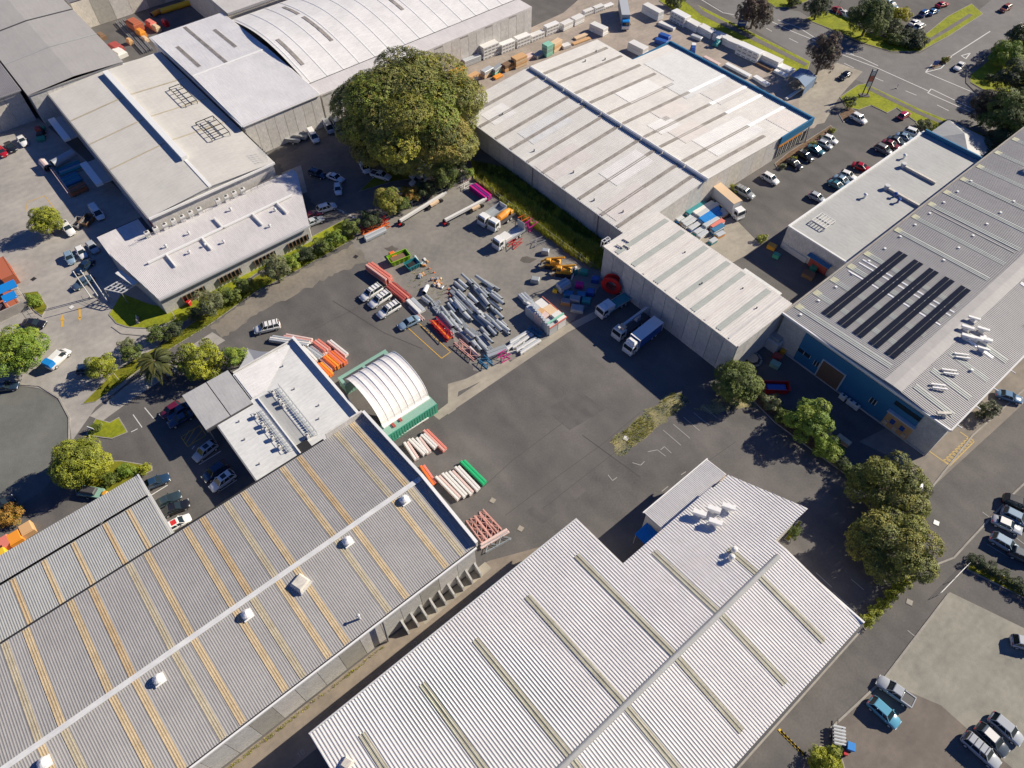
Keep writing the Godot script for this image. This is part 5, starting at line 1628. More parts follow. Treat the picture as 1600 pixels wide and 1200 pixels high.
func make_plants():
	make_clump()
	tree("fig_tree", "huge spreading olive-green fig tree between the barrel-vaulted hall and the yard", "tree", Vector3(-133.79, 10.5, -80.25), 17.6, 11.5, "olive", 1, "", 0.46, 26.0)
	tree("round_tree", "small round bright green tree on the pale concrete yard", "tree", Vector3(-161.54, 3.6, -0.11), 3.7, 3.4, "lime", 2)
	tree("broad_tree", "large bright green tree at the left edge beside the cul-de-sac", "tree", Vector3(-126.39, 4.6, 16.61), 5.6, 4.2, "bright", 3)
	tree("round_tree", "round yellow-green tree casting a long shadow on the cul-de-sac", "tree", Vector3(-94.33, 4.4, 16.49), 4.9, 4.2, "lime", 4)
	tree("garden_tree", "dense yellow-green tree beside the palm at the office roof", "tree", Vector3(-102.73, 3.6, -8.97), 4.5, 3.4, "lime", 6)
	tree("garden_tree", "smaller green tree between the shade sail and the yellow-green tree", "tree", Vector3(-99.49, 3, -14.55), 2.6, 2.8, "bright", 7)
	tree("garden_tree", "round olive-green tree overhanging a dark parked car by the driveway mouth", "tree", Vector3(-113.76, 2.8, 6.07), 3.0, 2.7, "lime", 8)
	palm(Vector3(-106.1, 5, -2.28), 3.9)
	var hedge = [
		[Vector3(-114.44, 1.84, 0.34), 2.3, "green", "leafy shrub nearest the palm on the driveway hedge"], [Vector3(-117.21, 1.52, 0.24), 1.9, "grey", "thin pale shrub just above the palm"], [Vector3(-115.74, 1.92, -5.59), 2.4, "green", "green shrub left of the purple bush on the hedge"],
		[Vector3(-114.74, 1.76, -8.55), 2.2, "dark", "dark shrub right of the palm on the hedge"], [Vector3(-115.23, 3.6, -17.14), 3.0, "grey", "loose grey-green tree near the red bin"], [Vector3(-116.28, 1.6, -13.85), 2.0, "dark", "dark bush below the office corner"], [Vector3(-116.33, 1.84, -21.17), 2.3, "green", "green bush right of the grey-green hedge tree"],
		[Vector3(-117.04, 1.84, -24.88), 2.3, "green", "mid-green bush halfway along the hedge"], [Vector3(-114.79, 3.84, -31.73), 3.2, "grey", "tall loose grey-green tree halfway along the hedge"], [Vector3(-117.08, 1.76, -36.23), 2.2, "bright", "bright green bush right of the tall hedge tree"], [Vector3(-117.13, 1.76, -39.87), 2.2, "dark", "dark bush along the hedge below the office end"],
		[Vector3(-116.64, 1.92, -43.95), 2.4, "green", "green bush below the zebra crossing"], [Vector3(-117.14, 2, -47.04), 2.5, "bright", "bright bush left of the red trusses"], [Vector3(-117.64, 2, -51.66), 2.5, "green", "green bush behind the red trusses"], [Vector3(-116.87, 2.16, -56.29), 2.7, "dark", "dark bush along the fence behind the red trusses"],
		[Vector3(-117.66, 4.08, -62), 3.4, "olive", "tall olive tree on the fence line above the crane boom"], [Vector3(-117.22, 1.92, -65.24), 2.4, "green", "green bush right of the tall olive tree on the fence line"], [Vector3(-118.91, 2.08, -68.6), 2.6, "autumn", "yellowing bush on the fence line"], [Vector3(-117.56, 2.24, -72.06), 2.8, "dark", "dark bush on the fence line below the parked utes"],
		[Vector3(-117.65, 4.56, -77.57), 3.8, "green", "rounded green tree below the fig tree near the parcel corner"], [Vector3(-117.93, 3.6, -81.48), 3.0, "dark", "dark tree between the fig and the rough grass"], [Vector3(-116.76, 1.36, -84.47), 1.7, "bright", "small bright bush at the parcel's far corner"], [Vector3(-116.73, 1.44, -79.05), 1.8, "green", "low bush beside the rubbish pile at the fence"]]
	for i in hedge.size():
		var s = hedge[i]
		tree("hedge_tree" if s[1] > 2.8 else "hedge_shrub", s[3], "tree" if s[1] > 2.8 else "shrub", s[0], s[1], s[1] * (1.15 if s[1] > 2.8 else 0.85), s[2], 20 + i, "trees and shrubs along the driveway hedge")
	tree("round_tree", "round green tree at the corner of the shaded yard beside the concrete block", "tree", Vector3(-33.76, 3.6, -82.71), 4.7, 3.7, "green", 60)
	tree("broad_tree", "bright green tree above the loading yard hedge", "tree", Vector3(-19.78, 3.6, -86.13), 4.3, 3.6, "bright", 61)
	tree("hedge_shrub", "flowering green shrub right of the round corner tree", "shrub", Vector3(-27.57, 1.4, -85.75), 2.2, 1.4, "grey", 62)
	tree("hedge_shrub", "low green shrub between the two trees of the loading yard hedge", "shrub", Vector3(-23.59, 1.3, -85.71), 2.2, 1.4, "green", 63)
	tree("hedge_shrub", "leafy shrub below the pallets on the loading yard hedge", "shrub", Vector3(-14.66, 1.6, -85.05), 2.8, 1.7, "bright", 64)
	tree("hedge_shrub", "dark shrub just above the two big driveway trees", "shrub", Vector3(-9.21, 1.5, -84.43), 2.1, 1.5, "green", 65)
	tree("hedge_shrub", "low shrub between the loading yard pallets and the bright tree", "shrub", Vector3(-11.87, 1.2, -84.7), 1.6, 1.2, "dark", 66)
	tree("driveway_tree", "upper of two big olive-green trees beside the right-hand driveway", "tree", Vector3(-3.18, 4.6, -84.02), 6.2, 4.7, "moss", 67, "big trees by the driveway")
	tree("driveway_tree", "lower of two big olive-green trees beside the right-hand driveway", "tree", Vector3(2.74, 4.6, -75.65), 6.4, 4.8, "moss", 68, "big trees by the driveway")
	tree("street_tree", "dark reddish tree beside the blue sign at the main road", "tree", Vector3(-118.33, 5, -193.28), 5.4, 5.0, "maroon", 69)
	tree("street_tree", "tall narrow dark tree on the verge at the end of the wrapped timber", "tree", Vector3(-90.27, 6, -187.17), 4.6, 6.4, "maroon", 70)
	tree("street_tree", "small dark tree on the far lawn left of the red car", "tree", Vector3(-109.16, 4, -212.25), 3.9, 3.8, "dark", 71)
	tree("street_tree", "broad dark green tree on the far lawn before the parked cars", "tree", Vector3(-94.02, 5.5, -214.8), 6.0, 6.0, "green", 72)
	tree("garden_shrub", "bright yellow bush among the far parked cars", "shrub", Vector3(-92.27, 2, -231.45), 3.2, 2.2, "yellow", 73)
	tree("garden_shrub", "spiky grey-green bush between the broad tree and yellow bush", "shrub", Vector3(-89.95, 2, -222.31), 3.8, 2.6, "grey", 74)
	tree("garden_shrub", "low dark planting along the far lawn kerb", "shrub", Vector3(-82.84, 1.4, -222.27), 4.8, 1.7, "dark", 75)
	tree("garden_shrub", "low planting at the bend of the far lawn", "shrub", Vector3(-85.25, 1.2, -218.87), 3.4, 1.5, "green", 76)
	tree("broad_tree", "large green tree at the right edge beside the main road", "tree", Vector3(-41.14, 6, -198.09), 8.6, 6.4, "green", 77)
	tree("broad_tree", "dark maroon tree overhanging the road at the right edge", "tree", Vector3(-48.24, 5, -199.84), 5.2, 4.8, "maroon", 78)
	tree("broad_tree", "dark tree at the right edge above the maroon tree", "tree", Vector3(-49.56, 5, -217.58), 5.6, 5.0, "dark", 79)
	tree("broad_tree", "bright green tree on the right-hand lawn near the top corner", "tree", Vector3(-58.7, 3.6, -230.53), 5.0, 3.6, "bright", 80)
	tree("broad_tree", "dark tree behind the bright green one at the top right", "tree", Vector3(-59.8, 4, -240.94), 4.8, 4.0, "dark", 81)
	tree("broad_tree", "dark green tree low at the right edge beside the grey roof", "tree", Vector3(-37.84, 3.5, -190.42), 6.0, 4.0, "dark", 82)
	tree("garden_shrub", "small clipped dark shrub below the tall pylon sign", "shrub", Vector3(-74.98, 1.8, -179.48), 2.1, 2.2, "dark", 83)
	tree("garden_shrub", "tiny shrub on the right-hand lawn", "shrub", Vector3(-56.98, 1.2, -220.74), 1.7, 1.4, "dark", 84)
	tree("garden_shrub", "dark bush at the top edge beside the storage yard", "shrub", Vector3(-142.01, 2.2, -185.2), 3.4, 2.4, "dark", 85)
	tree("garden_shrub", "dark clipped bush on the top left lawn of the main road", "shrub", Vector3(-118.8, 1.4, -214.22), 2.4, 1.5, "dark", 86)
	tree("garden_shrub", "pale flax bush at the end of the parked-car row", "shrub", Vector3(-56.94, 1, -187.18), 2.2, 1.2, "grey", 87)
	tree("garden_shrub", "leafy bush beside the blue bin at the bottom edge", "shrub", Vector3(14.25, 1.2, -43.43), 2.3, 1.6, "lime", 88)
	tree("garden_shrub", "small bush at the bottom edge left of the blue bin", "shrub", Vector3(14.72, 0.9, -45.29), 1.3, 1.0, "green", 89)
	for i in 6:
		var f = i / 5.0
		var p = Vector3(7.21, 0, -64.62).lerp(Vector3(7.51, 0, -75.07), f)
		tree("hedge_shrub", "low yellow-green hedge shrub, number %s up from the pale warehouse corner" % ["one", "two", "three", "four", "five", "six"][i], "shrub", Vector3(p.x, 0.8, p.z), 1.3, 0.9, "lime", 90 + i, "hedge shrubs by the driveway kerb")
	tree("garden_shrub", "bright green bush on the small bed by the recycling bays", "shrub", Vector3(-142.06, 1, 10.22), 1.9, 1.2, "bright", 97)
	tree("garden_shrub", "spiky bush below the round yellow-green tree", "shrub", Vector3(-90.52, 1, 11.63), 1.9, 1.1, "bright", 98)
	tree("garden_shrub", "small green bush at the tip of the garden bed", "shrub", Vector3(-89.23, 0.7, 8.85), 1.3, 0.8, "lime", 99)
	tree("garden_shrub", "rust-coloured bush at the left edge above the yellow bins", "shrub", Vector3(-94.53, 1.2, 29.82), 2.6, 1.4, "autumn", 100)
	tree("garden_shrub", "dark bush below the round yellow-green tree's trunk", "shrub", Vector3(-90.83, 0.9, 14.28), 1.8, 1.0, "green", 101)
	tree("garden_shrub", "low dark bush beside the office sign", "shrub", Vector3(-103.06, 0.6, 12.19), 1.2, 0.7, "green", 102)
	tree("garden_shrub", "small bush in the dark gap of the office roof", "shrub", Vector3(-76.94, 1.2, -14.94), 0.9, 1.2, "lime", 103)
	for i in 7:
		var p = Vector3(13.01, 0, -86.26).lerp(Vector3(24.32, 0, -88.4), i / 6.0)
		tree("hedge_shrub", "dark hedge shrub, number %s from the white gate at the right-hand car park" % ["one", "two", "three", "four", "five", "six", "seven"][i], "shrub", Vector3(p.x, 0.8, p.z), 1.5, 1.0, "dark", 110 + i, "dark hedge by the car park")
	for i in 6:
		var p = Vector3(-70.35, 0, -145.69).lerp(Vector3(-71.28, 0, -167.63), i / 5.0)
		tree("garden_shrub", "small planting under the blue fascia, number %s from the silver ute" % ["one", "two", "three", "four", "five", "six"][i], "shrub", Vector3(p.x, 0.5, p.z), 1.1, 0.7, "lime" if i % 2 else "grey", 120 + i, "plants under the blue fascia")
	tree("garden_shrub", "green bush behind the box truck at the warehouse wall", "shrub", Vector3(-72.18, 0.8, -130.08), 1.5, 1.0, "lime", 130)
	tree("garden_shrub", "small round bush on the kerb by the sandy yard", "shrub", Vector3(-56.94, 0.8, -120.86), 1.5, 0.8, "lime", 131)
	tree("garden_shrub", "sprawling bush under the steps of the pale warehouse", "shrub", Vector3(-9.04, 0.8, -68.06), 1.4, 1.0, "green", 132)
	tree("roadside_bush", "dark conifer beside the solar roof at the right edge", "tree", Vector3(-0.8, 1.6, -114.75), 2.2, 1.8, "dark", 133)
	tree("garden_shrub", "bush on the traffic island", "shrub", Vector3(-70.53, 0.8, -220.6), 1.5, 0.8, "olive", 134)
	tufts("long_grass", "long straw-green grass along the boundary beside the cream-roofed warehouse", [-114.99, -84.78, -116.12, -87.26, -108.73, -89.23, -84.36, -89.57, -77.32, -91.5, -72.36, -86.27, -79.4, -84.93, -100.61, -84.43], 4200, 1.15, "straw")
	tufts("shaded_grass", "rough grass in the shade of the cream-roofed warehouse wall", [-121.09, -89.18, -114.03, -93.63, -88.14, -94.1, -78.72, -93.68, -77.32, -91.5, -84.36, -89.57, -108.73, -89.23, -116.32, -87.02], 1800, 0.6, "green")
	tufts("dry_weeds", "dry weeds growing through the broken strip of yard", [-41.12, -57.54, -41.39, -74.26, -39.74, -75.3, -38.02, -74.81, -37.53, -59.93, -37.58, -57.39], 900, 0.28, "straw", 0.014)
	tufts("wall_weeds", "weeds along the foot of the concrete wall in the alley", [-37.25, -6, -36.9, -6, -36.8, 50, -37.25, 50], 300, 0.35, "straw", 0.01)
	tufts("gravel_weeds", "thin weeds scattered over the gravel by the steel pile", [-104.71, -53.21, -102.76, -58.66, -91.97, -59.33, -88.36, -54.95, -95.69, -51.96], 160, 0.3, "straw", 0.01)
	tufts("verge_grass", "uneven grass on the verge below the driveway hedge", [-115.81, -51.43, -115.38, -37.12, -115.43, -26.4, -113.22, -15.13, -111.85, -2.3, -109.27, 10.1, -112.54, 5.11, -112.85, -5.38, -115.32, -16.15, -117.63, -27.57, -117.63, -51.23], 1500, 0.25, "bright")


# ---------------------------------------------------------------- vehicles
const SHAPES = {
	"sedan": {"L": 4.75, "W": 0.91, "hood": 0.95, "belt": 0.94, "tail": 1.0, "A": -1.05, "B": -0.22, "C": 1.0, "D": 1.72, "top": 1.45},
	"hatch": {"L": 4.15, "W": 0.87, "hood": 0.96, "belt": 0.95, "tail": 0.98, "A": -1.0, "B": -0.25, "C": 1.42, "D": 1.9, "top": 1.5},
	"suv": {"L": 4.7, "W": 0.94, "hood": 1.08, "belt": 1.06, "tail": 1.1, "A": -1.15, "B": -0.42, "C": 1.72, "D": 2.2, "top": 1.72},
	"van": {"L": 5.2, "W": 0.97, "hood": 1.16, "belt": 1.15, "tail": 1.2, "A": -1.85, "B": -1.05, "C": 2.42, "D": 2.54, "top": 2.02},
	"ute": {"L": 5.3, "W": 0.94, "hood": 1.1, "belt": 1.08, "tail": 1.06, "A": -1.25, "B": -0.55, "C": 0.72, "D": 0.98, "top": 1.76},
	"canopy": {"L": 5.3, "W": 0.94, "hood": 1.1, "belt": 1.08, "tail": 1.08, "A": -1.25, "B": -0.55, "C": 2.3, "D": 2.5, "top": 1.8},
}
var car_meshes = {}

func hull(stations):
	var st = SurfaceTool.new()
	st.begin(Mesh.PRIMITIVE_TRIANGLES)
	st.set_smooth_group(1)
	var rings = []
	for s in stations:
		var w = s[1]
		rings.append([Vector3(-w * 0.86, s[2], s[0]), Vector3(-w, s[2] + 0.2, s[0]), Vector3(-w, s[3] - 0.08, s[0]), Vector3(-w * 0.95, s[3], s[0]), Vector3(-w * 0.82, s[4] - 0.015, s[0]), Vector3(0, s[4] + 0.02, s[0]), Vector3(w * 0.82, s[4] - 0.015, s[0]), Vector3(w * 0.95, s[3], s[0]), Vector3(w, s[3] - 0.08, s[0]), Vector3(w, s[2] + 0.2, s[0]), Vector3(w * 0.86, s[2], s[0])])
	for i in rings.size() - 1:
		for k in 10:
			quad(st, rings[i][k], rings[i][k + 1], rings[i + 1][k + 1], rings[i + 1][k])
	for e in [0, rings.size() - 1]:
		for k in range(1, 9):
			if e == 0:
				tri(st, rings[e][0], rings[e][k + 1], rings[e][k])
			else:
				tri(st, rings[e][0], rings[e][k], rings[e][k + 1])
		tri(st, rings[e][0], rings[e][9], rings[e][10])
	return done(st)

func wheel_mesh(r, w):
	var st = fresh()
	tube(st, Vector3(-w / 2, 0, 0), Vector3(w / 2, 0, 0), r, r, 14)
	return done(st)

func rim_mesh(r, w):
	var st = fresh()
	tube(st, Vector3(-w / 2 - 0.012, 0, 0), Vector3(w / 2 + 0.012, 0, 0), r * 0.62, r * 0.62, 10)
	return done(st)

func add_wheels(t, spots, r = 0.33, w = 0.22):
	var k = "wheel %.2f" % r
	if not car_meshes.has(k):
		car_meshes[k] = [wheel_mesh(r, w), rim_mesh(r, w)]
	for s in spots:
		var o = part("wheel", car_meshes[k][0], M.rubber, t, Vector3(s[0], r, s[1]))
		part("rim", car_meshes[k][1], M.pale_grey, o)

func car_set(kind):
	if car_meshes.has(kind):
		return car_meshes[kind]
	var q = SHAPES[kind]
	var f = -q.L / 2
	var e = q.L / 2
	var w = q.W
	var m = {}
	m.body = hull([[f, w * 0.72, 0.36, 0.56, 0.6], [f + 0.12, w * 0.88, 0.28, 0.66, 0.74], [f + 0.6, w * 0.98, 0.24, q.hood - 0.2, q.hood - 0.1], [q.A, w, 0.22, q.hood - 0.08, q.hood], [q.B + 0.6, w, 0.22, q.belt - 0.03, q.belt + 0.03], [q.D - 0.2, w * 0.99, 0.24, q.tail - 0.05, q.tail + 0.02], [e - 0.14, w * 0.92, 0.28, q.tail - 0.12, q.tail - 0.06], [e, w * 0.8, 0.4, q.tail - 0.3, q.tail - 0.25]])
	var y0 = q.belt - 0.02
	var y1 = q.top - 0.05
	var wb = w * 0.9
	var wt = w * 0.74
	var a = [Vector3(-wb, y0, q.A), Vector3(wb, y0, q.A), Vector3(wb, y0, q.D), Vector3(-wb, y0, q.D)]
	var b = [Vector3(-wt, y1, q.B), Vector3(wt, y1, q.B), Vector3(wt, y1, q.C), Vector3(-wt, y1, q.C)]
	var st = fresh()
	quad(st, a[1], a[0], b[0], b[1])
	m.windscreen = done(st)
	st = fresh()
	quad(st, a[3], a[2], b[2], b[3])
	m.rear_window = done(st)
	for s in 2:
		st = fresh()
		if s == 0:
			quad(st, a[0], a[3], b[3], b[0])
		else:
			quad(st, a[2], a[1], b[1], b[2])
		m["side%d" % s] = done(st)
	# roof skin and pillars
	st = fresh()
	var c = 0.09
	var top = [b[0] + Vector3(c, 0.05, c), b[1] + Vector3(-c, 0.05, c), b[2] + Vector3(-c, 0.05, -c), b[3] + Vector3(c, 0.05, -c)]
	for i in 4:
		quad(st, b[(i + 1) % 4], b[i], top[i], top[(i + 1) % 4])
	quad(st, top[0], top[1], top[2], top[3])
	for i in 4:
		bar(st, a[i], b[i], 0.08, 0.07)
	var mids = [0.42] if kind in ["sedan", "hatch", "ute"] else [0.32, 0.68]
	for s in [0, 1]:
		for k in mids:
			var p = a[0 if s == 0 else 1].lerp(a[3 if s == 0 else 2], k)
			var r = b[0 if s == 0 else 1].lerp(b[3 if s == 0 else 2], k)
			bar(st, p, r, 0.05, 0.1)
	if kind == "van":
		for s in [0, 1]:
			var i0 = 0 if s == 0 else 1
			var i1 = 3 if s == 0 else 2
			var o = Vector3(-0.012 if s == 0 else 0.012, 0, 0)
			var p0 = a[i0].lerp(a[i1], 0.36) + o
			var p1 = a[i1] + o
			var p2 = b[i1] + o
			var p3 = b[i0].lerp(b[i1], 0.32) + o
			if s == 0:
				quad(st, p0, p1, p2, p3)
			else:
				quad(st, p1, p0, p3, p2)
	m.roof = done(st)
	st = fresh()
	for s in [-1, 1]:
		box(st, Vector3(s * (w + 0.1) - 0.1, q.belt + 0.02, q.A + 0.45), Vector3(s * (w + 0.1) + 0.1, q.belt + 0.18, q.A + 0.6))
	m.mirrors = done(st)
	st = fresh()
	box(st, Vector3(-0.2, -0.08, -0.06), Vector3(0.2, 0.08, 0.06))
	m.lamp = done(st)
	if kind == "ute":
		st = fresh()
		box(st, Vector3(-w * 0.8, q.tail - 0.1, q.D + 0.08), Vector3(w * 0.8, q.tail + 0.03, e - 0.16))
		m.tray = done(st)
		st = fresh()
		for s in [-1, 1]:
			bar(st, Vector3(s * w * 0.88, q.tail + 0.05, q.D), Vector3(s * w * 0.88, q.tail + 0.05, e - 0.06), 0.16, 0.12)
		bar(st, Vector3(-w * 0.9, q.tail + 0.04, e - 0.1), Vector3(w * 0.9, q.tail + 0.04, e - 0.1), 0.12, 0.12)
		m.rail = done(st)
	if kind == "canopy" or kind == "van":
		st = fresh()
		for k in 4:
			var z = lerpf(q.B + 0.3, q.C - 0.2, k / 3.0)
			bar(st, Vector3(-wt, q.top + 0.06, z), Vector3(wt, q.top + 0.06, z), 0.07, 0.06)
		m.rack = done(st)
	car_meshes[kind] = m
	return m

func car(kind, c, x, z, turn, label, called = "", group = "", wear = 0.25):
	var q = SHAPES[kind]
	var m = car_set(kind)
	var cats = {"sedan": "car", "hatch": "car", "suv": "car", "van": "van", "ute": "ute", "canopy": "ute"}
	var names = {"sedan": "sedan_car", "hatch": "hatchback_car", "suv": "suv_car", "van": "van", "ute": "pickup_ute", "canopy": "canopy_ute"}
	var t = thing(called if called else names[kind], label, cats[kind], Vector3(x, 0.02, z), turn, group)
	var pm = paint(c, wear)
	part("body", m.body, pm, t)
	part("roof", m.roof, pm, t)
	part("windscreen", m.windscreen, M.glass_dark, t)
	part("rear_window", m.rear_window, M.glass_dark, t)
	part("side_window", m.side0, M.glass_dark, t)
	part("side_window", m.side1, M.glass_dark, t)
	part("mirrors", m.mirrors, pm, t)
	for s in [-1, 1]:
		part("headlight", m.lamp, M.lamp_clear, t, Vector3(s * q.W * 0.66, 0.62, -q.L / 2 + 0.1))
		part("tail_light", m.lamp, M.lamp_red, t, Vector3(s * q.W * 0.66, q.tail - 0.22, q.L / 2 - 0.08))
	if m.has("tray"):
		part("tray", m.tray, M.dark_grey, t)
		part("tray_rail", m.rail, pm, t)
	if m.has("rack") and kind == "canopy":
		part("roof_rack", m.rack, M.dark_grey, t)
	var d = q.L * 0.31
	add_wheels(t, [[-q.W + 0.08, -d], [q.W - 0.08, -d], [-q.W + 0.08, d], [q.W - 0.08, d]], 0.36 if kind in ["suv", "ute", "canopy", "van"] else 0.32)
	return t

func truck(label, x, z, turn, cab_paint, l, group = ""):
	# a cab-over truck; the load is added by the caller at the deck (y 1.05, from z0 to z1)
	var t = thing("truck", label, "truck", Vector3(x, 0.02, z), turn, group)
	var f = -l / 2
	var st = fresh()
	var w = 1.15
	var s0 = [Vector3(-w, 0.5, f), Vector3(w, 0.5, f), Vector3(w, 0.5, f + 1.9), Vector3(-w, 0.5, f + 1.9)]
	var s1 = [Vector3(-w, 1.45, f), Vector3(w, 1.45, f), Vector3(w, 1.45, f + 1.9), Vector3(-w, 1.45, f + 1.9)]
	var s2 = [Vector3(-w * 0.95, 2.45, f + 0.22), Vector3(w * 0.95, 2.45, f + 0.22), Vector3(w * 0.95, 2.5, f + 1.85), Vector3(-w * 0.95, 2.5, f + 1.85)]
	var s3 = [Vector3(-w * 0.84, 2.62, f + 0.45), Vector3(w * 0.84, 2.62, f + 0.45), Vector3(w * 0.84, 2.64, f + 1.75), Vector3(-w * 0.84, 2.64, f + 1.75)]
	for r in [[s0, s1], [s1, s2], [s2, s3]]:
		for i in 4:
			var j = (i + 1) % 4
			quad(st, r[0][j], r[0][i], r[1][i], r[1][j])
	quad(st, s3[0], s3[1], s3[2], s3[3])
	part("cab", done(st), cab_paint, t)
	st = fresh()
	quad(st, Vector3(1.05, 1.5, f - 0.015), Vector3(-1.05, 1.5, f - 0.015), Vector3(-1.0, 2.36, f + 0.175), Vector3(1.0, 2.36, f + 0.175))
	part("windscreen", done(st), M.glass_dark, t)
	for s in [-1, 1]:
		st = fresh()
		quad(st, Vector3(s * 1.165, 1.52, f + 0.25), Vector3(s * 1.165, 1.52, f + 1.35), Vector3(s * 1.115, 2.3, f + 1.35), Vector3(s * 1.115, 2.3, f + 0.4))
		part("side_window", done(st), M.glass_dark, t)
		part("mirror", box_mesh(0.22, 0.5, 0.12), M.dark_grey, t, Vector3(s * 1.35, 1.6, f + 0.1))
		part("headlight", box_mesh(0.35, 0.18, 0.08), M.lamp_clear, t, Vector3(s * 0.85, 0.72, f - 0.01))
	part("bumper", box_mesh(2.3, 0.32, 0.25), M.pale_grey, t, Vector3(0, 0.38, f - 0.02))
	part("chassis", box_mesh(0.9, 0.3, l - 0.6), M.dark_grey, t, Vector3(0, 0.65, 0.25))
	add_wheels(t, [[-1.0, f + 1.0], [1.0, f + 1.0], [-0.95, l / 2 - 1.5], [0.95, l / 2 - 1.5], [-0.95, l / 2 - 2.6], [0.95, l / 2 - 2.6]], 0.48, 0.3)
	return t

func box_on(t, l, mat, roof, h = 2.5):
	var z0 = -l / 2 + 2.05
	slab("box_body", mat, t, Vector3(-1.22, 1.0, z0), Vector3(1.22, 1.0 + h, l / 2))
	slab("box_roof", roof, t, Vector3(-1.25, 1.0 + h, z0 - 0.03), Vector3(1.25, 1.08 + h, l / 2 + 0.03))
	var st = fresh()
	for x in [-1.24, 1.24]:
		for z in [z0, l / 2]:
			bar(st, Vector3(x, 1.0, z), Vector3(x, 1.0 + h, z), 0.08, 0.08)
	part("corner_posts", done(st), M.pale_grey, t)

func deck_on(t, l, mat, sides = 0.35):
	var z0 = -l / 2 + 2.1
	slab("deck", mat, t, Vector3(-1.2, 1.0, z0), Vector3(1.2, 1.14, l / 2))
	if sides > 0:
		slab("deck_side", M.galvanised, t, Vector3(-1.2, 1.14, z0), Vector3(-1.12, 1.14 + sides, l / 2))
		slab("deck_side", M.galvanised, t, Vector3(1.12, 1.14, z0), Vector3(1.2, 1.14 + sides, l / 2))
		slab("headboard", M.white, t, Vector3(-1.1, 1.14, z0), Vector3(1.1, 2.3, z0 + 0.08))

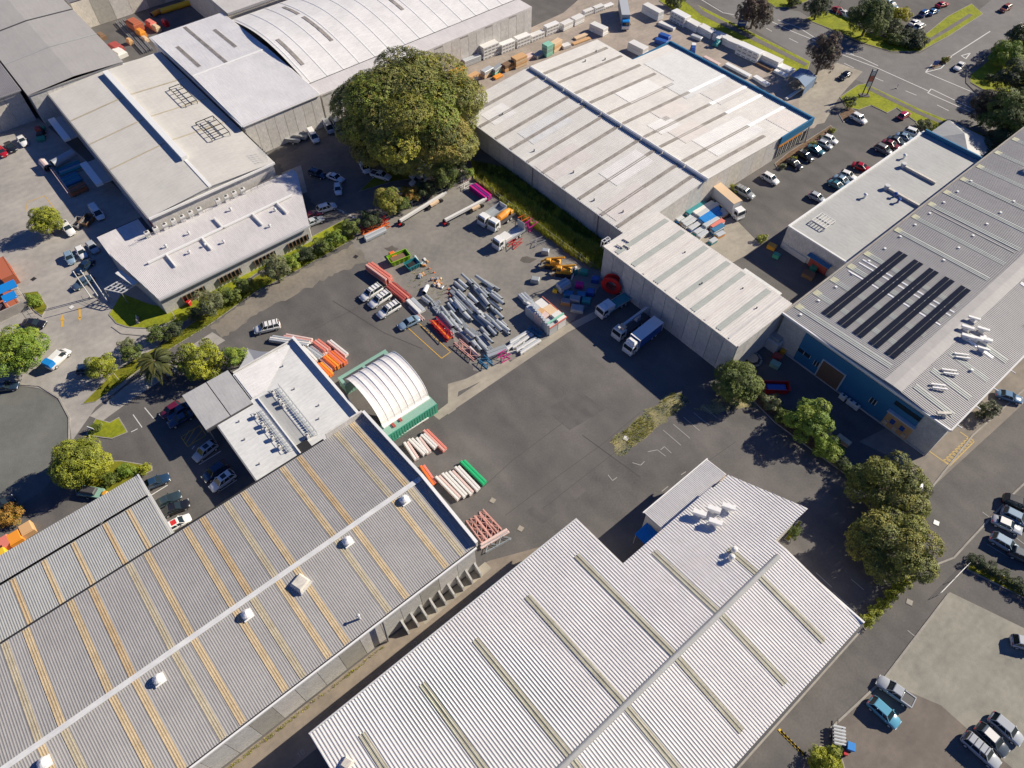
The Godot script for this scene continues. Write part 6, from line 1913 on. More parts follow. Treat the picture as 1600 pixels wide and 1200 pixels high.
func make_vehicles():
	var white = Color(0.78, 0.78, 0.76)
	var silver = Color(0.42, 0.45, 0.48)
	var black = Color(0.014, 0.015, 0.018)
	var navy = Color(0.012, 0.03, 0.07)
	var teal = Color(0.05, 0.16, 0.2)
	var red = Color(0.4, 0.012, 0.02)
	var bluegrey = Color(0.22, 0.32, 0.42)
	var slate = Color(0.08, 0.1, 0.12)
	var list = [
		["canopy", white, -99.1, -44.7, -175.44, 4.72, "white canopy ute nearest the salmon steel stack, left of three in a row"],
		["canopy", white, -96.33, -45.01, -175.28, 4.89, "white canopy ute in the middle of the three beside the steel stacks"],
		["canopy", white, -92.75, -44.82, -177.94, 5.02, "white canopy ute on the right of three, beside the silver sedan"],
		["sedan", bluegrey, -87.23, -45.96, 175.15, 4.19, "silver-blue sedan parked beside the yellow painted bay"],
		["canopy", white, -104.55, -23.31, 159.51, 5.1, "white canopy ute alone on the asphalt above the office roof"],
		["ute", silver, 15.69, -58.88, 99.76, 4.85, "silver double-cab ute with open dark tray beside the blue wagon"],
		["suv", Color(0.12, 0.36, 0.5), 16.27, -55.15, -88.52, 4.16, "light blue wagon beside the silver ute in the lower car park"],
		["canopy", silver, 27.63, -61.1, -89.21, 4.82, "pale double-cab ute, lowest of three at the bottom right"],
		["suv", slate, 27.87, -63.52, -92.81, 3.85, "dark grey wagon with pale roof, middle of three at the bottom right"],
		["suv", silver, 28.46, -66.38, -89.25, 4.55, "silver wagon, upper of three at the bottom right corner"],
		["suv", silver, 24.69, -79.97, -55.32, 2.49, "pale car cut by the right edge above the three wagons"],
		["suv", bluegrey, 13.31, -98.55, -75.32, 3.63, "pale blue car, upper of the three in the shaded right-hand bays"],
		["sedan", silver, 12.99, -96.18, -71.06, 3.57, "silver car with pale roof, middle of the shaded right-hand bays"],
		["suv", Color(0.3, 0.4, 0.5), 14.49, -92.69, -79.12, 4.23, "pale blue car, lower of the three in the shaded right-hand bays"],
		["suv", slate, 17.52, -92.88, -71.08, 4.21, "dark car at the right edge below the pale blue cars"],
		["suv", black, 12.13, -101.27, -67.54, 4.4, "black car at the right edge above the pale blue cars"],
		["sedan", Color(0.1, 0.2, 0.34), 0.13, -121.46, -63.49, 3.32, "blue car behind the grey solar roof at the right edge"],
		["sedan", black, -69.01, -148.38, -90.77, 4.25, "black car, nearest the silver ute in the row under the blue fascia"],
		["suv", Color(0.02, 0.022, 0.02), -69.09, -152.87, -88.53, 4.14, "black wagon, second in the row under the blue fascia"],
		["sedan", teal, -69, -157.22, -85.99, 4.02, "dark teal sedan, third in the row under the blue fascia"],
		["hatch", silver, -68.88, -160.66, -79.58, 2.93, "silver hatchback, fourth in the row under the blue fascia"],
		["hatch", white, -69.28, -163.53, -82.04, 2.83, "white hatchback at the far end of the row under the blue fascia"],
		["suv", white, -69.15, -139.13, -87.83, 4.27, "white wagon turning at the near end of the car park"],
		["canopy", Color(0.3, 0.31, 0.31), -69.81, -130.35, -83.81, 4.07, "grey canopy ute beside the box truck"],
		["sedan", teal, -57.28, -149.34, -89.1, 2.85, "dark teal car nearest the parapet roof in the middle row"],
		["sedan", bluegrey, -57.58, -151.98, -87.24, 2.97, "pale blue car in the middle row beside the parapet roof"],
		["hatch", white, -57.89, -154.65, -76.68, 2.88, "white hatchback beside the bright red car"],
		["sedan", red, -57.62, -159.99, -72.32, 3.29, "bright red car beside the parapet roof"],
		["hatch", silver, -57.7, -142.07, -83.76, 3.35, "silver hatchback parked alone at the parapet wall"],
		["suv", Color(0.2, 0.21, 0.21), -58.14, -170.17, -86.01, 4.02, "grey wagon nearest in the far row beside the parapet roof"],
		["sedan", Color(0.2, 0.03, 0.04), -58.1, -173.51, -82.35, 3.56, "dark red car in the far row beside the parapet roof"],
		["sedan", slate, -58.07, -176.05, -82.67, 3.58, "dark grey car right of the dark red one in the far row"],
		["sedan", bluegrey, -57.54, -178.99, -75.63, 3.74, "blue-grey car second from the end of the far row"],
		["suv", white, -57.21, -182.15, -75.79, 4.24, "white car at the end of the far row by the flax bush"],
		["suv", white, -69.87, -176.9, -91.73, 4.75, "white wagon standing alone below the clipped shrub"],
		["hatch", Color(0.42, 0.03, 0.08), -63.08, -187.46, -0.86, 4.13, "small red car parked against the sign lawn"],
		["sedan", black, -84.27, -191.81, -178.67, 3.45, "black car turning in from the main road"],
		["sedan", white, -66.35, -220.62, -172.34, 5.44, "white car waiting at the give-way line"],
		["sedan", red, -107.17, -221.52, -104.84, 3.54, "red car parked beside the far lawn near the small dark tree"],
		["sedan", white, -104.49, -221.32, -103.63, 3.97, "white car parked beside the red one at the far lawn"],
		["sedan", black, -101.95, -221.28, -98.82, 4.12, "black car half hidden by the broad dark tree"],
		["van", Color(0.2, 0.35, 0.4), -100.1, -236.55, -92.3, 4.66, "pale teal van at the top edge car park"],
		["hatch", bluegrey, -98.32, -237.1, -96.44, 3.91, "pale blue car in front of the teal van at the top edge"],
		["sedan", white, -87.93, -232.86, -1.14, 6.13, "white car right of the yellow bush"],
		["suv", white, -85.68, -231.98, -1.36, 6.08, "white wagon behind the low planting of the far lawn"],
		["suv", Color(0.03, 0.1, 0.28), -89.03, -240.35, -3.16, 4.63, "blue car in the far car park next to the white wagon"],
		["sedan", Color(0.05, 0.16, 0.36), -87.93, -243.22, -3.25, 5.33, "lighter blue car at the end of the far car park"],
		["sedan", red, -88.53, -249.39, -13.28, 5.45, "red car at the far lawn's tip"],
		["sedan", white, -200.6, -6.23, -89.59, 8.14, "white sedan beside the green machine in the left yard"],
		["sedan", black, -199.88, -3.11, -86.3, 6.6, "black car between the white sedan and the red car"],
		["hatch", red, -199.04, -0.84, -88.06, 6.32, "bright red car cut by the left edge"],
		["hatch", bluegrey, -150.31, -0.08, -96.3, 5.04, "pale blue hatchback nearest the flagpoles"],
		["hatch", white, -150.35, -2.69, -92.26, 5.12, "white hatchback, middle of three beside the porch roof"],
		["hatch", silver, -150.38, -5.18, -88.32, 3.84, "silver hatchback in the porch's shade"],
		["sedan", navy, -145.53, -1.61, -157.83, 3.54, "dark blue sedan in shade in front of the three hatchbacks"],
		["sedan", Color(0.06, 0.1, 0.16), -141.02, 0.48, -170.12, 4.44, "dark car in the shade behind the flagpoles"],
		["van", white, -160.98, -10.31, -89.96, 6.98, "white van parked in the shade beside the cream-roofed works"],
		["ute", white, -160.15, -3.17, -87.36, 6.41, "white flat-tray ute beside the small round tree"],
		["sedan", black, -135.88, 12.3, -44.89, 4.04, "black sedan parked below the recycling bays"],
		["suv", navy, -117.03, 8.17, -33.18, 2.62, "dark blue car half under the round olive-green tree"],
		["sedan", Color(0.02, 0.04, 0.07), -123.13, 21.86, -30.58, 3.67, "dark car at the left edge of the cul-de-sac"],
		["suv", silver, -85.59, -0.77, -170.55, 4.17, "silver wagon with sunroof beside the hatched bay"],
		["suv", navy, -80.63, -0.24, -175.81, 4.01, "dark blue wagon between the silver and white wagons"],
		["suv", white, -78.12, -0.38, -174.17, 4.7, "white wagon with sunroof nearest the grey warehouse roof"],
		["sedan", Color(0.02, 0.05, 0.1), -85.35, 8.54, -11.66, 3.67, "dark blue sedan at the tip of the lean-to roof"],
		["sedan", Color(0.03, 0.05, 0.06), -80.71, 8.52, -6.57, 3.49, "dark grey sedan, second along the lean-to wall"],
		["sedan", black, -78.53, 8.08, -13.68, 3.48, "black sedan beside the white car with red roof"],
		["hatch", white, -75.59, 8.85, -4.62, 3.59, "white car with a red roof panel beside the lean-to wall"],
		["sedan", Color(0.02, 0.05, 0.12), -96.79, -0.88, -176.82, 3.34, "dark blue car half under the carport, nearer the palm"],
		["sedan", Color(0.02, 0.04, 0.1), -94.89, -0.39, 177.51, 4.39, "dark blue sedan in front of the carport"],
		["hatch", Color(0.12, 0.01, 0.03), -97.9, 0.11, -172.84, 2.93, "maroon car behind the carport sedans"],
		["hatch", black, -97.81, 30.21, 6.98, 1.96, "dark car at the left edge beside the tree shadow"],
		["van", white, -154.66, -63.64, -100.6, 4.69, "white van parked against the white hall wall"],
		["van", Color(0.32, 0.34, 0.36), -155.49, -68.67, -101.37, 4.78, "grey-roofed van right of the white van at the hall wall"],
		["van", Color(0.5, 0.52, 0.54), -155.56, -71.21, -101.77, 4.81, "pale van nearest the fig tree at the hall wall"],
		["suv", navy, -140.8, -56.61, -65.05, 4.07, "dark blue car in the tree's shade, left of two nose to nose"],
		["sedan", white, -136.85, -59.22, -70.07, 3.9, "white car beside the dark blue one in the shaded yard"],
		["hatch", white, -132.74, -57.4, -117.82, 4.36, "white hatchback parked across from the dark blue car"],
		["van", white, -135.93, -66.87, -105.19, 6.09, "white van half under the fig tree's edge"],
		["ute", white, -130.41, -68.02, -61.88, 5.93, "white ute below the fig tree's trunk"],
		["ute", white, -125.23, -75.73, -177.28, 4.73, "white ute with blue tray below the fig tree"],
		["ute", white, -122.79, -74.07, 176.21, 4.51, "white ute below the one with the blue tray"],
		["suv", white, -128.57, -51.73, -11.18, 3.75, "white wagon beside the zebra crossing"],
		["sedan", Color(0.16, 0.02, 0.03), -128.54, -47.95, -8.05, 3.77, "dark red car between the white and silver cars by the crossing"],
		["sedan", silver, -126.38, -47.09, -7.08, 3.61, "silver car at the end of the low office"],
		["hatch", white, -121.98, -68.91, -25.15, 2.76, "white car seen through the fence-line trees"],
		["hatch", white, -1.34, -91.58, -97.39, 1.48, "white car nosing out from behind the upper driveway tree"],
		["van", Color(0.6, 0.55, 0.45), -65.76, -252.15, 179.02, 5.96, "cream van at the right edge of the side road"],
		["suv", Color(0.3, 0.08, 0.03), -74.61, -262.21, 177.67, 6.59, "brown-red car at the top right corner"],
	]
	for r in list:
		var c = car(r[0], r[1], r[2], r[3], r[4], r[6])
		if r[6].contains("sunroof"):
			part("sunroof", box_mesh(0.9, 0.02, 0.9), M.glass_dark, c, Vector3(0, 1.725, 0.5))
		if r[6].contains("red roof panel"):
			part("roof_panel", box_mesh(0.95, 0.02, 0.9), M.red, c, Vector3(0, 1.505, 0.55))
		if r[6].contains("blue tray"):
			part("tray_load", box_mesh(1.5, 0.5, 1.6), M.blue_bright, c, Vector3(0, 1.08, 1.75))
		if r[6].contains("pale roof"):
			part("roof_panel", box_mesh(1.25, 0.02, 1.6), M.off_white, c, Vector3(0, SHAPES[r[0]].top, 0.55))
	var p = [-123.47, 11.77, 26.33, 4.17]
	var uw = car("van", white, p[0], p[1], p[2], "white van with blue rear half driving beside the left-hand tree")
	part("blue_panel", box_mesh(1.95, 1.0, 1.3), M.blue_bright, uw, Vector3(0, 1.06, 1.96))
	# trucks
	var t
	p = [-101.51, -79.29, -173.36, 8.81]
	t = truck("white tipper truck, left of three white trucks in the gravel yard", p[0], p[1], p[2], M.white, 7.4)
	deck_on(t, 7.4, M.galvanised_dull, 0.9)
	slab("tailgate", M.white, t, Vector3(-1.1, 1.14, 3.6), Vector3(1.1, 2.2, 3.7))
	p = [-98.96, -79.95, -169.71, 8.8]
	t = truck("white truck with orange drum gear, middle of three in the gravel yard", p[0], p[1], p[2], M.white, 7.2)
	deck_on(t, 7.2, M.dark_grey, 0.0)
	var st = fresh()
	tube(st, Vector3(0, 2.0, -0.9), Vector3(0, 2.0, 1.0), 0.75, 0.9, 12)
	tube(st, Vector3(0, 2.0, 1.0), Vector3(0, 2.2, 2.6), 0.9, 0.45, 12)
	part("drum", done(st), M.orange_warm, t)
	part("hopper", soft_mesh(1.4, 0.9, 0.9, 0.15), M.machine_yellow, t, Vector3(0, 1.2, 3.0))
	p = [-93.41, -77.42, -174.95, 9.45]
	t = truck("white truck with high grey-sided tray, right of three in the gravel yard", p[0], p[1], p[2], M.white, 8.2)
	deck_on(t, 8.2, M.galvanised_pale, 0.4)
	part("tool_body", soft_mesh(2.3, 1.1, 1.9, 0.1), M.off_white, t, Vector3(0, 1.15, -1.0))
	slab("tail_panel", M.galvanised, t, Vector3(-1.1, 1.14, 3.9), Vector3(1.1, 3.2, 4.0))
	p = [-63.81, -80.83, 177.79, 8.73]
	t = truck("white crew-cab flatbed truck in the block's shade beside the red reel", p[0], p[1], p[2], M.white, 8.0)
	deck_on(t, 8.0, M.teal, 0.25)
	slab("crew_cab", M.white, t, Vector3(-1.12, 0.9, -2.1), Vector3(1.12, 2.55, -0.7))
	p = [-57.72, -79.3, -177.67, 9.36]
	t = truck("cream truck-mounted crane with folded boom in the block's shade", p[0], p[1], p[2], M.off_white, 8.2)
	deck_on(t, 8.2, M.dark_grey, 0.0)
	st = fresh()
	bar(st, Vector3(0, 3.0, -3.6), Vector3(0, 2.8, 5.0), 0.5, 0.5)
	part("boom", done(st), M.galvanised_pale, t)
	part("slew_column", soft_mesh(0.9, 1.5, 1.0, 0.1), M.off_white, t, Vector3(0, 1.1, 2.2))
	part("boom_head", soft_mesh(1.3, 0.5, 1.1, 0.1), M.timber_pale, t, Vector3(-0.2, 2.75, -2.6))
	p = [-53.7, -78.74, -177.03, 10.19]
	t = truck("white box truck with dark blue sides in the block's shade", p[0], p[1], p[2], M.white, 9.0)
	box_on(t, 9.0, M.blue, M.white, 2.4)
	part("wind_deflector", soft_mesh(2.1, 0.8, 1.2, 0.35), M.white, t, Vector3(0, 2.6, -3.3))
	p = [-69.25, -123.28, -99.6, 9.19]
	t = truck("white box truck backed against the cream-roofed warehouse", p[0], p[1], p[2], M.white, 9.6)
	box_on(t, 9.6, M.pale_grey, M.timber_pale, 2.7)
	p = [-146.43, -167.27, -130.14, 17.18]
	t = truck("blue-cabbed truck with a long grey curtain trailer in the storage yard", p[0], p[1], p[2], M.blue_bright, 12.5)
	box_on(t, 12.5, M.galvanised_dull, M.galvanised_pale, 2.7)
	part("bull_bar", box_mesh(2.2, 0.7, 0.1), M.white, t, Vector3(0, 1.4 - 0.75, -6.4))

# ---------------------------------------------------------------- steel and plant in the yard
func truss(label, p, q, w, h, mat, group = "", called = "steel_truss"):
	# a lattice boom from p to q: four chords and lacing
	var t = thing(called, label, "steel truss", (p + q) / 2.0, 0.0, group)
	var d = (q - p) / 2.0
	var x = Vector3.UP.cross(d.normalized()).normalized() * w / 2
	for s in [[-1, 0], [1, 0], [-1, 1], [1, 1]]:
		var st = fresh()
		bar(st, -d + x * s[0] + Vector3(0, h * s[1] + 0.08, 0), d + x * s[0] + Vector3(0, h * s[1] + 0.08, 0), 0.13, 0.13)
		part("chord", done(st), M[mat], t)
	var st = fresh()
	var n = maxi(2, int(d.length() * 2.0 / (w * 0.9)))
	for i in n:
		var a = -d + d * 2.0 * i / n
		var b = -d + d * 2.0 * (i + 1) / n
		var sg = 1.0 if i % 2 else -1.0
		for y in [0.08, h + 0.08]:
			bar(st, a + x * sg + Vector3(0, y, 0), b - x * sg + Vector3(0, y, 0), 0.07, 0.07)
		for s in [-1, 1]:
			bar(st, a + x * s + Vector3(0, 0.08 + (h if i % 2 else 0.0), 0), b + x * s + Vector3(0, 0.08 + (0.0 if i % 2 else h), 0), 0.07, 0.07)
	part("lacing", done(st), M[mat], t)
	return t

func stack_of_beams(label, p, q, n, rows, w, h, mats, group = "", called = "beam_stack"):
	# n long members side by side in rows, from p to q, each with rounded upper edges
	var d = q - p
	var l = d.length()
	var turn = rad_to_deg(atan2(-d.x, -d.z))
	var t = thing(called, label, "steel stack", Vector3((p.x + q.x) / 2, 0.02, (p.z + q.z) / 2), turn, group)
	for s in [-0.36, 0.36]:
		part("bearer", box_mesh(w * n + 0.2, 0.12, 0.14), M.timber_dark, t, Vector3(0, 0, l * s))
	for j in rows:
		for i in n:
			part("beam", soft_mesh(w - 0.04, h - 0.03, l * (0.97 + 0.03 * ((i * 5 + j * 3) % 3 - 1)), h * 0.22), M[mats[(i + j) % mats.size()]], t, Vector3((i - (n - 1) / 2.0) * w, 0.12 + j * h, (((i * 7 + j * 5) % 5) - 2) * 0.05))
	return t

func pipe(label, p, q, r, mat, group):
	# a flanged tube with an open bore
	var t = thing("steel_mast_section", label, "steel section", Vector3((p.x + q.x) / 2, p.y, (p.z + q.z) / 2), 0.0, group)
	var d = (q - p) / 2.0
	d.y = 0
	var up = Vector3(0, r, 0)
	var st = fresh()
	tube(st, -d + up, d + up, r, r, 12, false)
	part("shell", done(st), M[mat], t)
	st = fresh()
	tube(st, -d + up, d + up, r * 0.82, r * 0.82, 10, false)
	part("bore", done(st), M.dark_grey, t)
	var u = d.normalized()
	for s in [-1, 1]:
		st = fresh()
		var a = d * s + up
		tube(st, a - u * 0.06, a + u * 0.06, r * 1.1, r * 1.1, 12, false)
		part("flange", done(st), M.galvanised_dull, t)
	return t

func skip_bin(label, x, z, turn, l, w, h, mat, fill_mat):
	var t = thing("skip_bin", label, "skip", Vector3(x, 0.02, z), turn)
	var st = fresh()
	var o = 0.3
	var lo = [Vector3(-w / 2, 0.1, -l / 2 + o), Vector3(w / 2, 0.1, -l / 2 + o), Vector3(w / 2, 0.1, l / 2 - o), Vector3(-w / 2, 0.1, l / 2 - o)]
	var hi = [Vector3(-w / 2 - 0.1, h, -l / 2), Vector3(w / 2 + 0.1, h, -l / 2), Vector3(w / 2 + 0.1, h, l / 2), Vector3(-w / 2 - 0.1, h, l / 2)]
	for i in 4:
		var j = (i + 1) % 4
		quad(st, lo[j], lo[i], hi[i], hi[j])
	quad(st, lo[0], lo[1], lo[2], lo[3])
	part("tub", done(st), M[mat], t)
	st = fresh()
	for i in 4:
		bar(st, hi[i], hi[(i + 1) % 4], 0.12, 0.1)
	for k in 4:
		var f = (k + 0.5) / 4.0
		for s in [-1, 1]:
			bar(st, Vector3(s * (w / 2 + 0.06), 0.12, lerpf(-l / 2 + o, l / 2 - o, f)), Vector3(s * (w / 2 + 0.14), h, lerpf(-l / 2, l / 2, f)), 0.08, 0.08)
	part("rim", done(st), M[mat], t)
	part("load", soft_mesh(w - 0.15, h * 0.55, l - 0.9, 0.15), M[fill_mat], t, Vector3(0, 0.12, 0))
	return t

func dig_machine(label, x, z, turn):
	# yellow tracked drilling machine with mast
	var t = thing("drill_rig", label, "machine", Vector3(x, 0.02, z), turn)
	for s in [-1, 1]:
		part("track", soft_mesh(0.5, 0.7, 3.2, 0.2), M.black, t, Vector3(s * 0.95, 0, 0))
	part("engine_cover", soft_mesh(1.5, 1.1, 2.0, 0.25), M.machine_yellow, t, Vector3(0.1, 0.7, 0.6))
	part("cab", soft_mesh(0.9, 1.6, 1.1, 0.15), M.machine_yellow, t, Vector3(-0.4, 0.7, -1.0))
	part("cab_window", box_mesh(0.92, 0.7, 0.9), M.glass_dark, t, Vector3(-0.4, 1.3, -1.04))
	var st = fresh()
	bar(st, Vector3(0.5, 1.4, -1.8), Vector3(0.5, 2.6, 2.4), 0.35, 0.35)
	bar(st, Vector3(0.5, 1.2, -1.8), Vector3(0.5, 0.3, -2.6), 0.25, 0.25)
	part("mast", done(st), M.machine_yellow, t)
	for s in [-1, 1]:
		st = fresh()
		bar(st, Vector3(s * 0.7, 0.9, -1.5), Vector3(s * 1.3, 0.05, -2.6), 0.16, 0.16)
		part("stabiliser", done(st), M.machine_yellow, t)

func drum(called, label, x, y, z, r, h, mat, group = ""):
	var t = thing(called, label, "drum", Vector3(x, y, z), 0.0, group)
	var st = fresh()
	tube(st, Vector3.ZERO, Vector3(0, h, 0), r, r, 14)
	part("shell", done(st), M[mat], t)
	st = fresh()
	for k in [0.02, 0.33, 0.66, 0.97]:
		tube(st, Vector3(0, h * k - 0.02, 0), Vector3(0, h * k + 0.03, 0), r * 1.03, r * 1.03, 14)
	part("hoop", done(st), M[mat], t)

func cone(label, x, z, group):
	var t = thing("traffic_cone", label, "cone", Vector3(x, 0.01, z), 0.0, group)
	part("base", box_mesh(0.4, 0.05, 0.4), M.orange, t)
	var st = fresh()
	tube(st, Vector3(0, 0.05, 0), Vector3(0, 0.75, 0), 0.15, 0.03, 10)
	part("cone", done(st), M.orange, t)
	st = fresh()
	tube(st, Vector3(0, 0.35, 0), Vector3(0, 0.5, 0), 0.1, 0.078, 10, false)
	part("band", done(st), M.white, t)

func make_yard():
	var g = "galvanised mast sections lying in the yard"
	var segs = [[-91.09, -62.45, -87.44, -62.38], [-90.47, -61.11, -87.46, -61.19], [-90.4, -60.03, -87.16, -60.1], [-89.7, -58.81, -87.26, -58.82], [-88.7, -64.41, -83.54, -64.99], [-87.03, -62.57, -83.46, -62.5], [-85.92, -63.6, -83.23, -63.34], [-86.81, -65.18, -82.76, -65.92], [-82.37, -63.51, -78.64, -63.73], [-81.78, -62.52, -78.07, -62.75], [-86.35, -62.21, -83.43, -61.96], [-87.75, -57.67, -80.91, -57.43], [-87.61, -58.41, -80.77, -58.15], [-87.24, -56.28, -83.98, -55.97], [-87.02, -57.12, -82.54, -56.86], [-85.85, -59.08, -82.84, -59.28], [-84.35, -58.6, -80.74, -58.46], [-83.36, -56.16, -80.15, -56.16], [-82.57, -56.55, -79.62, -56.25], [-83.84, -60.91, -80.07, -60.63], [-83.69, -61.65, -80.32, -61.17], [-84.58, -54.43, -80.14, -54.01], [-84.52, -53.4, -79.96, -52.89], [-86.62, -53.66, -83.34, -53.17], [-79.47, -57.79, -75.04, -58.23], [-78.69, -58.17, -73.7, -57.98], [-79.17, -59.23, -76.37, -59.32], [-78.77, -60.26, -75.7, -60.12], [-78.59, -61.3, -75.73, -61.16], [-76.43, -60.05, -72.52, -60.18], [-76.5, -60.78, -73.9, -60.65], [-78.55, -52.46, -75.41, -52.3], [-78.16, -53.46, -75.28, -53.49], [-75.74, -53.2, -72.4, -52.83], [-75.77, -54.2, -72.13, -53.91], [-76.83, -56.36, -74.12, -56.17], [-75.92, -57.45, -73.22, -57.25], [-74.38, -51.49, -71.33, -51.34], [-91.38, -52.2, -89.03, -52.47], [-91.46, -53.25, -89.12, -53.2], [-85.84, -56.55, -82.32, -56.02], [-85.82, -60.26, -82.61, -60.11], [-82.61, -61.81, -79.53, -61.55], [-81.33, -61.64, -77.92, -61.26], [-83.65, -52.26, -80.36, -51.89], [-86.63, -55.32, -83.62, -55.03], [-88.17, -59.18, -85.38, -59.07], [-88.8, -63.1, -85.66, -63.04], [-85.54, -62.6, -82.18, -62.32], [-84.76, -64.4, -81.82, -64.45], [-82.74, -64.5, -80.29, -64.58], [-84.47, -57.34, -81.31, -57.23], [-82.99, -58.55, -79.57, -58.21], [-81.6, -58.81, -78.44, -58.47], [-80.68, -59.08, -77.58, -58.95], [-78.02, -58.97, -75.18, -58.86], [-76.27, -58.9, -73.25, -58.78], [-74.57, -59.86, -72, -59.74], [-76.93, -52.83, -73.82, -52.66], [-74.4, -53.77, -71.33, -53.59], [-75.04, -55.59, -72.08, -55.5], [-80.84, -52.91, -77.95, -52.65], [-82.61, -52.95, -79.69, -52.69], [-86.27, -52.41, -83.29, -52.15], [-84.91, -52.39, -81.95, -52.12]]
	var mats = ["galvanised", "galvanised_pale", "galvanised", "galvanised_dull"]
	var zm = Vector3(-81.35, 0, -58.27).z
	var xm = Vector3(-81.35, 0, -58.27).x - zm * 0.3
	for i in segs.size():
		var s = segs[i]
		var lift = 0.0 if i % 4 else 0.55
		var where = "upper" if s[3] < zm - 2.5 else "lower" if s[3] > zm + 3.0 else "middle"
		var side = "right" if s[2] - s[3] * 0.3 > xm + 3.0 else "left" if s[2] - s[3] * 0.3 < xm - 3.0 else "central"
		var look = {"galvanised": "mid-grey", "galvanised_pale": "pale grey", "galvanised_dull": "dark grey"}[mats[i % 4]]
		var words = "%s steel mast section %s in the %s %s part of the pile" % [look, "resting on others" if lift > 0 else "lying low", where, side]
		pipe(words, Vector3(s[0], 0.02 + lift, s[1]), Vector3(s[2], 0.02 + lift, s[3]), 0.3 + 0.05 * (i % 3), mats[i % 4], g)
	# long half-height rails laid in bundles between the sections
	for s in [[-84.94, -51.26, -79.21, -51.67], [-88.02, -52.55, -82.53, -52.24], [-89.91, -53.11, -85.76, -53.02], [-76.75, -55.14, -71.23, -54.48], [-78.25, -54.67, -75.02, -54.58], [-81.72, -54.56, -78.66, -54.18], [-84.35, -63.73, -79.92, -64.45], [-89.36, -58.05, -85.32, -58.01], [-80.52, -57.62, -76.57, -57.47], [-81.95, -57.57, -78.18, -57.43]]:
		stack_of_beams("bundle of slim steel rails tucked between the mast sections", Vector3(s[0], 0, s[1]), Vector3(s[2], 0, s[3]), 4, 2, 0.22, 0.18, ["galvanised", "galvanised_dull"], "rail bundles in the steel pile", "rail_bundle")
	pipe("lone pale steel pipe standing apart left of the steel pile", Vector3(-93.4, 0, -54.98), Vector3(-92.17, 0, -53.26), 0.5, "white", "")
	pipe("pale pipe leaning beside the dark crate near the lime skip", Vector3(-102.45, 0, -58.09), Vector3(-99.62, 0, -57.44), 0.4, "galvanised_pale", "")
	# galvanised scaffold tangle at the left of the pile
	for i in 16:
		var p = Vector3(-88.98, 0, -53.09).lerp(Vector3(-79.48, 0, -51.88), i / 15.0) + Vector3(rng.randf_range(-1.2, 1.2), 0, rng.randf_range(-1.2, 1.2))
		truss("small galvanised ladder in the tangle left of the steel pile", p, p + Vector3(rng.randf_range(-0.5, 2.0), 0.25, rng.randf_range(-1.2, 1.2)), 0.5, 0.35, "galvanised_pale", "steel ladders beside the steel pile", "steel_ladder")
	# salmon, red and pink stacks along the parcel line
	stack_of_beams("salmon-pink steel stack along the boundary behind the white utes", Vector3(-106.02, 0, -48.59), Vector3(-99.24, 0, -49.49), 3, 4, 0.62, 0.42, ["salmon", "salmon", "pink"])
	stack_of_beams("dark red steel stack behind the middle white ute", Vector3(-98.86, 0, -49.06), Vector3(-92.92, 0, -49.52), 4, 2, 0.55, 0.4, ["red_oxide", "red_oxide", "salmon"])
	stack_of_beams("low pale pallet row at the end of the dark red stack", Vector3(-92.66, 0, -49.83), Vector3(-88.02, 0, -49.78), 2, 2, 0.9, 0.35, ["off_white", "galvanised_pale"])
	truss("bright red lattice boom section lying along the boundary", Vector3(-84.83, 0, -50.05), Vector3(-78.54, 0, -49.87), 1.6, 1.1, "red")
	stack_of_beams("bright orange-red covered stack inside the lattice boom row", Vector3(-84.6, 0, -50.04), Vector3(-78.75, 0, -49.87), 2, 2, 0.5, 0.4, ["orange", "red"])
	truss("pink lattice boom section along the boundary below the red one", Vector3(-77.19, 0, -50.44), Vector3(-71.32, 0, -50.85), 1.3, 0.7, "pink")
	truss("thin purple-grey rail beside the silver-blue sedan", Vector3(-91.18, 0, -48.79), Vector3(-86.28, 0, -48.85), 0.5, 0.3, "pink_pale")
	truss("long red lattice boom in the corner by the hedge", Vector3(-116.96, 0, -53.36), Vector3(-116.38, 0, -60.44), 1.4, 1.0, "red")
	truss("second red lattice boom beside the hedge corner", Vector3(-115.6, 0, -52.99), Vector3(-114.92, 0, -59.81), 1.2, 0.9, "orange")
	stack_of_beams("grey steel stack in front of the red booms", Vector3(-114.16, 0, -52.74), Vector3(-113.95, 0, -58.27), 3, 2, 0.55, 0.4, ["galvanised", "galvanised_pale"])
	# crane booms on wheels
	for s in [[Vector3(-113.41, 0, -61.94), Vector3(-114.6, 0, -75.23), "long white crane boom lying along the fence"], [Vector3(-107, 0, -69.92), Vector3(-106.85, 0, -81.23), "white crane boom lying on wheels in the open gravel"]]:
		var t = thing("crane_boom", s[2], "crane boom", (s[0] + s[1]) / 2.0, 0.0)
		var d = (s[1] - s[0]) / 2.0
		var st = fresh()
		bar(st, -d + Vector3(0, 1.1, 0), d + Vector3(0, 1.1, 0), 0.6, 0.6)
		part("outer_section", done(st), M.off_white, t)
		st = fresh()
		bar(st, d + Vector3(0, 1.1, 0), d * 1.12 + Vector3(0, 1.1, 0), 0.4, 0.4)
		part("inner_section", done(st), M.pale_grey, t)
		for k in [-0.96, 0.2, 0.8]:
			var w = part("axle", box_mesh(1.5, 0.5, 0.5), M.dark_grey, t, d * k)
			for e in [-0.8, 0.8]:
				part("tyre", wheel_mesh(0.4, 0.25), M.rubber, w, Vector3(e, 0.4, 0))
		st = fresh()
		bar(st, d * 0.35 + Vector3(0.7, 0.8, 0.4), d * 0.72 + Vector3(0.7, 0.8, 0.4), 0.6, 0.5)
		part("counterweight_arm", done(st), M.timber_pale, t)
		part("tow_hitch", box_mesh(0.8, 0.3, 0.8), M.red, t, -d * 1.03 + Vector3(0, 0.2, 0))
	var p = [-104.02, -55.06, -8.23, 3.41]
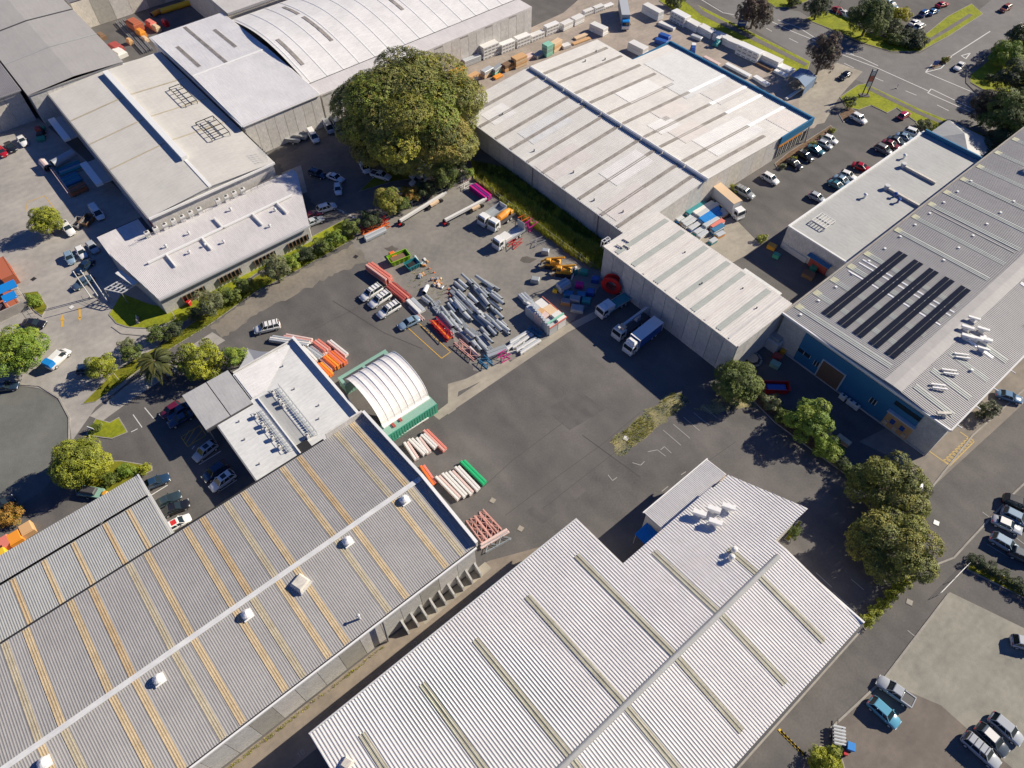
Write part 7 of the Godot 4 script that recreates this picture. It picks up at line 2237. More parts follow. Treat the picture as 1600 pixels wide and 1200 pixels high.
	skip_bin("lime green skip with an orange-lined bay near the parcel's left edge", p[0], p[1], p[2], 4.6, 2.2, 1.3, "lime", "timber_dark")
	part("front_bin", soft_mesh(2.2, 0.7, 1.2, 0.1), M.orange, get_node("skip_bin"), Vector3(-1.6, 0.1, 0.6))
	p = [-100.44, -56.1, -2.98, 2.61]
	skip_bin("dark blue-black skip beside the lime one", p[0], p[1], p[2], 3.0, 1.9, 1.2, "teal", "black")
	p = [-29.17, -89.66, -62.57, 4.69]
	skip_bin("red skip in the shaded loading yard", p[0], p[1], p[2] + 20, 4.6, 1.9, 1.4, "red", "blue")
	dig_machine("yellow drilling machine, left of two beside the boundary", -81.01, -79.55, 128)
	dig_machine("yellow drilling machine, right of two beside the boundary", -77.77, -79.77, 128)
	var mc = thing("drill_attachment", "teal and white drill attachment right of the yellow machines", "machine", Vector3(-76.26, 0, -81.63))
	part("frame", soft_mesh(0.9, 1.6, 0.7, 0.1), M.teal, mc)
	part("head", soft_mesh(0.6, 0.6, 0.6, 0.1), M.off_white, mc, Vector3(0, 1.6, 0))
	var st = fresh()
	bar(st, Vector3(0, 0.4, 0.4), Vector3(0.9, 0.1, 1.8), 0.25, 0.2)
	part("arm", done(st), M.off_white, mc)
	# magenta lattice bins and plant by the trucks
	truss("magenta lattice hopper frame behind the white trucks", Vector3(-93.51, 0, -82.63), Vector3(-93.83, 0, -85.61), 1.8, 1.1, "magenta")
	truss("orange lattice frame behind the white trucks", Vector3(-96.42, 0, -83.21), Vector3(-96.29, 0, -85.41), 1.4, 0.9, "orange")
	truss("red lattice cage beside the right-hand white truck", Vector3(-91.24, 0, -76.19), Vector3(-91.86, 0, -79.32), 1.5, 1.0, "red")
	truss("dark folded frame right of the red lattice cage", Vector3(-88.76, 0, -80.43), Vector3(-88.35, 0, -83.5), 1.4, 0.6, "mid_grey")
	stack_of_beams("purple and magenta steel stack in the parcel's far corner", Vector3(-113.11, 0, -82.52), Vector3(-106.9, 0, -82.62), 3, 3, 0.65, 0.4, ["purple", "magenta", "magenta"])
	truss("pale folding frame at the top corner fence", Vector3(-114.31, 0, -80.35), Vector3(-114.44, 0, -83.17), 1.4, 0.5, "off_white")
	var tarp = thing("tarpaulin_heap", "pale lilac heap of sheeting at the parcel's far corner", "heap", Vector3(-118.15, 0, -83.31))
	part("sheet", soft_mesh(4.2, 1.2, 2.6, 0.6), M.pink_pale, tarp)
	part("fold", soft_mesh(2.0, 1.6, 1.4, 0.6), M.off_white, tarp, Vector3(-0.6, 0, 0.2))
	# upright cylinders and crates beside the block
	var rack = thing("steel_rack", "white-topped rack of crates at the edge of the concrete channel", "rack", Vector3(-70.45, 0, -67.99), 50 - 90)
	for i in 3:
		for j in 2:
			var c = part("crate", soft_mesh(2.4, 2.2 + 0.25 * ((i + j) % 3), 2.1, 0.1), M[["off_white", "galvanised_pale", "timber_pale", "pink_pale"][(i * 2 + j) % 4]], rack, Vector3((i - 1) * 2.5, 0.02, (j - 0.5) * 2.25))
			for k in 4:
				part("batten", box_mesh(2.46, 0.12, 0.1), M.galvanised, c, Vector3(0, 0.3 + k * 0.5, 1.04))
	part("green_beam", box_mesh(0.35, 0.3, 4.4), M.mint, rack, Vector3(2.9, 2.75, 0))
	part("rust_sheet", box_mesh(1.3, 0.05, 1.1), M.timber, rack, Vector3(-0.7, 2.72, 0.6), 14)
	part("red_rail", box_mesh(0.14, 0.3, 4.6), M.salmon, rack, Vector3(3.8, 2.3, 0))
	part("red_rail", box_mesh(7.4, 0.2, 0.12), M.salmon, rack, Vector3(0, 2.2, -2.35))
	rack.rotation_degrees.y = 0.0
	for i in 9:
		var q = Vector3(-73.19, 0, -66.91).lerp(Vector3(-67.29, 0, -65.88), i / 8.0)
		drum("standing_pipe", "upright white-capped pipe in the row before the steel rack", q.x, 0.02, q.z, 0.36, 2.9, "galvanised_pale", "upright pipes before the rack")
	for s in [[Vector3(-70.21, 0, -58.25), Vector3(-70.03, 0, -63.14)], [Vector3(-69, 0, -57.9), Vector3(-69.02, 0, -63.29)], [Vector3(-67.89, 0, -57.95), Vector3(-67.77, 0, -63.22)], [Vector3(-66.9, 0, -58.11), Vector3(-66.9, 0, -63.48)], [Vector3(-69.44, 0, -56.61), Vector3(-69.4, 0, -60.24)]]:
		stack_of_beams("white ladder bundle laid beside the upright pipes", s[0], s[1], 2, 2, 0.4, 0.28, ["off_white", "galvanised_pale"], "ladder bundles beside the rack", "ladder_bundle")
	truss("blue lattice beam against the upright pipes", Vector3(-70.8, 0, -63.81), Vector3(-67.61, 0, -64.45), 0.9, 0.6, "blue_wall")
	truss("white truss pieces at the corner of the gravel", Vector3(-69.19, 0, -56.4), Vector3(-67.83, 0, -60.57), 1.6, 0.5, "off_white")
	truss("blue steel frame at the lower corner of the gravel", Vector3(-70.76, 0, -51.52), Vector3(-68.15, 0, -51.67), 1.4, 0.8, "blue_wall")
	stack_of_beams("grey covered pallet at the lower gravel corner", Vector3(-70.61, 0, -52.69), Vector3(-69.52, 0, -57.01), 2, 2, 0.8, 0.4, ["galvanised", "galvanised_dull"])
	truss("hot pink lattice cage at the lower gravel corner", Vector3(-68.26, 0, -54.01), Vector3(-68.11, 0, -56.17), 1.5, 1.2, "magenta")
	p = [-76.84, -70.07, -11.52, 3.07]
	stack_of_beams("small grey steel stack left of the rack", Vector3(-78.82, 0, -68.6), Vector3(-75.68, 0, -68.37), 3, 2, 0.6, 0.4, ["galvanised_pale", "galvanised"])
	stack_of_beams("white crate row left of the rack", Vector3(-76.92, 0, -68.03), Vector3(-73.14, 0, -68.62), 2, 2, 0.7, 0.4, ["off_white", "galvanised_pale"])
	stack_of_beams("grey-blue pipe stack in the block's shade", Vector3(-74.63, 0, -75.32), Vector3(-74.62, 0, -78.24), 3, 3, 0.7, 0.55, ["galvanised", "galvanised_pale"])
	var bits = [[Vector3(-72.72, 0, -79.62), "magenta", 1.6, 1.2, "magenta crate in the block's shade"], [Vector3(-75.07, 0, -74.8), "yellow", 0.9, 0.7, "small yellow box beside the shaded pipe stack"], [Vector3(-70.43, 0, -78.02), "blue_wall", 1.8, 1.0, "blue crate left of the crew-cab truck"], [Vector3(-69.76, 0, -79.97), "blue", 1.7, 1.2, "dark blue crate beside the red reel"], [Vector3(-72.43, 0, -76.22), "blue_wall", 2.0, 0.8, "flat blue crate in the shaded pile"], [Vector3(-71.77, 0, -83.41), "blue", 1.6, 1.1, "blue drum box under the block wall"], [Vector3(-75.02, 0, -83.11), "green_steel", 1.8, 0.9, "dark green crate against the boundary"], [Vector3(-70.49, 0, -76.25), "galvanised_dull", 2.2, 0.9, "grey crate in the shaded pile"], [Vector3(-68.68, 0, -77.84), "teal", 1.8, 0.8, "teal crate in front of the shaded pile"], [Vector3(-71.16, 0, -74.32), "timber_dark", 2.0, 0.8, "brown crate beside the rack"], [Vector3(-68.3, 0, -74.93), "galvanised_dull", 2.6, 0.6, "low grey pallet beside the crew-cab truck"], [Vector3(-80.02, 0, -73.57), "galvanised_dull", 1.8, 0.9, "grey mesh crate above the yellow machines"], [Vector3(-85.08, 0, -80.98), "galvanised", 1.6, 1.0, "pale mesh crate on the boundary above the yellow machines"]]
	for b in bits:
		var t = thing("yard_crate", b[4], "crate", b[0] + Vector3(0, 0.02, 0), 38)
		part("body", soft_mesh(b[2], b[3], b[2] * 0.75, 0.08), M[b[1]], t)
		part("lid", soft_mesh(b[2] * 0.92, 0.12, b[2] * 0.66, 0.05), M.mid_grey if b[1] == "timber_dark" else M[b[1]], t, Vector3(0, b[3], 0))
		for k in 2:
			part("skid", box_mesh(0.14, 0.1, b[2] * 0.75), M.timber_dark, t, Vector3((k - 0.5) * b[2] * 0.7, -0.015, 0))
	var reel = thing("cable_reel", "big red reel ring standing against the concrete block", "reel", Vector3(-67.56, 0, -84.03), 25)
	for k in 2:
		st = fresh()
		for i in 24:
			var a0 = TAU * i / 24
			var a1 = TAU * (i + 1) / 24
			for e in [[1.2, 2.2, 0.0], [1.2, 2.2, 0.18]]:
				quad(st, Vector3(cos(a0) * e[0], sin(a0) * e[0] + 2.2, e[2]), Vector3(cos(a0) * e[1], sin(a0) * e[1] + 2.2, e[2]), Vector3(cos(a1) * e[1], sin(a1) * e[1] + 2.2, e[2]), Vector3(cos(a1) * e[0], sin(a1) * e[0] + 2.2, e[2]))
			quad(st, Vector3(cos(a0) * 2.2, sin(a0) * 2.2 + 2.2, 0), Vector3(cos(a0) * 2.2, sin(a0) * 2.2 + 2.2, 0.18), Vector3(cos(a1) * 2.2, sin(a1) * 2.2 + 2.2, 0.18), Vector3(cos(a1) * 2.2, sin(a1) * 2.2 + 2.2, 0))
		part("ring", done(st), M.red, reel, Vector3(0, 0, k * 1.3 - 0.7))
	st = fresh()
	tube(st, Vector3(0, 2.2, -0.7), Vector3(0, 2.2, 0.7), 1.22, 1.22, 18, false)
	part("barrel", done(st), M.red_oxide, reel)
	for s in [Vector3(-97.64, 0, -58.58), Vector3(-96.07, 0, -58.63), Vector3(-96.86, 0, -56.48), Vector3(-92.63, 0, -56.77), Vector3(-90.16, 0, -57.97), Vector3(-89.35, 0, -57.2), Vector3(-88.27, 0, -57.05)]:
		cone("orange traffic cone on the gravel between the skips and the steel pile", s.x, s.z, "cones on the gravel")
	for s in [[Vector3(-99.7, 0, -58.87), "heap of orange and cream bags beside the pale pipe"], [Vector3(-97.14, 0, -55.84), "small heap of timber offcuts on the gravel"], [Vector3(-94.01, 0, -57.79), "grey heap of bent steel on the gravel"], [Vector3(-92.3, 0, -56.87), "pale rubble heap beside the steel pile"]]:
		var t = thing("scrap_heap", s[1], "heap", s[0] + Vector3(0, 0.0, 0))
		for k in 6:
			part("piece", soft_mesh(rng.randf_range(0.4, 1.1), rng.randf_range(0.2, 0.5), rng.randf_range(0.3, 0.7), 0.08), M[["timber_pale", "orange_warm", "galvanised", "timber", "off_white", "galvanised_dull"][(k + taken["scrap_heap"] * 2) % 6]], t, Vector3(rng.randf_range(-0.9, 0.9), 0.02, rng.randf_range(-0.9, 0.9)), rng.randf_range(0, 180))
	# stacks behind the office and beside the tent
	for s in [
		[Vector3(-100.58, 0, -24.9), Vector3(-95.78, 0, -28.54), 2, 2, ["pink", "pink_pale"], "pale pink wrapped steel stack above the office roof"], [Vector3(-101.79, 0, -22.41), Vector3(-95.3, 0, -27.82), 3, 2, ["off_white", "galvanised_pale"], "long white-grey stack along the office parapet"],
		[Vector3(-93.73, 0, -30.99), Vector3(-88.14, 0, -31.8), 2, 2, ["pink_pale", "off_white"], "pale wrapped beam pair standing apart right of the orange stacks"], [Vector3(-95.08, 0, -28.86), Vector3(-91.32, 0, -29.52), 3, 3, ["salmon", "pink"], "salmon stack below the long pink one"], [Vector3(-94.55, 0, -27.96), Vector3(-90.95, 0, -28.71), 2, 2, ["pink", "pink_pale"], "pink slim stack left of the salmon one"],
		[Vector3(-94.77, 0, -26.93), Vector3(-90.66, 0, -27.81), 3, 2, ["galvanised_pale", "galvanised"], "grey steel stack between the pink stack and the parapet"], [Vector3(-95.59, 0, -25.96), Vector3(-90.49, 0, -26.27), 2, 3, ["off_white", "pink_pale"], "cream stack against the office parapet"], [Vector3(-90.64, 0, -29.83), Vector3(-86.48, 0, -30.31), 3, 3, ["salmon", "orange"], "salmon-orange stack nearest the green container"],
		[Vector3(-90.53, 0, -28.46), Vector3(-86.6, 0, -28.94), 3, 3, ["orange", "orange_warm"], "bright orange stack in the middle beside the tent"], [Vector3(-90.6, 0, -27.63), Vector3(-86.84, 0, -27.93), 2, 2, ["pink", "salmon"], "pink rail stack between the orange ones"], [Vector3(-89.98, 0, -26.39), Vector3(-85.82, 0, -26.73), 3, 2, ["orange", "orange_warm"], "orange stack nearest the office parapet"],
		[Vector3(-64.43, 0, -29.12), Vector3(-60.18, 0, -28.62), 2, 2, ["off_white", "pink_pale"], "white wrapped pair nearest the grey warehouse wall"], [Vector3(-64.47, 0, -30.13), Vector3(-60.08, 0, -30.37), 2, 2, ["off_white", "off_white"], "white wrapped pair second from the grey warehouse wall"], [Vector3(-63.8, 0, -31.35), Vector3(-59.86, 0, -31.05), 2, 2, ["off_white", "pink_pale"], "white wrapped pair third from the grey warehouse wall"],
		[Vector3(-63.84, 0, -32.37), Vector3(-59.91, 0, -32.64), 2, 2, ["off_white", "off_white"], "white wrapped pair beside the long salmon beams"], [Vector3(-64.32, 0, -33.29), Vector3(-58.45, 0, -33.55), 2, 2, ["pink", "salmon"], "long salmon beam pair right of the white wrapped stacks"],
		[Vector3(-55.23, 0, -29.32), Vector3(-49.19, 0, -29.6), 2, 2, ["off_white", "pink_pale"], "white wrapped stack, nearest the wall of the four above the pink trusses"], [Vector3(-55.02, 0, -30.56), Vector3(-48.87, 0, -30.73), 2, 2, ["off_white", "off_white"], "white wrapped stack, second of the four above the pink trusses"], [Vector3(-54.54, 0, -31.73), Vector3(-48.55, 0, -31.87), 2, 2, ["off_white", "pink_pale"], "white wrapped stack, third of the four above the pink trusses"], [Vector3(-54.6, 0, -33.05), Vector3(-48.42, 0, -33.17), 2, 2, ["off_white", "off_white"], "white wrapped stack beside the green one"],
		[Vector3(-54.88, 0, -34.53), Vector3(-48.68, 0, -34.78), 2, 2, ["green_wrap", "green_wrap"], "bright green wrapped stack on the asphalt"],
		[Vector3(-66.77, 0, -27.39), Vector3(-66.52, 0, -35.46), 2, 1, ["off_white", "off_white"], "white pallet row along the near green container"], [Vector3(-58.82, 0, -28.62), Vector3(-54.23, 0, -28.17), 2, 1, ["salmon", "orange"], "thin salmon rails along the grey warehouse wall"]]:
		stack_of_beams(s[5], s[0], s[1], s[2], s[3], 0.5, 0.36, s[4])
	for s in [[Vector3(-45.2, 0, -28.43), Vector3(-40.44, 0, -28.04), "leftmost"], [Vector3(-45.16, 0, -29.21), Vector3(-40.41, 0, -28.96), "second"], [Vector3(-44.97, 0, -30.16), Vector3(-40.38, 0, -29.88), "third"], [Vector3(-45.11, 0, -31.09), Vector3(-40.31, 0, -31.2), "rightmost"]]:
		truss("pale pink lattice ladder, %s of four leaning at the warehouse corner" % s[2], s[0], s[1], 0.8, 0.5, "pink")
	stack_of_beams("pale pink platform across the feet of the lattice ladders", Vector3(-40.22, 0, -26.92), Vector3(-39.51, 0, -32.33), 2, 1, 0.5, 0.4, ["pink_pale"])
	truss("galvanised frame under the pale pink platform", Vector3(-39.47, 0, -27.13), Vector3(-38.68, 0, -31.9), 1.2, 0.4, "galvanised_dull")

# ---------------------------------------------------------------- the storage yard's packs
func pack(label, p, q, depth, tier_h, tiers, mats, group = "", ends = false, called = "timber_pack"):
	var d = q - p
	var l = Vector2(d.x, d.z).length()
	var turn = rad_to_deg(atan2(-d.z, d.x))
	var t = thing(called, label, "pack", Vector3((p.x + q.x) / 2, 0.02, (p.z + q.z) / 2), turn, group)
	var y = 0.0
	for k in tiers:
		for e in [-0.34, 0.0, 0.34]:
			part("bearer", box_mesh(0.12, 0.1, depth * 0.96), M.timber_dark, t, Vector3(l * e, y, 0))
		y += 0.1
		part("bundle", soft_mesh(l * (0.985 - 0.015 * (k % 2)), tier_h, depth * (1.0 - 0.03 * (k % 2)), 0.06), M[mats[k % mats.size()]], t, Vector3((k % 3 - 1) * 0.06, y, (k % 2) * 0.05))
		if ends:
			for s in 4:
				part("end_mark", box_mesh(l * 0.16, tier_h * 0.35, 0.03), M.mid_grey, t, Vector3(l * (s - 1.5) * 0.23, y + tier_h * 0.2, depth / 2 + 0.015))
		y += tier_h
	return t

func pack_row(label, p, q, n, depth, tier_h, tiers, mats, group, ends = false):
	for i in n:
		var a = p.lerp(q, (i + 0.05) / n)
		var b = p.lerp(q, (i + 0.93) / n)
		pack(label, a, b, depth * (0.92 + 0.06 * ((i * 5) % 3)), tier_h, maxi(1, tiers - (1 if (i * 7 + 2) % 4 == 0 else 0)), mats, group, ends)

func make_storage():
	var w = ["white", "off_white"]
	pack("low white wrapped pack nearest the fig tree at the hall wall", Vector3(-158.82, 0, -105.6), Vector3(-158.86, 0, -109.67), 1.6, 0.8, 2, w)
	pack("white wrapped pack with orange load before it at the hall wall", Vector3(-159.28, 0, -110.21), Vector3(-159.24, 0, -114.99), 1.6, 1.0, 2, w)
	pack("orange-tan sheet pack lying before the white pack at the hall wall", Vector3(-156.4, 0, -108.49), Vector3(-156.1, 0, -113.48), 1.6, 0.6, 1, ["orange_warm"])
	pack("tall long pale pack against the hall wall", Vector3(-159.48, 0, -114.71), Vector3(-159.39, 0, -120.71), 2.2, 0.9, 3, ["off_white", "white"])
	pack("silver wrapped pack before the tall pale one", Vector3(-157.13, 0, -113.82), Vector3(-156.75, 0, -119.55), 1.6, 0.8, 2, ["galvanised_pale"])
	pack("big white pack with dark end marks at the hall's end", Vector3(-157.05, 0, -120.26), Vector3(-156.79, 0, -125.99), 2.4, 0.8, 4, w, "", true)
	pack_row("white wrapped pack in the row along the far side of the storage yard", Vector3(-155.89, 0, -125.97), Vector3(-154.9, 0, -148.07), 4, 2.0, 0.8, 3, w, "white packs along the far side", true)
	pack_row("white wrapped pack in the row beyond the curtain-sided truck", Vector3(-154.12, 0, -148.4), Vector3(-154.38, 0, -157.63), 2, 2.2, 0.9, 2, w, "white packs left of the truck")
	pack_row("low white pack at the top edge left of the blue-cabbed truck", Vector3(-156.1, 0, -159.24), Vector3(-155.18, 0, -171.6), 3, 1.6, 0.7, 2, w, "packs at the top edge", true)
	pack_row("low white pack before the far row of the storage yard", Vector3(-155.27, 0, -136.69), Vector3(-155.03, 0, -141.52), 1, 1.4, 0.6, 1, w, "single low pack", false)
	# loose timber nearer the cream roof
	pack("pale timber pack with grey cover beside the forklift", Vector3(-149.09, 0, -107.16), Vector3(-149.89, 0, -113.19), 1.5, 0.9, 2, ["timber_pale", "timber"])
	pack("orange timber bundle at the fig tree's edge", Vector3(-152.37, 0, -105.23), Vector3(-152.08, 0, -108.57), 1.6, 0.6, 2, ["orange_warm", "timber"])
	pack("grey-topped timber pack right of the forklift", Vector3(-148.98, 0, -114.28), Vector3(-149.4, 0, -117.85), 1.8, 0.9, 2, ["timber_pale", "galvanised_pale"])
	pack("mint green pack behind the pale timber", Vector3(-148.15, 0, -117.29), Vector3(-149.09, 0, -121.32), 1.6, 0.8, 2, ["mint", "galvanised_dull"])
	pack("small orange timber stack in front of the mint pack", Vector3(-146.41, 0, -116.34), Vector3(-146.54, 0, -119.22), 1.4, 0.5, 1, ["orange_warm"])
	pack("brown crate pair in the middle of the storage yard", Vector3(-147.83, 0, -120.75), Vector3(-147.99, 0, -124.18), 1.8, 0.9, 2, ["timber", "timber_dark"])
	pack("tall slatted timber pack at the cream roof's edge", Vector3(-147.5, 0, -124.24), Vector3(-147.46, 0, -128.5), 2.4, 0.6, 4, ["timber_pale", "timber"])
	pack("pale boxes right of the slatted timber", Vector3(-148.49, 0, -129.39), Vector3(-148.4, 0, -132.72), 1.8, 0.9, 1, ["pink_pale"])
	pack("grey boxes left of the mint green stand", Vector3(-147.12, 0, -132.09), Vector3(-147.79, 0, -135.62), 1.8, 0.9, 1, ["galvanised_dull"])
	pack("tall mint green stand of sheets", Vector3(-146.51, 0, -134.98), Vector3(-146.62, 0, -137.56), 2.2, 1.0, 3, ["mint", "green_pale"])
	pack("tan slatted pack right of the mint green stand", Vector3(-146.64, 0, -138.08), Vector3(-147.31, 0, -141.69), 1.8, 0.8, 3, ["timber_pale", "timber"])
	pack("white bags heaped beside the tan slatted pack", Vector3(-146.3, 0, -141.79), Vector3(-145.91, 0, -144.48), 1.8, 0.8, 1, ["off_white"])
	pack("flat timber lengths on the ground before the first free-standing white pack", Vector3(-145.83, 0, -145.68), Vector3(-145.2, 0, -152.09), 1.2, 0.3, 1, ["timber"])
	pack("short timber lengths beside the flat ones", Vector3(-147.6, 0, -148.1), Vector3(-147.3, 0, -153.04), 1.4, 0.4, 1, ["timber_pale"])
	# free-standing packs right of the truck
	pack("free-standing white pack left of the blue-cabbed truck", Vector3(-148.73, 0, -156), Vector3(-143.33, 0, -156.62), 2.4, 1.0, 2, w)
	pack("free-standing white pack pair beside the cream roof's notch", Vector3(-133.57, 0, -156.96), Vector3(-127.75, 0, -157.33), 2.6, 1.1, 2, w)
	pack("long white pack right of the blue-cabbed truck", Vector3(-146.16, 0, -176.03), Vector3(-139.05, 0, -175.9), 2.4, 1.2, 2, w)
	pack("low round-ended pale pack on the paving", Vector3(-137.7, 0, -173.89), Vector3(-132.12, 0, -174.63), 1.6, 0.8, 1, ["off_white"])
	for s in [
		[Vector3(-137.31, 0, -179.18), Vector3(-131.42, 0, -178.99), 3, "white stack of wrapped packs by the verge, first from the top edge"], [Vector3(-131.69, 0, -179.86), Vector3(-126.92, 0, -179.65), 2, "white stack by the verge, second from the top edge"], [Vector3(-127.42, 0, -180.23), Vector3(-121.76, 0, -180.03), 2, "white stack with dark end by the verge, third from the top edge"],
		[Vector3(-121.52, 0, -180.32), Vector3(-116.46, 0, -180.68), 2, "blue-white stack by the verge beside the blue sign"], [Vector3(-116.71, 0, -180.39), Vector3(-111.51, 0, -181.04), 2, "white stack by the verge just past the blue sign"], [Vector3(-112.02, 0, -179.34), Vector3(-104.45, 0, -179.76), 3, "largest white stack by the verge, with dark gaps"], [Vector3(-105.51, 0, -181.68), Vector3(-99, 0, -182.04), 2, "white stack with brown load by the verge"], [Vector3(-99.24, 0, -181.77), Vector3(-94.63, 0, -182.1), 1, "low white stack nearest the blue shelter"]]:
		pack(s[3], s[0], s[1], 2.6, 0.9, s[2], w, "white stacks along the verge", s[2] == 3)
	pack("low brown and white load before the verge stacks", Vector3(-104.49, 0, -178.66), Vector3(-99.15, 0, -178.76), 1.2, 0.5, 1, ["timber_dark"])
	pack("low white load before the end of the verge stacks", Vector3(-98.69, 0, -179.31), Vector3(-94.34, 0, -179.4), 1.4, 0.6, 1, w)
	pack("small pale load before the third verge stack", Vector3(-126.41, 0, -175.64), Vector3(-122.99, 0, -176.29), 1.4, 0.8, 1, ["galvanised_pale"])
	pack("pink load along the blue fascia", Vector3(-116.15, 0, -169.55), Vector3(-110.4, 0, -169.5), 1.2, 0.6, 1, ["pink_pale"])
	pack("long white load along the blue fascia", Vector3(-109.67, 0, -171.42), Vector3(-101, 0, -171.46), 1.4, 0.6, 1, w)
	pack("short white load at the end of the blue fascia", Vector3(-100.31, 0, -172.28), Vector3(-94.96, 0, -171.68), 1.6, 0.7, 1, w)
	pack("pale rail load along the driveway edge", Vector3(-87.94, 0, -170.39), Vector3(-88.3, 0, -177.66), 0.8, 0.4, 1, ["off_white", "timber_pale"])
	var s = thing("shelter", "blue-grey tarpaulin shelter at the end of the verge stacks", "shelter")
	var c = [Vector3(-92.1, 3, -176.08), Vector3(-92.68, 3, -181.4), Vector3(-87.01, 3, -181.15), Vector3(-85.98, 3, -174.61)]
	var st = fresh()
	var rid = [(c[0] + c[3]) / 2.0 + Vector3(0, 0.7, 0), (c[1] + c[2]) / 2.0 + Vector3(0, 0.7, 0)]
	quad(st, c[0], c[1], rid[1], rid[0])
	quad(st, rid[0], rid[1], c[2], c[3])
	for i in [[0, 1], [2, 3]]:
		var a = c[i[0]]
		var b = c[i[1]]
		quad(st, Vector3(a.x, 0.4, a.z), Vector3(b.x, 0.4, b.z), b, a)
	part("cover", done(st), plain("tarpaulin", Color(0.16, 0.24, 0.36), 0.5), s)
	for v in c:
		st = fresh()
		tube(st, Vector3(v.x, 0, v.z), v, 0.08, 0.08, 6)
		part("post", done(st), M.mid_grey, s)
	# blue plant in the yard
	for m in [[Vector3(-120.85, 0, -169.92), "blue and white forklift beside the blue fascia", 40, "blue"], [Vector3(-118.52, 0, -178.23), "small teal and white loader before the verge stacks", 10, "teal"], [Vector3(-147.1, 0, -110.53), "black forklift beside the pale timber pack", 60, "black"]]:
		var t = thing("forklift", m[1], "forklift", m[0] + Vector3(0, 0.02, 0), m[2])
		part("body", soft_mesh(1.4, 1.1, 2.2, 0.2), M[m[3]], t, Vector3(0, 0.35, 0.3))
		part("counterweight", soft_mesh(1.3, 0.9, 0.7, 0.2), M[m[3]], t, Vector3(0, 0.4, 1.6))
		part("overhead_guard", box_mesh(1.2, 0.1, 1.4), M.white if m[3] != "black" else M.dark_grey, t, Vector3(0, 2.2, 0.2))
		st = fresh()
		for x in [-0.55, 0.55]:
			bar(st, Vector3(x, 1.2, -0.4), Vector3(x, 2.2, -0.4), 0.08, 0.08)
			bar(st, Vector3(x, 1.2, 0.8), Vector3(x, 2.2, 0.8), 0.08, 0.08)
			bar(st, Vector3(x * 0.7, 0.1, -1.0), Vector3(x * 0.7, 2.4, -1.0), 0.12, 0.14)
			bar(st, Vector3(x * 0.6, 0.12, -1.0), Vector3(x * 0.6, 0.12, -2.1), 0.12, 0.06)
		part("mast_and_forks", done(st), M.dark_grey, t)
		add_wheels(t, [[-0.65, -0.6], [0.65, -0.6], [-0.6, 1.2], [0.6, 1.2]], 0.34, 0.25)
	for m in [[Vector3(-131.24, 0, -165.32), Vector3(-127.58, 0, -166.32), "navy skip cage at the cream roof's blue corner", "blue"], [Vector3(-132.52, 0, -168.35), Vector3(-129.06, 0, -169.05), "second navy cage behind the blue fascia corner", "blue"]]:
		pack(m[2], m[0], m[1], 1.6, 1.2, 1, [m[3]], "", false, "steel_cage")
	# long coloured packs in the sandy yard
	var packs = [["teal", "dark teal long pack against the warehouse wall"], ["off_white", "white pack with blue lettering strip second from the wall"], ["galvanised_pale", "pale long pack third from the wall"], ["blue_bright", "bright blue covered long pack"], ["blue_bright", "second bright blue covered pack"], ["galvanised_pale", "pale narrow pack below the blue covers"], ["salmon", "red-topped pack in the sandy yard"], ["blue_wall", "dark blue pack below the red-topped one"], ["blue_bright", "short blue pack at the block's corner"], ["timber_pale", "long timber pack behind the block"], ["off_white", "white timber pack behind the block"], ["blue", "navy pack behind the block edge"], ["teal", "teal pack behind the block edge"], ["off_white", "white pack at the block edge"], ["orange_warm", "orange box in the sandy yard"], ["teal", "teal box at the block's edge"], ["timber_pale", "tan board stack beside the box truck"], ["timber", "brown board stack beside the box truck"]]
	var where = [[-73.11, -113.73, -73.14, -119.99], [-72.16, -114.86, -71.89, -121.48], [-71, -114.86, -70.92, -121.93], [-69.75, -114.31, -69.69, -120.93], [-68.7, -114.21, -68.47, -119.95], [-67.75, -113.33, -67.69, -118.13], [-66.35, -114.34, -66.36, -118.35], [-65.55, -113.63, -65.37, -117.17], [-73.43, -110.6, -73.38, -112.72], [-72.09, -110.85, -71.97, -115.08], [-71.13, -110.64, -71, -114.86], [-69.51, -110.56, -69.56, -114.54], [-67.91, -110.48, -67.85, -113.88], [-66.51, -110.18, -66.62, -113.34], [-64.2, -113.59, -63.92, -115.9], [-63.75, -110.88, -63.65, -112.94], [-69.14, -119.84, -68.79, -123.05], [-68.08, -119.04, -67.96, -121.6]]
	for i in packs.size():
		var r = where[i]
		pack(packs[i][1], Vector3(r[0], 0, r[1]), Vector3(r[2], 0, r[3]), 1.2, 0.36, 3 if i < 8 else 2, [packs[i][0], "galvanised_pale", packs[i][0]], "", false, "wrapped_pack")

# ---------------------------------------------------------------- small things
func pole(called, label, cat, at, h, r, mat = "pale_grey"):
	var t = thing(called, label, cat, at)
	var st = fresh()
	tube(st, Vector3.ZERO, Vector3(0, h, 0), r, r * 0.6, 8)
	part("shaft", done(st), M[mat], t)
	part("base", box_mesh(r * 5, 0.12, r * 5), M.kerb, t)
	return t

func text_on(parent, words, size, mat, at, turn):
	var m = TextMesh.new()
	m.text = words
	m.font_size = 32
	m.pixel_size = size / 32.0
	m.depth = 0.02
	var f = SystemFont.new()
	f.font_names = PackedStringArray(["Droid Sans"])
	m.font = f
	return part("lettering", m, M[mat], parent, at, turn)

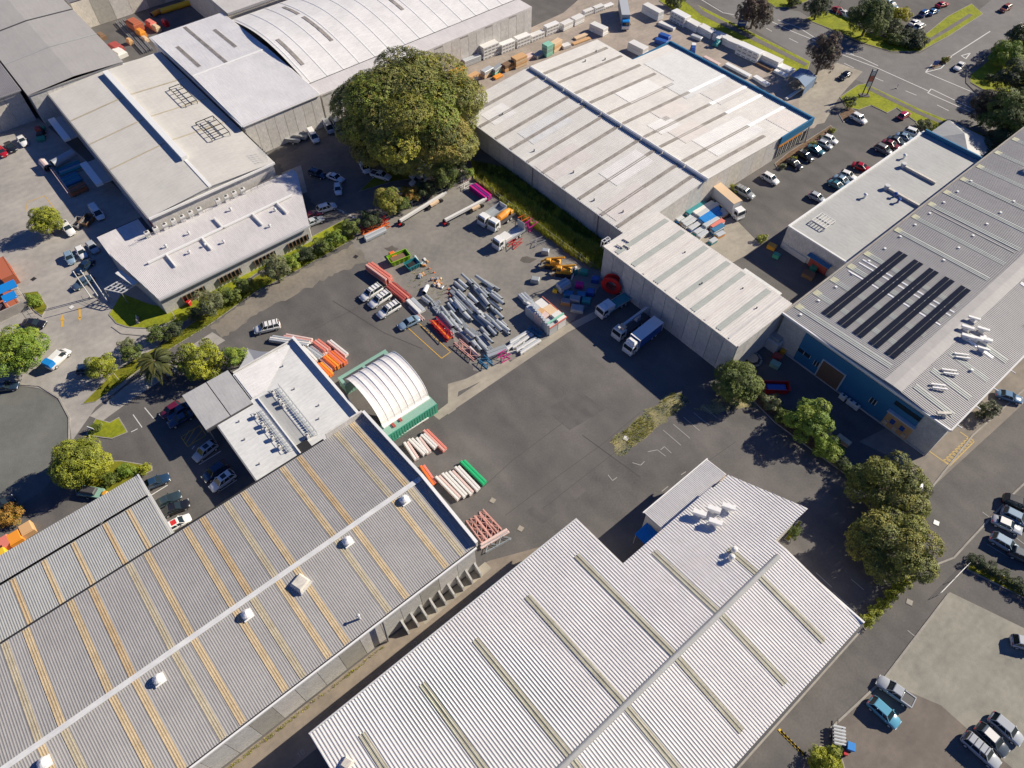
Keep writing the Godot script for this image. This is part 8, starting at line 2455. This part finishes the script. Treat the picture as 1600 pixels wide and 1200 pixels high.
func bin(label, at, mat, h = 1.1, w = 0.7):
	var t = thing("wheelie_bin", label, "bin", at + Vector3(0, 0.01, 0), 30)
	var st = fresh()
	var a = w * 0.4
	var b = w * 0.5
	var lo = [Vector3(-a, 0.08, -a), Vector3(a, 0.08, -a), Vector3(a, 0.08, a), Vector3(-a, 0.08, a)]
	var hi = [Vector3(-b, h, -b), Vector3(b, h, -b), Vector3(b, h, b), Vector3(-b, h, b)]
	for i in 4:
		quad(st, lo[(i + 1) % 4], lo[i], hi[i], hi[(i + 1) % 4])
	part("tub", done(st), M[mat], t)
	part("lid", soft_mesh(w * 1.06, 0.12, w * 1.1, 0.05), M[mat], t, Vector3(0, h, 0))
	st = fresh()
	tube(st, Vector3(-a, 0.1, a), Vector3(a, 0.1, a), 0.1, 0.1, 8)
	part("wheels", done(st), M.black, t)

func fence(label, p, q, h, mat = "galvanised", rails = 2):
	var t = thing("wire_fence", label, "fence", Vector3(p.x, 0, p.z))
	var d = q - p
	var n = maxi(1, int(d.length() / 2.8))
	for i in n + 1:
		var st = fresh()
		tube(st, d * i / n, d * i / n + Vector3(0, h, 0), 0.035, 0.035, 5)
		part("post", done(st), M[mat], t)
	for k in rails:
		var st = fresh()
		var y = h * (k + 1) / rails - 0.05
		bar(st, Vector3(0, y, 0), d + Vector3(0, y, 0), 0.03, 0.03)
		part("rail", done(st), M[mat], t)

func make_small_things():
	var st
	# flagpoles
	for s in [[Vector3(-136.35, 0, 0.81), "left of three white flagpoles at the low office forecourt"], [Vector3(-135.54, 0, -0.44), "middle of three white flagpoles at the low office forecourt"], [Vector3(-133.03, 0, -1.43), "right of three white flagpoles at the low office forecourt"]]:
		var t = pole("flagpole", s[1], "flagpole", s[0], 7.6, 0.13, "white")
		st = fresh()
		tube(st, Vector3(0, 7.6, 0), Vector3(0, 7.75, 0), 0.12, 0.05, 8)
		part("finial", done(st), M.white, t)
	# the pylon sign on the lawn
	var sign = thing("pylon_sign", "tall two-post pylon sign with red and white boards on the lawn", "sign", Vector3(-75.45, 0, -188.14), 50)
	for x in [-0.65, 0.65]:
		st = fresh()
		bar(st, Vector3(x, 0, 0), Vector3(x, 7.7, 0), 0.22, 0.22)
		part("post", done(st), M.dark_grey, sign)
	var b0 = part("sign_board", box_mesh(1.1, 1.5, 0.16), M.off_white, sign, Vector3(0, 5.9, 0))
	part("sign_board", box_mesh(1.1, 1.6, 0.16), M.salmon, sign, Vector3(0, 4.25, 0))
	part("sign_board", box_mesh(1.1, 1.5, 0.16), M.white, sign, Vector3(0, 2.7, 0))
	part("stone_bed", box_mesh(2.6, 0.2, 1.6), M.kerb_dark, sign, Vector3(0, 0.1, 0))
	var blue_sign = thing("pylon_sign", "blue advertising pylon with white lettering beside the reddish tree", "sign", Vector3(-120.73, 0, -191.74), 50)
	part("board", box_mesh(2.6, 5.0, 0.4), M.blue, blue_sign, Vector3(0, 0.4, 0))
	part("foot", box_mesh(2.2, 0.42, 0.3), M.dark_grey, blue_sign)
	for k in 3:
		part("white_stripe", box_mesh(2.0, 0.3, 0.02), M.white, blue_sign, Vector3(0, 3.4 - k * 1.1, 0.22))
	var os = thing("entrance_sign", "white office entrance sign on the kerb of the cul-de-sac", "sign", Vector3(-103.11, 0, 12.93), 30)
	part("board", box_mesh(1.4, 0.9, 0.12), M.white, os, Vector3(0, 0.4, 0))
	for x in [-0.5, 0.5]:
		part("post", box_mesh(0.1, 0.45, 0.1), M.mid_grey, os, Vector3(x, 0, 0))
	var ls = thing("lawn_sign", "small pale sign standing on the shaded lawn", "sign", Vector3(-123.59, 0, -4.11), -20)
	part("board", box_mesh(1.5, 0.7, 0.1), M.off_white, ls, Vector3(0, 0.5, 0))
	part("plinth", box_mesh(1.8, 0.5, 0.6), M.concrete_sand, ls)
	# bins, trailer and speed bump in the lower car park
	bin("blue wheelie bin in the lower car park", Vector3(15.76, 0, -47.63), "blue_bright", 1.2, 1.0)
	bin("small red bin beside the blue one", Vector3(15.79, 0, -46.54), "red", 0.8, 0.6)
	bin("red bin at the low office corner", Vector3(-120.94, 0, -14.16), "red", 1.1, 0.8)
	var tr = thing("cage_trailer", "small grey slatted trailer beside the blue bin", "trailer", Vector3(13.93, 0, -47.71), 37)
	part("tray", box_mesh(1.7, 0.3, 2.6), M.mid_grey, tr, Vector3(0, 0.5, 0))
	for k in 6:
		part("slat", box_mesh(1.6, 0.06, 0.22), M.galvanised, tr, Vector3(0, 1.1, -1.1 + k * 0.44))
	st = fresh()
	for x in [-0.8, 0.8]:
		for z in [-1.25, 1.25]:
			bar(st, Vector3(x, 0.8, z), Vector3(x, 1.12, z), 0.08, 0.08)
	bar(st, Vector3(0, 0.55, -1.3), Vector3(0, 0.5, -2.4), 0.12, 0.1)
	part("frame", done(st), M.dark_grey, tr)
	add_wheels(tr, [[-0.95, 0.2], [0.95, 0.2]], 0.3, 0.18)
	var bump = thing("speed_bump", "yellow and black speed bump across the driveway mouth at the bottom", "speed bump", Vector3.ZERO)
	for i in 14:
		var a = Vector3(8.23, 0, -42.2).lerp(Vector3(12.52, 0, -42.28), (i + 0.5) / 14.0)
		part("segment", box_mesh(0.62, 0.06, 0.35), M.yellow if i % 2 == 0 else M.black, bump, a + Vector3(0, 0.016, 0), -8)
	# gate and low fences
	fence("white steel gate at the lower car park entrance", Vector3(12.13, 0, -77.03), Vector3(12.44, 0, -84.91), 1.3, "white", 3)
	fence("low fence with timber rail beside the recycling bay", Vector3(-147.33, 0, 11.9), Vector3(-138.45, 0, 11.42), 1.2, "timber_pale", 2)
	fence("wire fence along the gravel yard beside the driveway hedge", Vector3(-117.09, 0, -50.56), Vector3(-115.78, 0, -84.22), 1.9, "galvanised_dull", 2)
	fence("wire fence between the gravel yard and the rough grass", Vector3(-114.03, 0, -84.41), Vector3(-72.62, 0, -85.37), 1.9, "galvanised_dull", 2)
	fence("white gate rail before the office entrance", Vector3(-114.45, 0, 4.98), Vector3(-111.24, 0, 4.75), 1.1, "white", 2)
	fence("steel barrier rails at the low office forecourt", Vector3(-136.84, 0, 2.25), Vector3(-133.15, 0, 0.68), 1.0, "mid_grey", 2)
	# covers and little boxes on the ground
	for s in [[Vector3(-38.54, 0, -34.21), "square pale drain cover near the pale warehouse", "concrete_sand"], [Vector3(-45.54, 0, -33.94), "square cover beside the green wrapped stack", "concrete_sand"], [Vector3(5.28, 0, -88.05), "round white cover on the right-hand driveway", "white"], [Vector3(9.85, 0, -72.57), "round cover on the driveway beside the white gate", "kerb"], [Vector3(-149.61, 0, 8.17), "dark grate in the pale concrete yard", "black"], [Vector3(-111.09, 0, -48.41), "dark grate at the driveway's gravel edge", "black"], [Vector3(-101.26, 0, 20.94), "small grate in the cul-de-sac", "black"], [Vector3(-136.21, 0, 4.88), "pale painted block at the arrows", "off_white"], [Vector3(-39.75, 0, -60.23), "pale rubble lump on the weedy strip", "off_white"]]:
		var t = thing("ground_cover", s[1], "cover", s[0] + Vector3(0, 0.01, 0), 20)
		part("frame", box_mesh(1.0, 0.03, 1.0), M.kerb_dark, t)
		part("lid", box_mesh(0.85, 0.05, 0.85), M[s[2]], t)
	# loading yard things
	for s in [[Vector3(-16.02, 0, -88.3), "long pallet of tan boards at the hedge", 2.4, "timber"], [Vector3(-14.67, 0, -89.48), "pale pallet box, left of two at the hedge end", 1.5, "timber_pale"], [Vector3(-13.6, 0, -89.5), "pale pallet box, right of two at the hedge end", 1.5, "timber_pale"]]:
		var t = thing("pallet_box", s[1], "pallet", s[0] + Vector3(0, 0.01, 0), 0)
		for k in 3:
			part("runner", box_mesh(s[2], 0.1, 0.12), M.timber_dark, t, Vector3(0, 0, (k - 1) * 0.45))
		part("load", soft_mesh(s[2], 0.9, 1.1, 0.05), M[s[3]], t, Vector3(0, 0.1, 0))
	var hut = thing("plant_cabinet", "grey plant cabinet between the concrete block and the blue wall", "cabinet", Vector3(-36.26, 0, -98.19))
	part("cabinet", soft_mesh(3.0, 2.6, 3.2, 0.1), M.pale_grey, hut)
	part("roof_unit", soft_mesh(2.4, 0.7, 2.4, 0.15), M.galvanised_dull, hut, Vector3(0, 2.6, 0))
	var oct = thing("picnic_table", "octagonal wooden picnic table behind the round corner tree", "table", Vector3(-36.66, 0, -91.91))
	st = fresh()
	tube(st, Vector3(0, 0.74, 0), Vector3(0, 0.82, 0), 1.2, 1.2, 8)
	part("top", done(st), M.timber_pale, oct)
	for k in 8:
		var a = TAU * (k + 0.5) / 8
		part("bench", box_mesh(1.2, 0.06, 0.35), M.kerb, oct, Vector3(cos(a) * 1.75, 0.42, sin(a) * 1.75), -rad_to_deg(a) + 90)
	part("pedestal", box_mesh(0.5, 0.74, 0.5), M.timber_dark, oct)
	for s in [[Vector3(-33.9, 0, -97.95), "machine_yellow", "yellow box in the corner of the shaded loading yard", 1.0], [Vector3(-32.87, 0, -94.2), "green_pale", "grey-green bin in the shaded loading yard", 1.8], [Vector3(-33.82, 0, -96.04), "red_oxide", "dark red crate beside the yellow box", 1.6], [Vector3(-54.07, 0, -120.49), "machine_yellow", "yellow and red cart beside the showroom wall", 1.8], [Vector3(-51.65, 0, -118.94), "green_steel", "green bin beside the yellow cart", 1.4], [Vector3(-43.54, 0, -119.42), "timber_dark", "brown pallets beside the solar roof's eaves", 2.4], [Vector3(-44.01, 0, -121.88), "green_steel", "green bin beside the brown pallets", 1.4]]:
		var t = thing("yard_box", s[2], "box", s[0] + Vector3(0, 0.01, 0), 12)
		part("body", soft_mesh(s[3], 0.9, s[3] * 0.7, 0.08), M[s[1]], t)
		part("rim", box_mesh(s[3] * 1.05, 0.08, s[3] * 0.75), M[s[1]], t, Vector3(0, 0.9, 0))
	# rust-red container and recycling bays at the left edge
	var rc = container("shipping_container", "rust-red container on the pale concrete at the left edge", Vector3(-153.79, 0, 11.97), 7.0, 12, "rust", "rust")
	rc.rotation_degrees.y = 90
	var bay = thing("recycling_bay", "blue and rust-red roofed display bay at the left edge", "bay", Vector3(-145.97, 0, 15.95), 0)
	part("back_wall", box_mesh(0.25, 2.2, 9.0), M.concrete, bay, Vector3(4.4, 0, 0.6))
	part("red_floor", box_mesh(7.6, 0.2, 8.6), M.rust, bay, Vector3(0.4, 0.0, 1.2))
	part("blue_canopy", box_mesh(2.6, 0.12, 5.0), M.blue_bright, bay, Vector3(-1.6, 2.4, -2.2))
	part("blue_canopy", box_mesh(2.4, 0.12, 2.6), M.blue_bright, bay, Vector3(1.4, 2.2, -2.4))
	for s in [[-2.7, -4.4], [-0.5, -4.4], [2.4, -3.5], [2.4, -1.3]]:
		part("post", box_mesh(0.12, 2.4, 0.12), M.white, bay, Vector3(s[0], 0, s[1]))
	part("boat", soft_mesh(1.4, 0.8, 4.2, 0.35), M.white, bay, Vector3(1.6, 0.3, 1.6), 50)
	part("boat_cover", soft_mesh(1.0, 0.3, 3.0, 0.14), M.blue, bay, Vector3(1.6, 1.1, 1.6), 50)
	for k in 4:
		part("yellow_edge", box_mesh(0.15, 0.02, 1.6), M.line_yellow, bay, Vector3(3.2, 0.21, -1.8 + k * 1.9))
	# yellow bins by the lean-to
	for s in [[Vector3(-90.51, 0, 28.45), "timber", "tan bin nearest the lean-to roof"], [Vector3(-90.1, 0, 30.43), "orange_warm", "orange bin left of the tan one"], [Vector3(-90.39, 0, 32.17), "salmon", "pinkish bin at the left edge by the lean-to"], [Vector3(-88.95, 0, 33.22), "yellow", "yellow bin at the left edge by the lean-to"]]:
		var t = thing("crate_bin", s[2], "bin", s[0] + Vector3(0, 0.01, 0), 0)
		part("tub", soft_mesh(2.2, 1.2, 2.0, 0.1), M[s[1]], t)
		part("lid", soft_mesh(2.0, 0.12, 1.8, 0.05), M[s[1]], t, Vector3(0, 1.2, 0))
	var lo = thing("loader_trailer", "pale green trailer with yellow gear behind the lean-to", "trailer", Vector3(-90.49, 0, 17.73), -50)
	part("tray", box_mesh(1.8, 0.5, 4.0), M.green_pale, lo, Vector3(0, 0.5, 0))
	part("load", soft_mesh(1.3, 0.6, 2.6, 0.15), M.dark_grey, lo, Vector3(0, 1.0, 0.3))
	part("box", soft_mesh(0.9, 0.7, 0.8, 0.1), M.machine_yellow, lo, Vector3(0, 0.6, -2.6))
	add_wheels(lo, [[-0.95, 0.3], [0.95, 0.3]], 0.34, 0.2)
	# the left yard: tractor, pipes and racks
	var tra = thing("forklift", "green yard tractor with two green buckets in the shade", "tractor", Vector3(-200.62, 0, -10.91), 70)
	part("body", soft_mesh(1.3, 1.2, 2.6, 0.2), M.dark_grey, tra, Vector3(0, 0.5, 0))
	for k in 2:
		part("bucket", soft_mesh(2.0, 0.9, 1.2, 0.2), M.green_steel, tra, Vector3(0, 0.2, -2.2 + k * 4.4))
	part("cab", soft_mesh(1.2, 1.0, 1.1, 0.15), M.red_oxide, tra, Vector3(0, 1.7, 0.2))
	add_wheels(tra, [[-0.8, -0.8], [0.8, -0.8], [-0.8, 0.8], [0.8, 0.8]], 0.5, 0.35)
	pipe("big silver pipe on the rack in the left yard", Vector3(-183.53, 1, -8.72), Vector3(-184.89, 1, -14.2), 1.0, "galvanised", "")
	pipe("short pink-banded pipe standing at the end of the silver pipe", Vector3(-187.96, 0, -7.1), Vector3(-184.5, 0, -7.31), 0.9, "pink_pale", "")
	pipe("second banded pipe beside the pink one", Vector3(-187.92, 0, -7.55), Vector3(-184.45, 0, -7.75), 0.8, "off_white", "")
	stack_of_beams("dark steel rack of sections in the left yard's shade", Vector3(-182.09, 0, -8.63), Vector3(-181.98, 0, -14.23), 5, 2, 0.8, 0.4, ["blue_wall", "galvanised_dull", "teal"])
	stack_of_beams("brown-faced section rack end in the left yard", Vector3(-171.89, 0, -8.05), Vector3(-172.17, 0, -12.13), 3, 3, 0.7, 0.5, ["timber_dark", "rust"])
	stack_of_beams("blue-grey sheet stack in the left yard's shade", Vector3(-177.56, 0, -7.95), Vector3(-177.7, 0, -12.33), 5, 1, 0.8, 0.5, ["blue_wall", "teal"])
	truss("long dark rack rail in the left yard", Vector3(-184, 0, -7.91), Vector3(-171.42, 0, -7.88), 0.5, 1.2, "pink_pale")
	skip_bin("grey skip with orange edge beside the white flat-tray ute", -160.36, -5.57, 35, 3.0, 1.8, 1.2, "mid_grey", "black")
	skip_bin("rust-brown skip in the shade by the white van", -159.82, -7.57, 35, 3.4, 1.9, 1.2, "timber_dark", "black")
	# scrap yard at the top left
	for s in [[Vector3(-236.69, 0, -51.18), "rust", 5.0, 2.4, "rust-red container box in the scrap yard"], [Vector3(-232.09, 0, -50.84), "orange_warm", 3.0, 1.6, "orange box below the rust-red one in the scrap yard"], [Vector3(-235.17, 0, -55.35), "salmon", 3.4, 1.6, "salmon box in the scrap yard"], [Vector3(-233.16, 0, -58.94), "red", 2.0, 1.6, "bright red tank box in the scrap yard"], [Vector3(-229.09, 0, -42.02), "red_oxide", 4.6, 1.4, "red-brown box beside the dark grey roof"], [Vector3(-225.75, 0, -41.63), "off_white", 4.6, 1.2, "cream box beside the red-brown one"], [Vector3(-232, 0, -55.59), "timber_pale", 2.6, 1.4, "tan heap box in the scrap yard"], [Vector3(-230.04, 0, -46.45), "timber", 2.0, 1.2, "tan crate by the dark rails in the scrap yard"], [Vector3(-228.53, 0, -50.51), "timber_pale", 2.2, 1.0, "pale crate above the white hall roof"], [Vector3(-238.24, 0, -41.21), "timber_dark", 3.0, 1.2, "brown crate beside the dark grey roof"]]:
		var t = thing("scrap_box", s[4], "box", s[0] + Vector3(0, 0.01, 0), 8)
		part("body", soft_mesh(s[2], s[3], s[2] * 0.6, 0.12), M[s[1]], t)
		part("top", soft_mesh(s[2] * 0.8, 0.3, s[2] * 0.45, 0.1), M[s[1]], t, Vector3(0, s[3], 0))
	pipe("long yellow boom lying by the stained wall in the scrap yard", Vector3(-240.85, 0, -60.7), Vector3(-240.3, 0, -71.43), 0.8, "yellow", "")
	pipe("amber pipe at the end of the yellow boom", Vector3(-240.73, 0, -57.76), Vector3(-241.61, 0, -61.03), 0.7, "machine_yellow", "")
	for k in 3:
		truss("dark steel rail, %s of three leaning in the scrap yard" % ["left", "middle", "right"][k], Vector3(-244.26, 0, -48.1) + Vector3(0, 0, -k * 1.2), Vector3(-221.9, 0, -47.3) + Vector3(0, 0, -k * 1.2), 0.6, 0.5, "mid_grey")
	# green tanks at the end of the barrel-vaulted hall
	for s in [[Vector3(-165.29, 0, -133.93), "green tank standing at the end wall of the barrel-vaulted hall"], [Vector3(-165.01, 0, -137.2), "grey-blue tank right of the green one"]]:
		drum("water_tank", s[1], s[0].x, 0.02, s[0].z, 1.2, 4.2, "green_pale" if taken.get("water_tank", 0) == 0 else "galvanised_dull")
	# trailers at the white hall
	for s in [[Vector3(-156.71, 0, -59), "grey trailer, left of two at the white hall wall"], [Vector3(-156.75, 0, -61.07), "pale trailer, right of two at the white hall wall"]]:
		var t = thing("flat_trailer", s[1], "trailer", s[0] + Vector3(0, 0.01, 0), 130)
		part("tray", box_mesh(1.9, 0.4, 3.6), M.galvanised_dull, t, Vector3(0, 0.5, 0))
		part("side", box_mesh(0.06, 0.5, 3.6), M.mid_grey, t, Vector3(-0.95, 0.9, 0))
		part("side", box_mesh(0.06, 0.5, 3.6), M.mid_grey, t, Vector3(0.95, 0.9, 0))
		add_wheels(t, [[-1.0, 0.3], [1.0, 0.3]], 0.34, 0.2)
	for s in [[Vector3(-160.92, 0, -69.6), "orange crate row behind the vans at the hall wall", "salmon"], [Vector3(-160.84, 0, -71.5), "second orange crate behind the vans", "orange"], [Vector3(-159.08, 0, -64.3), "orange barrier behind the white van", "orange_warm"]]:
		pack(s[1], s[0] - Vector3(1.6, 0, 0), s[0] + Vector3(1.6, 0, 0), 1.4, 0.8, 1, [s[2]], "", false, "crate_row")
	# lamp posts along the main road
	for s in [[Vector3(-106.47, 0, -219.62), "white street lamp pole beside the far red car"], [Vector3(-71.84, 0, -198.25), "short white marker post on the main road verge"]]:
		var t = pole("lamp_post", s[1], "lamp post", s[0], 6.5 if s[1].contains("lamp") else 1.4, 0.12, "white")
		if s[1].contains("lamp"):
			st = fresh()
			bar(st, Vector3(0, 6.4, 0), Vector3(1.4, 6.6, 0), 0.12, 0.1)
			part("arm", done(st), M.white, t)
	# a van-sized blue planter on the island and pedestrians
	var post = thing("keep_left_sign", "blue keep-left board at the traffic island's nose", "sign", Vector3(-71.15, 0, -216.28), 40)
	part("board", box_mesh(1.4, 1.2, 0.1), M.blue, post, Vector3(0, 0.5, 0))
	part("post", box_mesh(0.12, 0.5, 0.12), M.dark_grey, post)
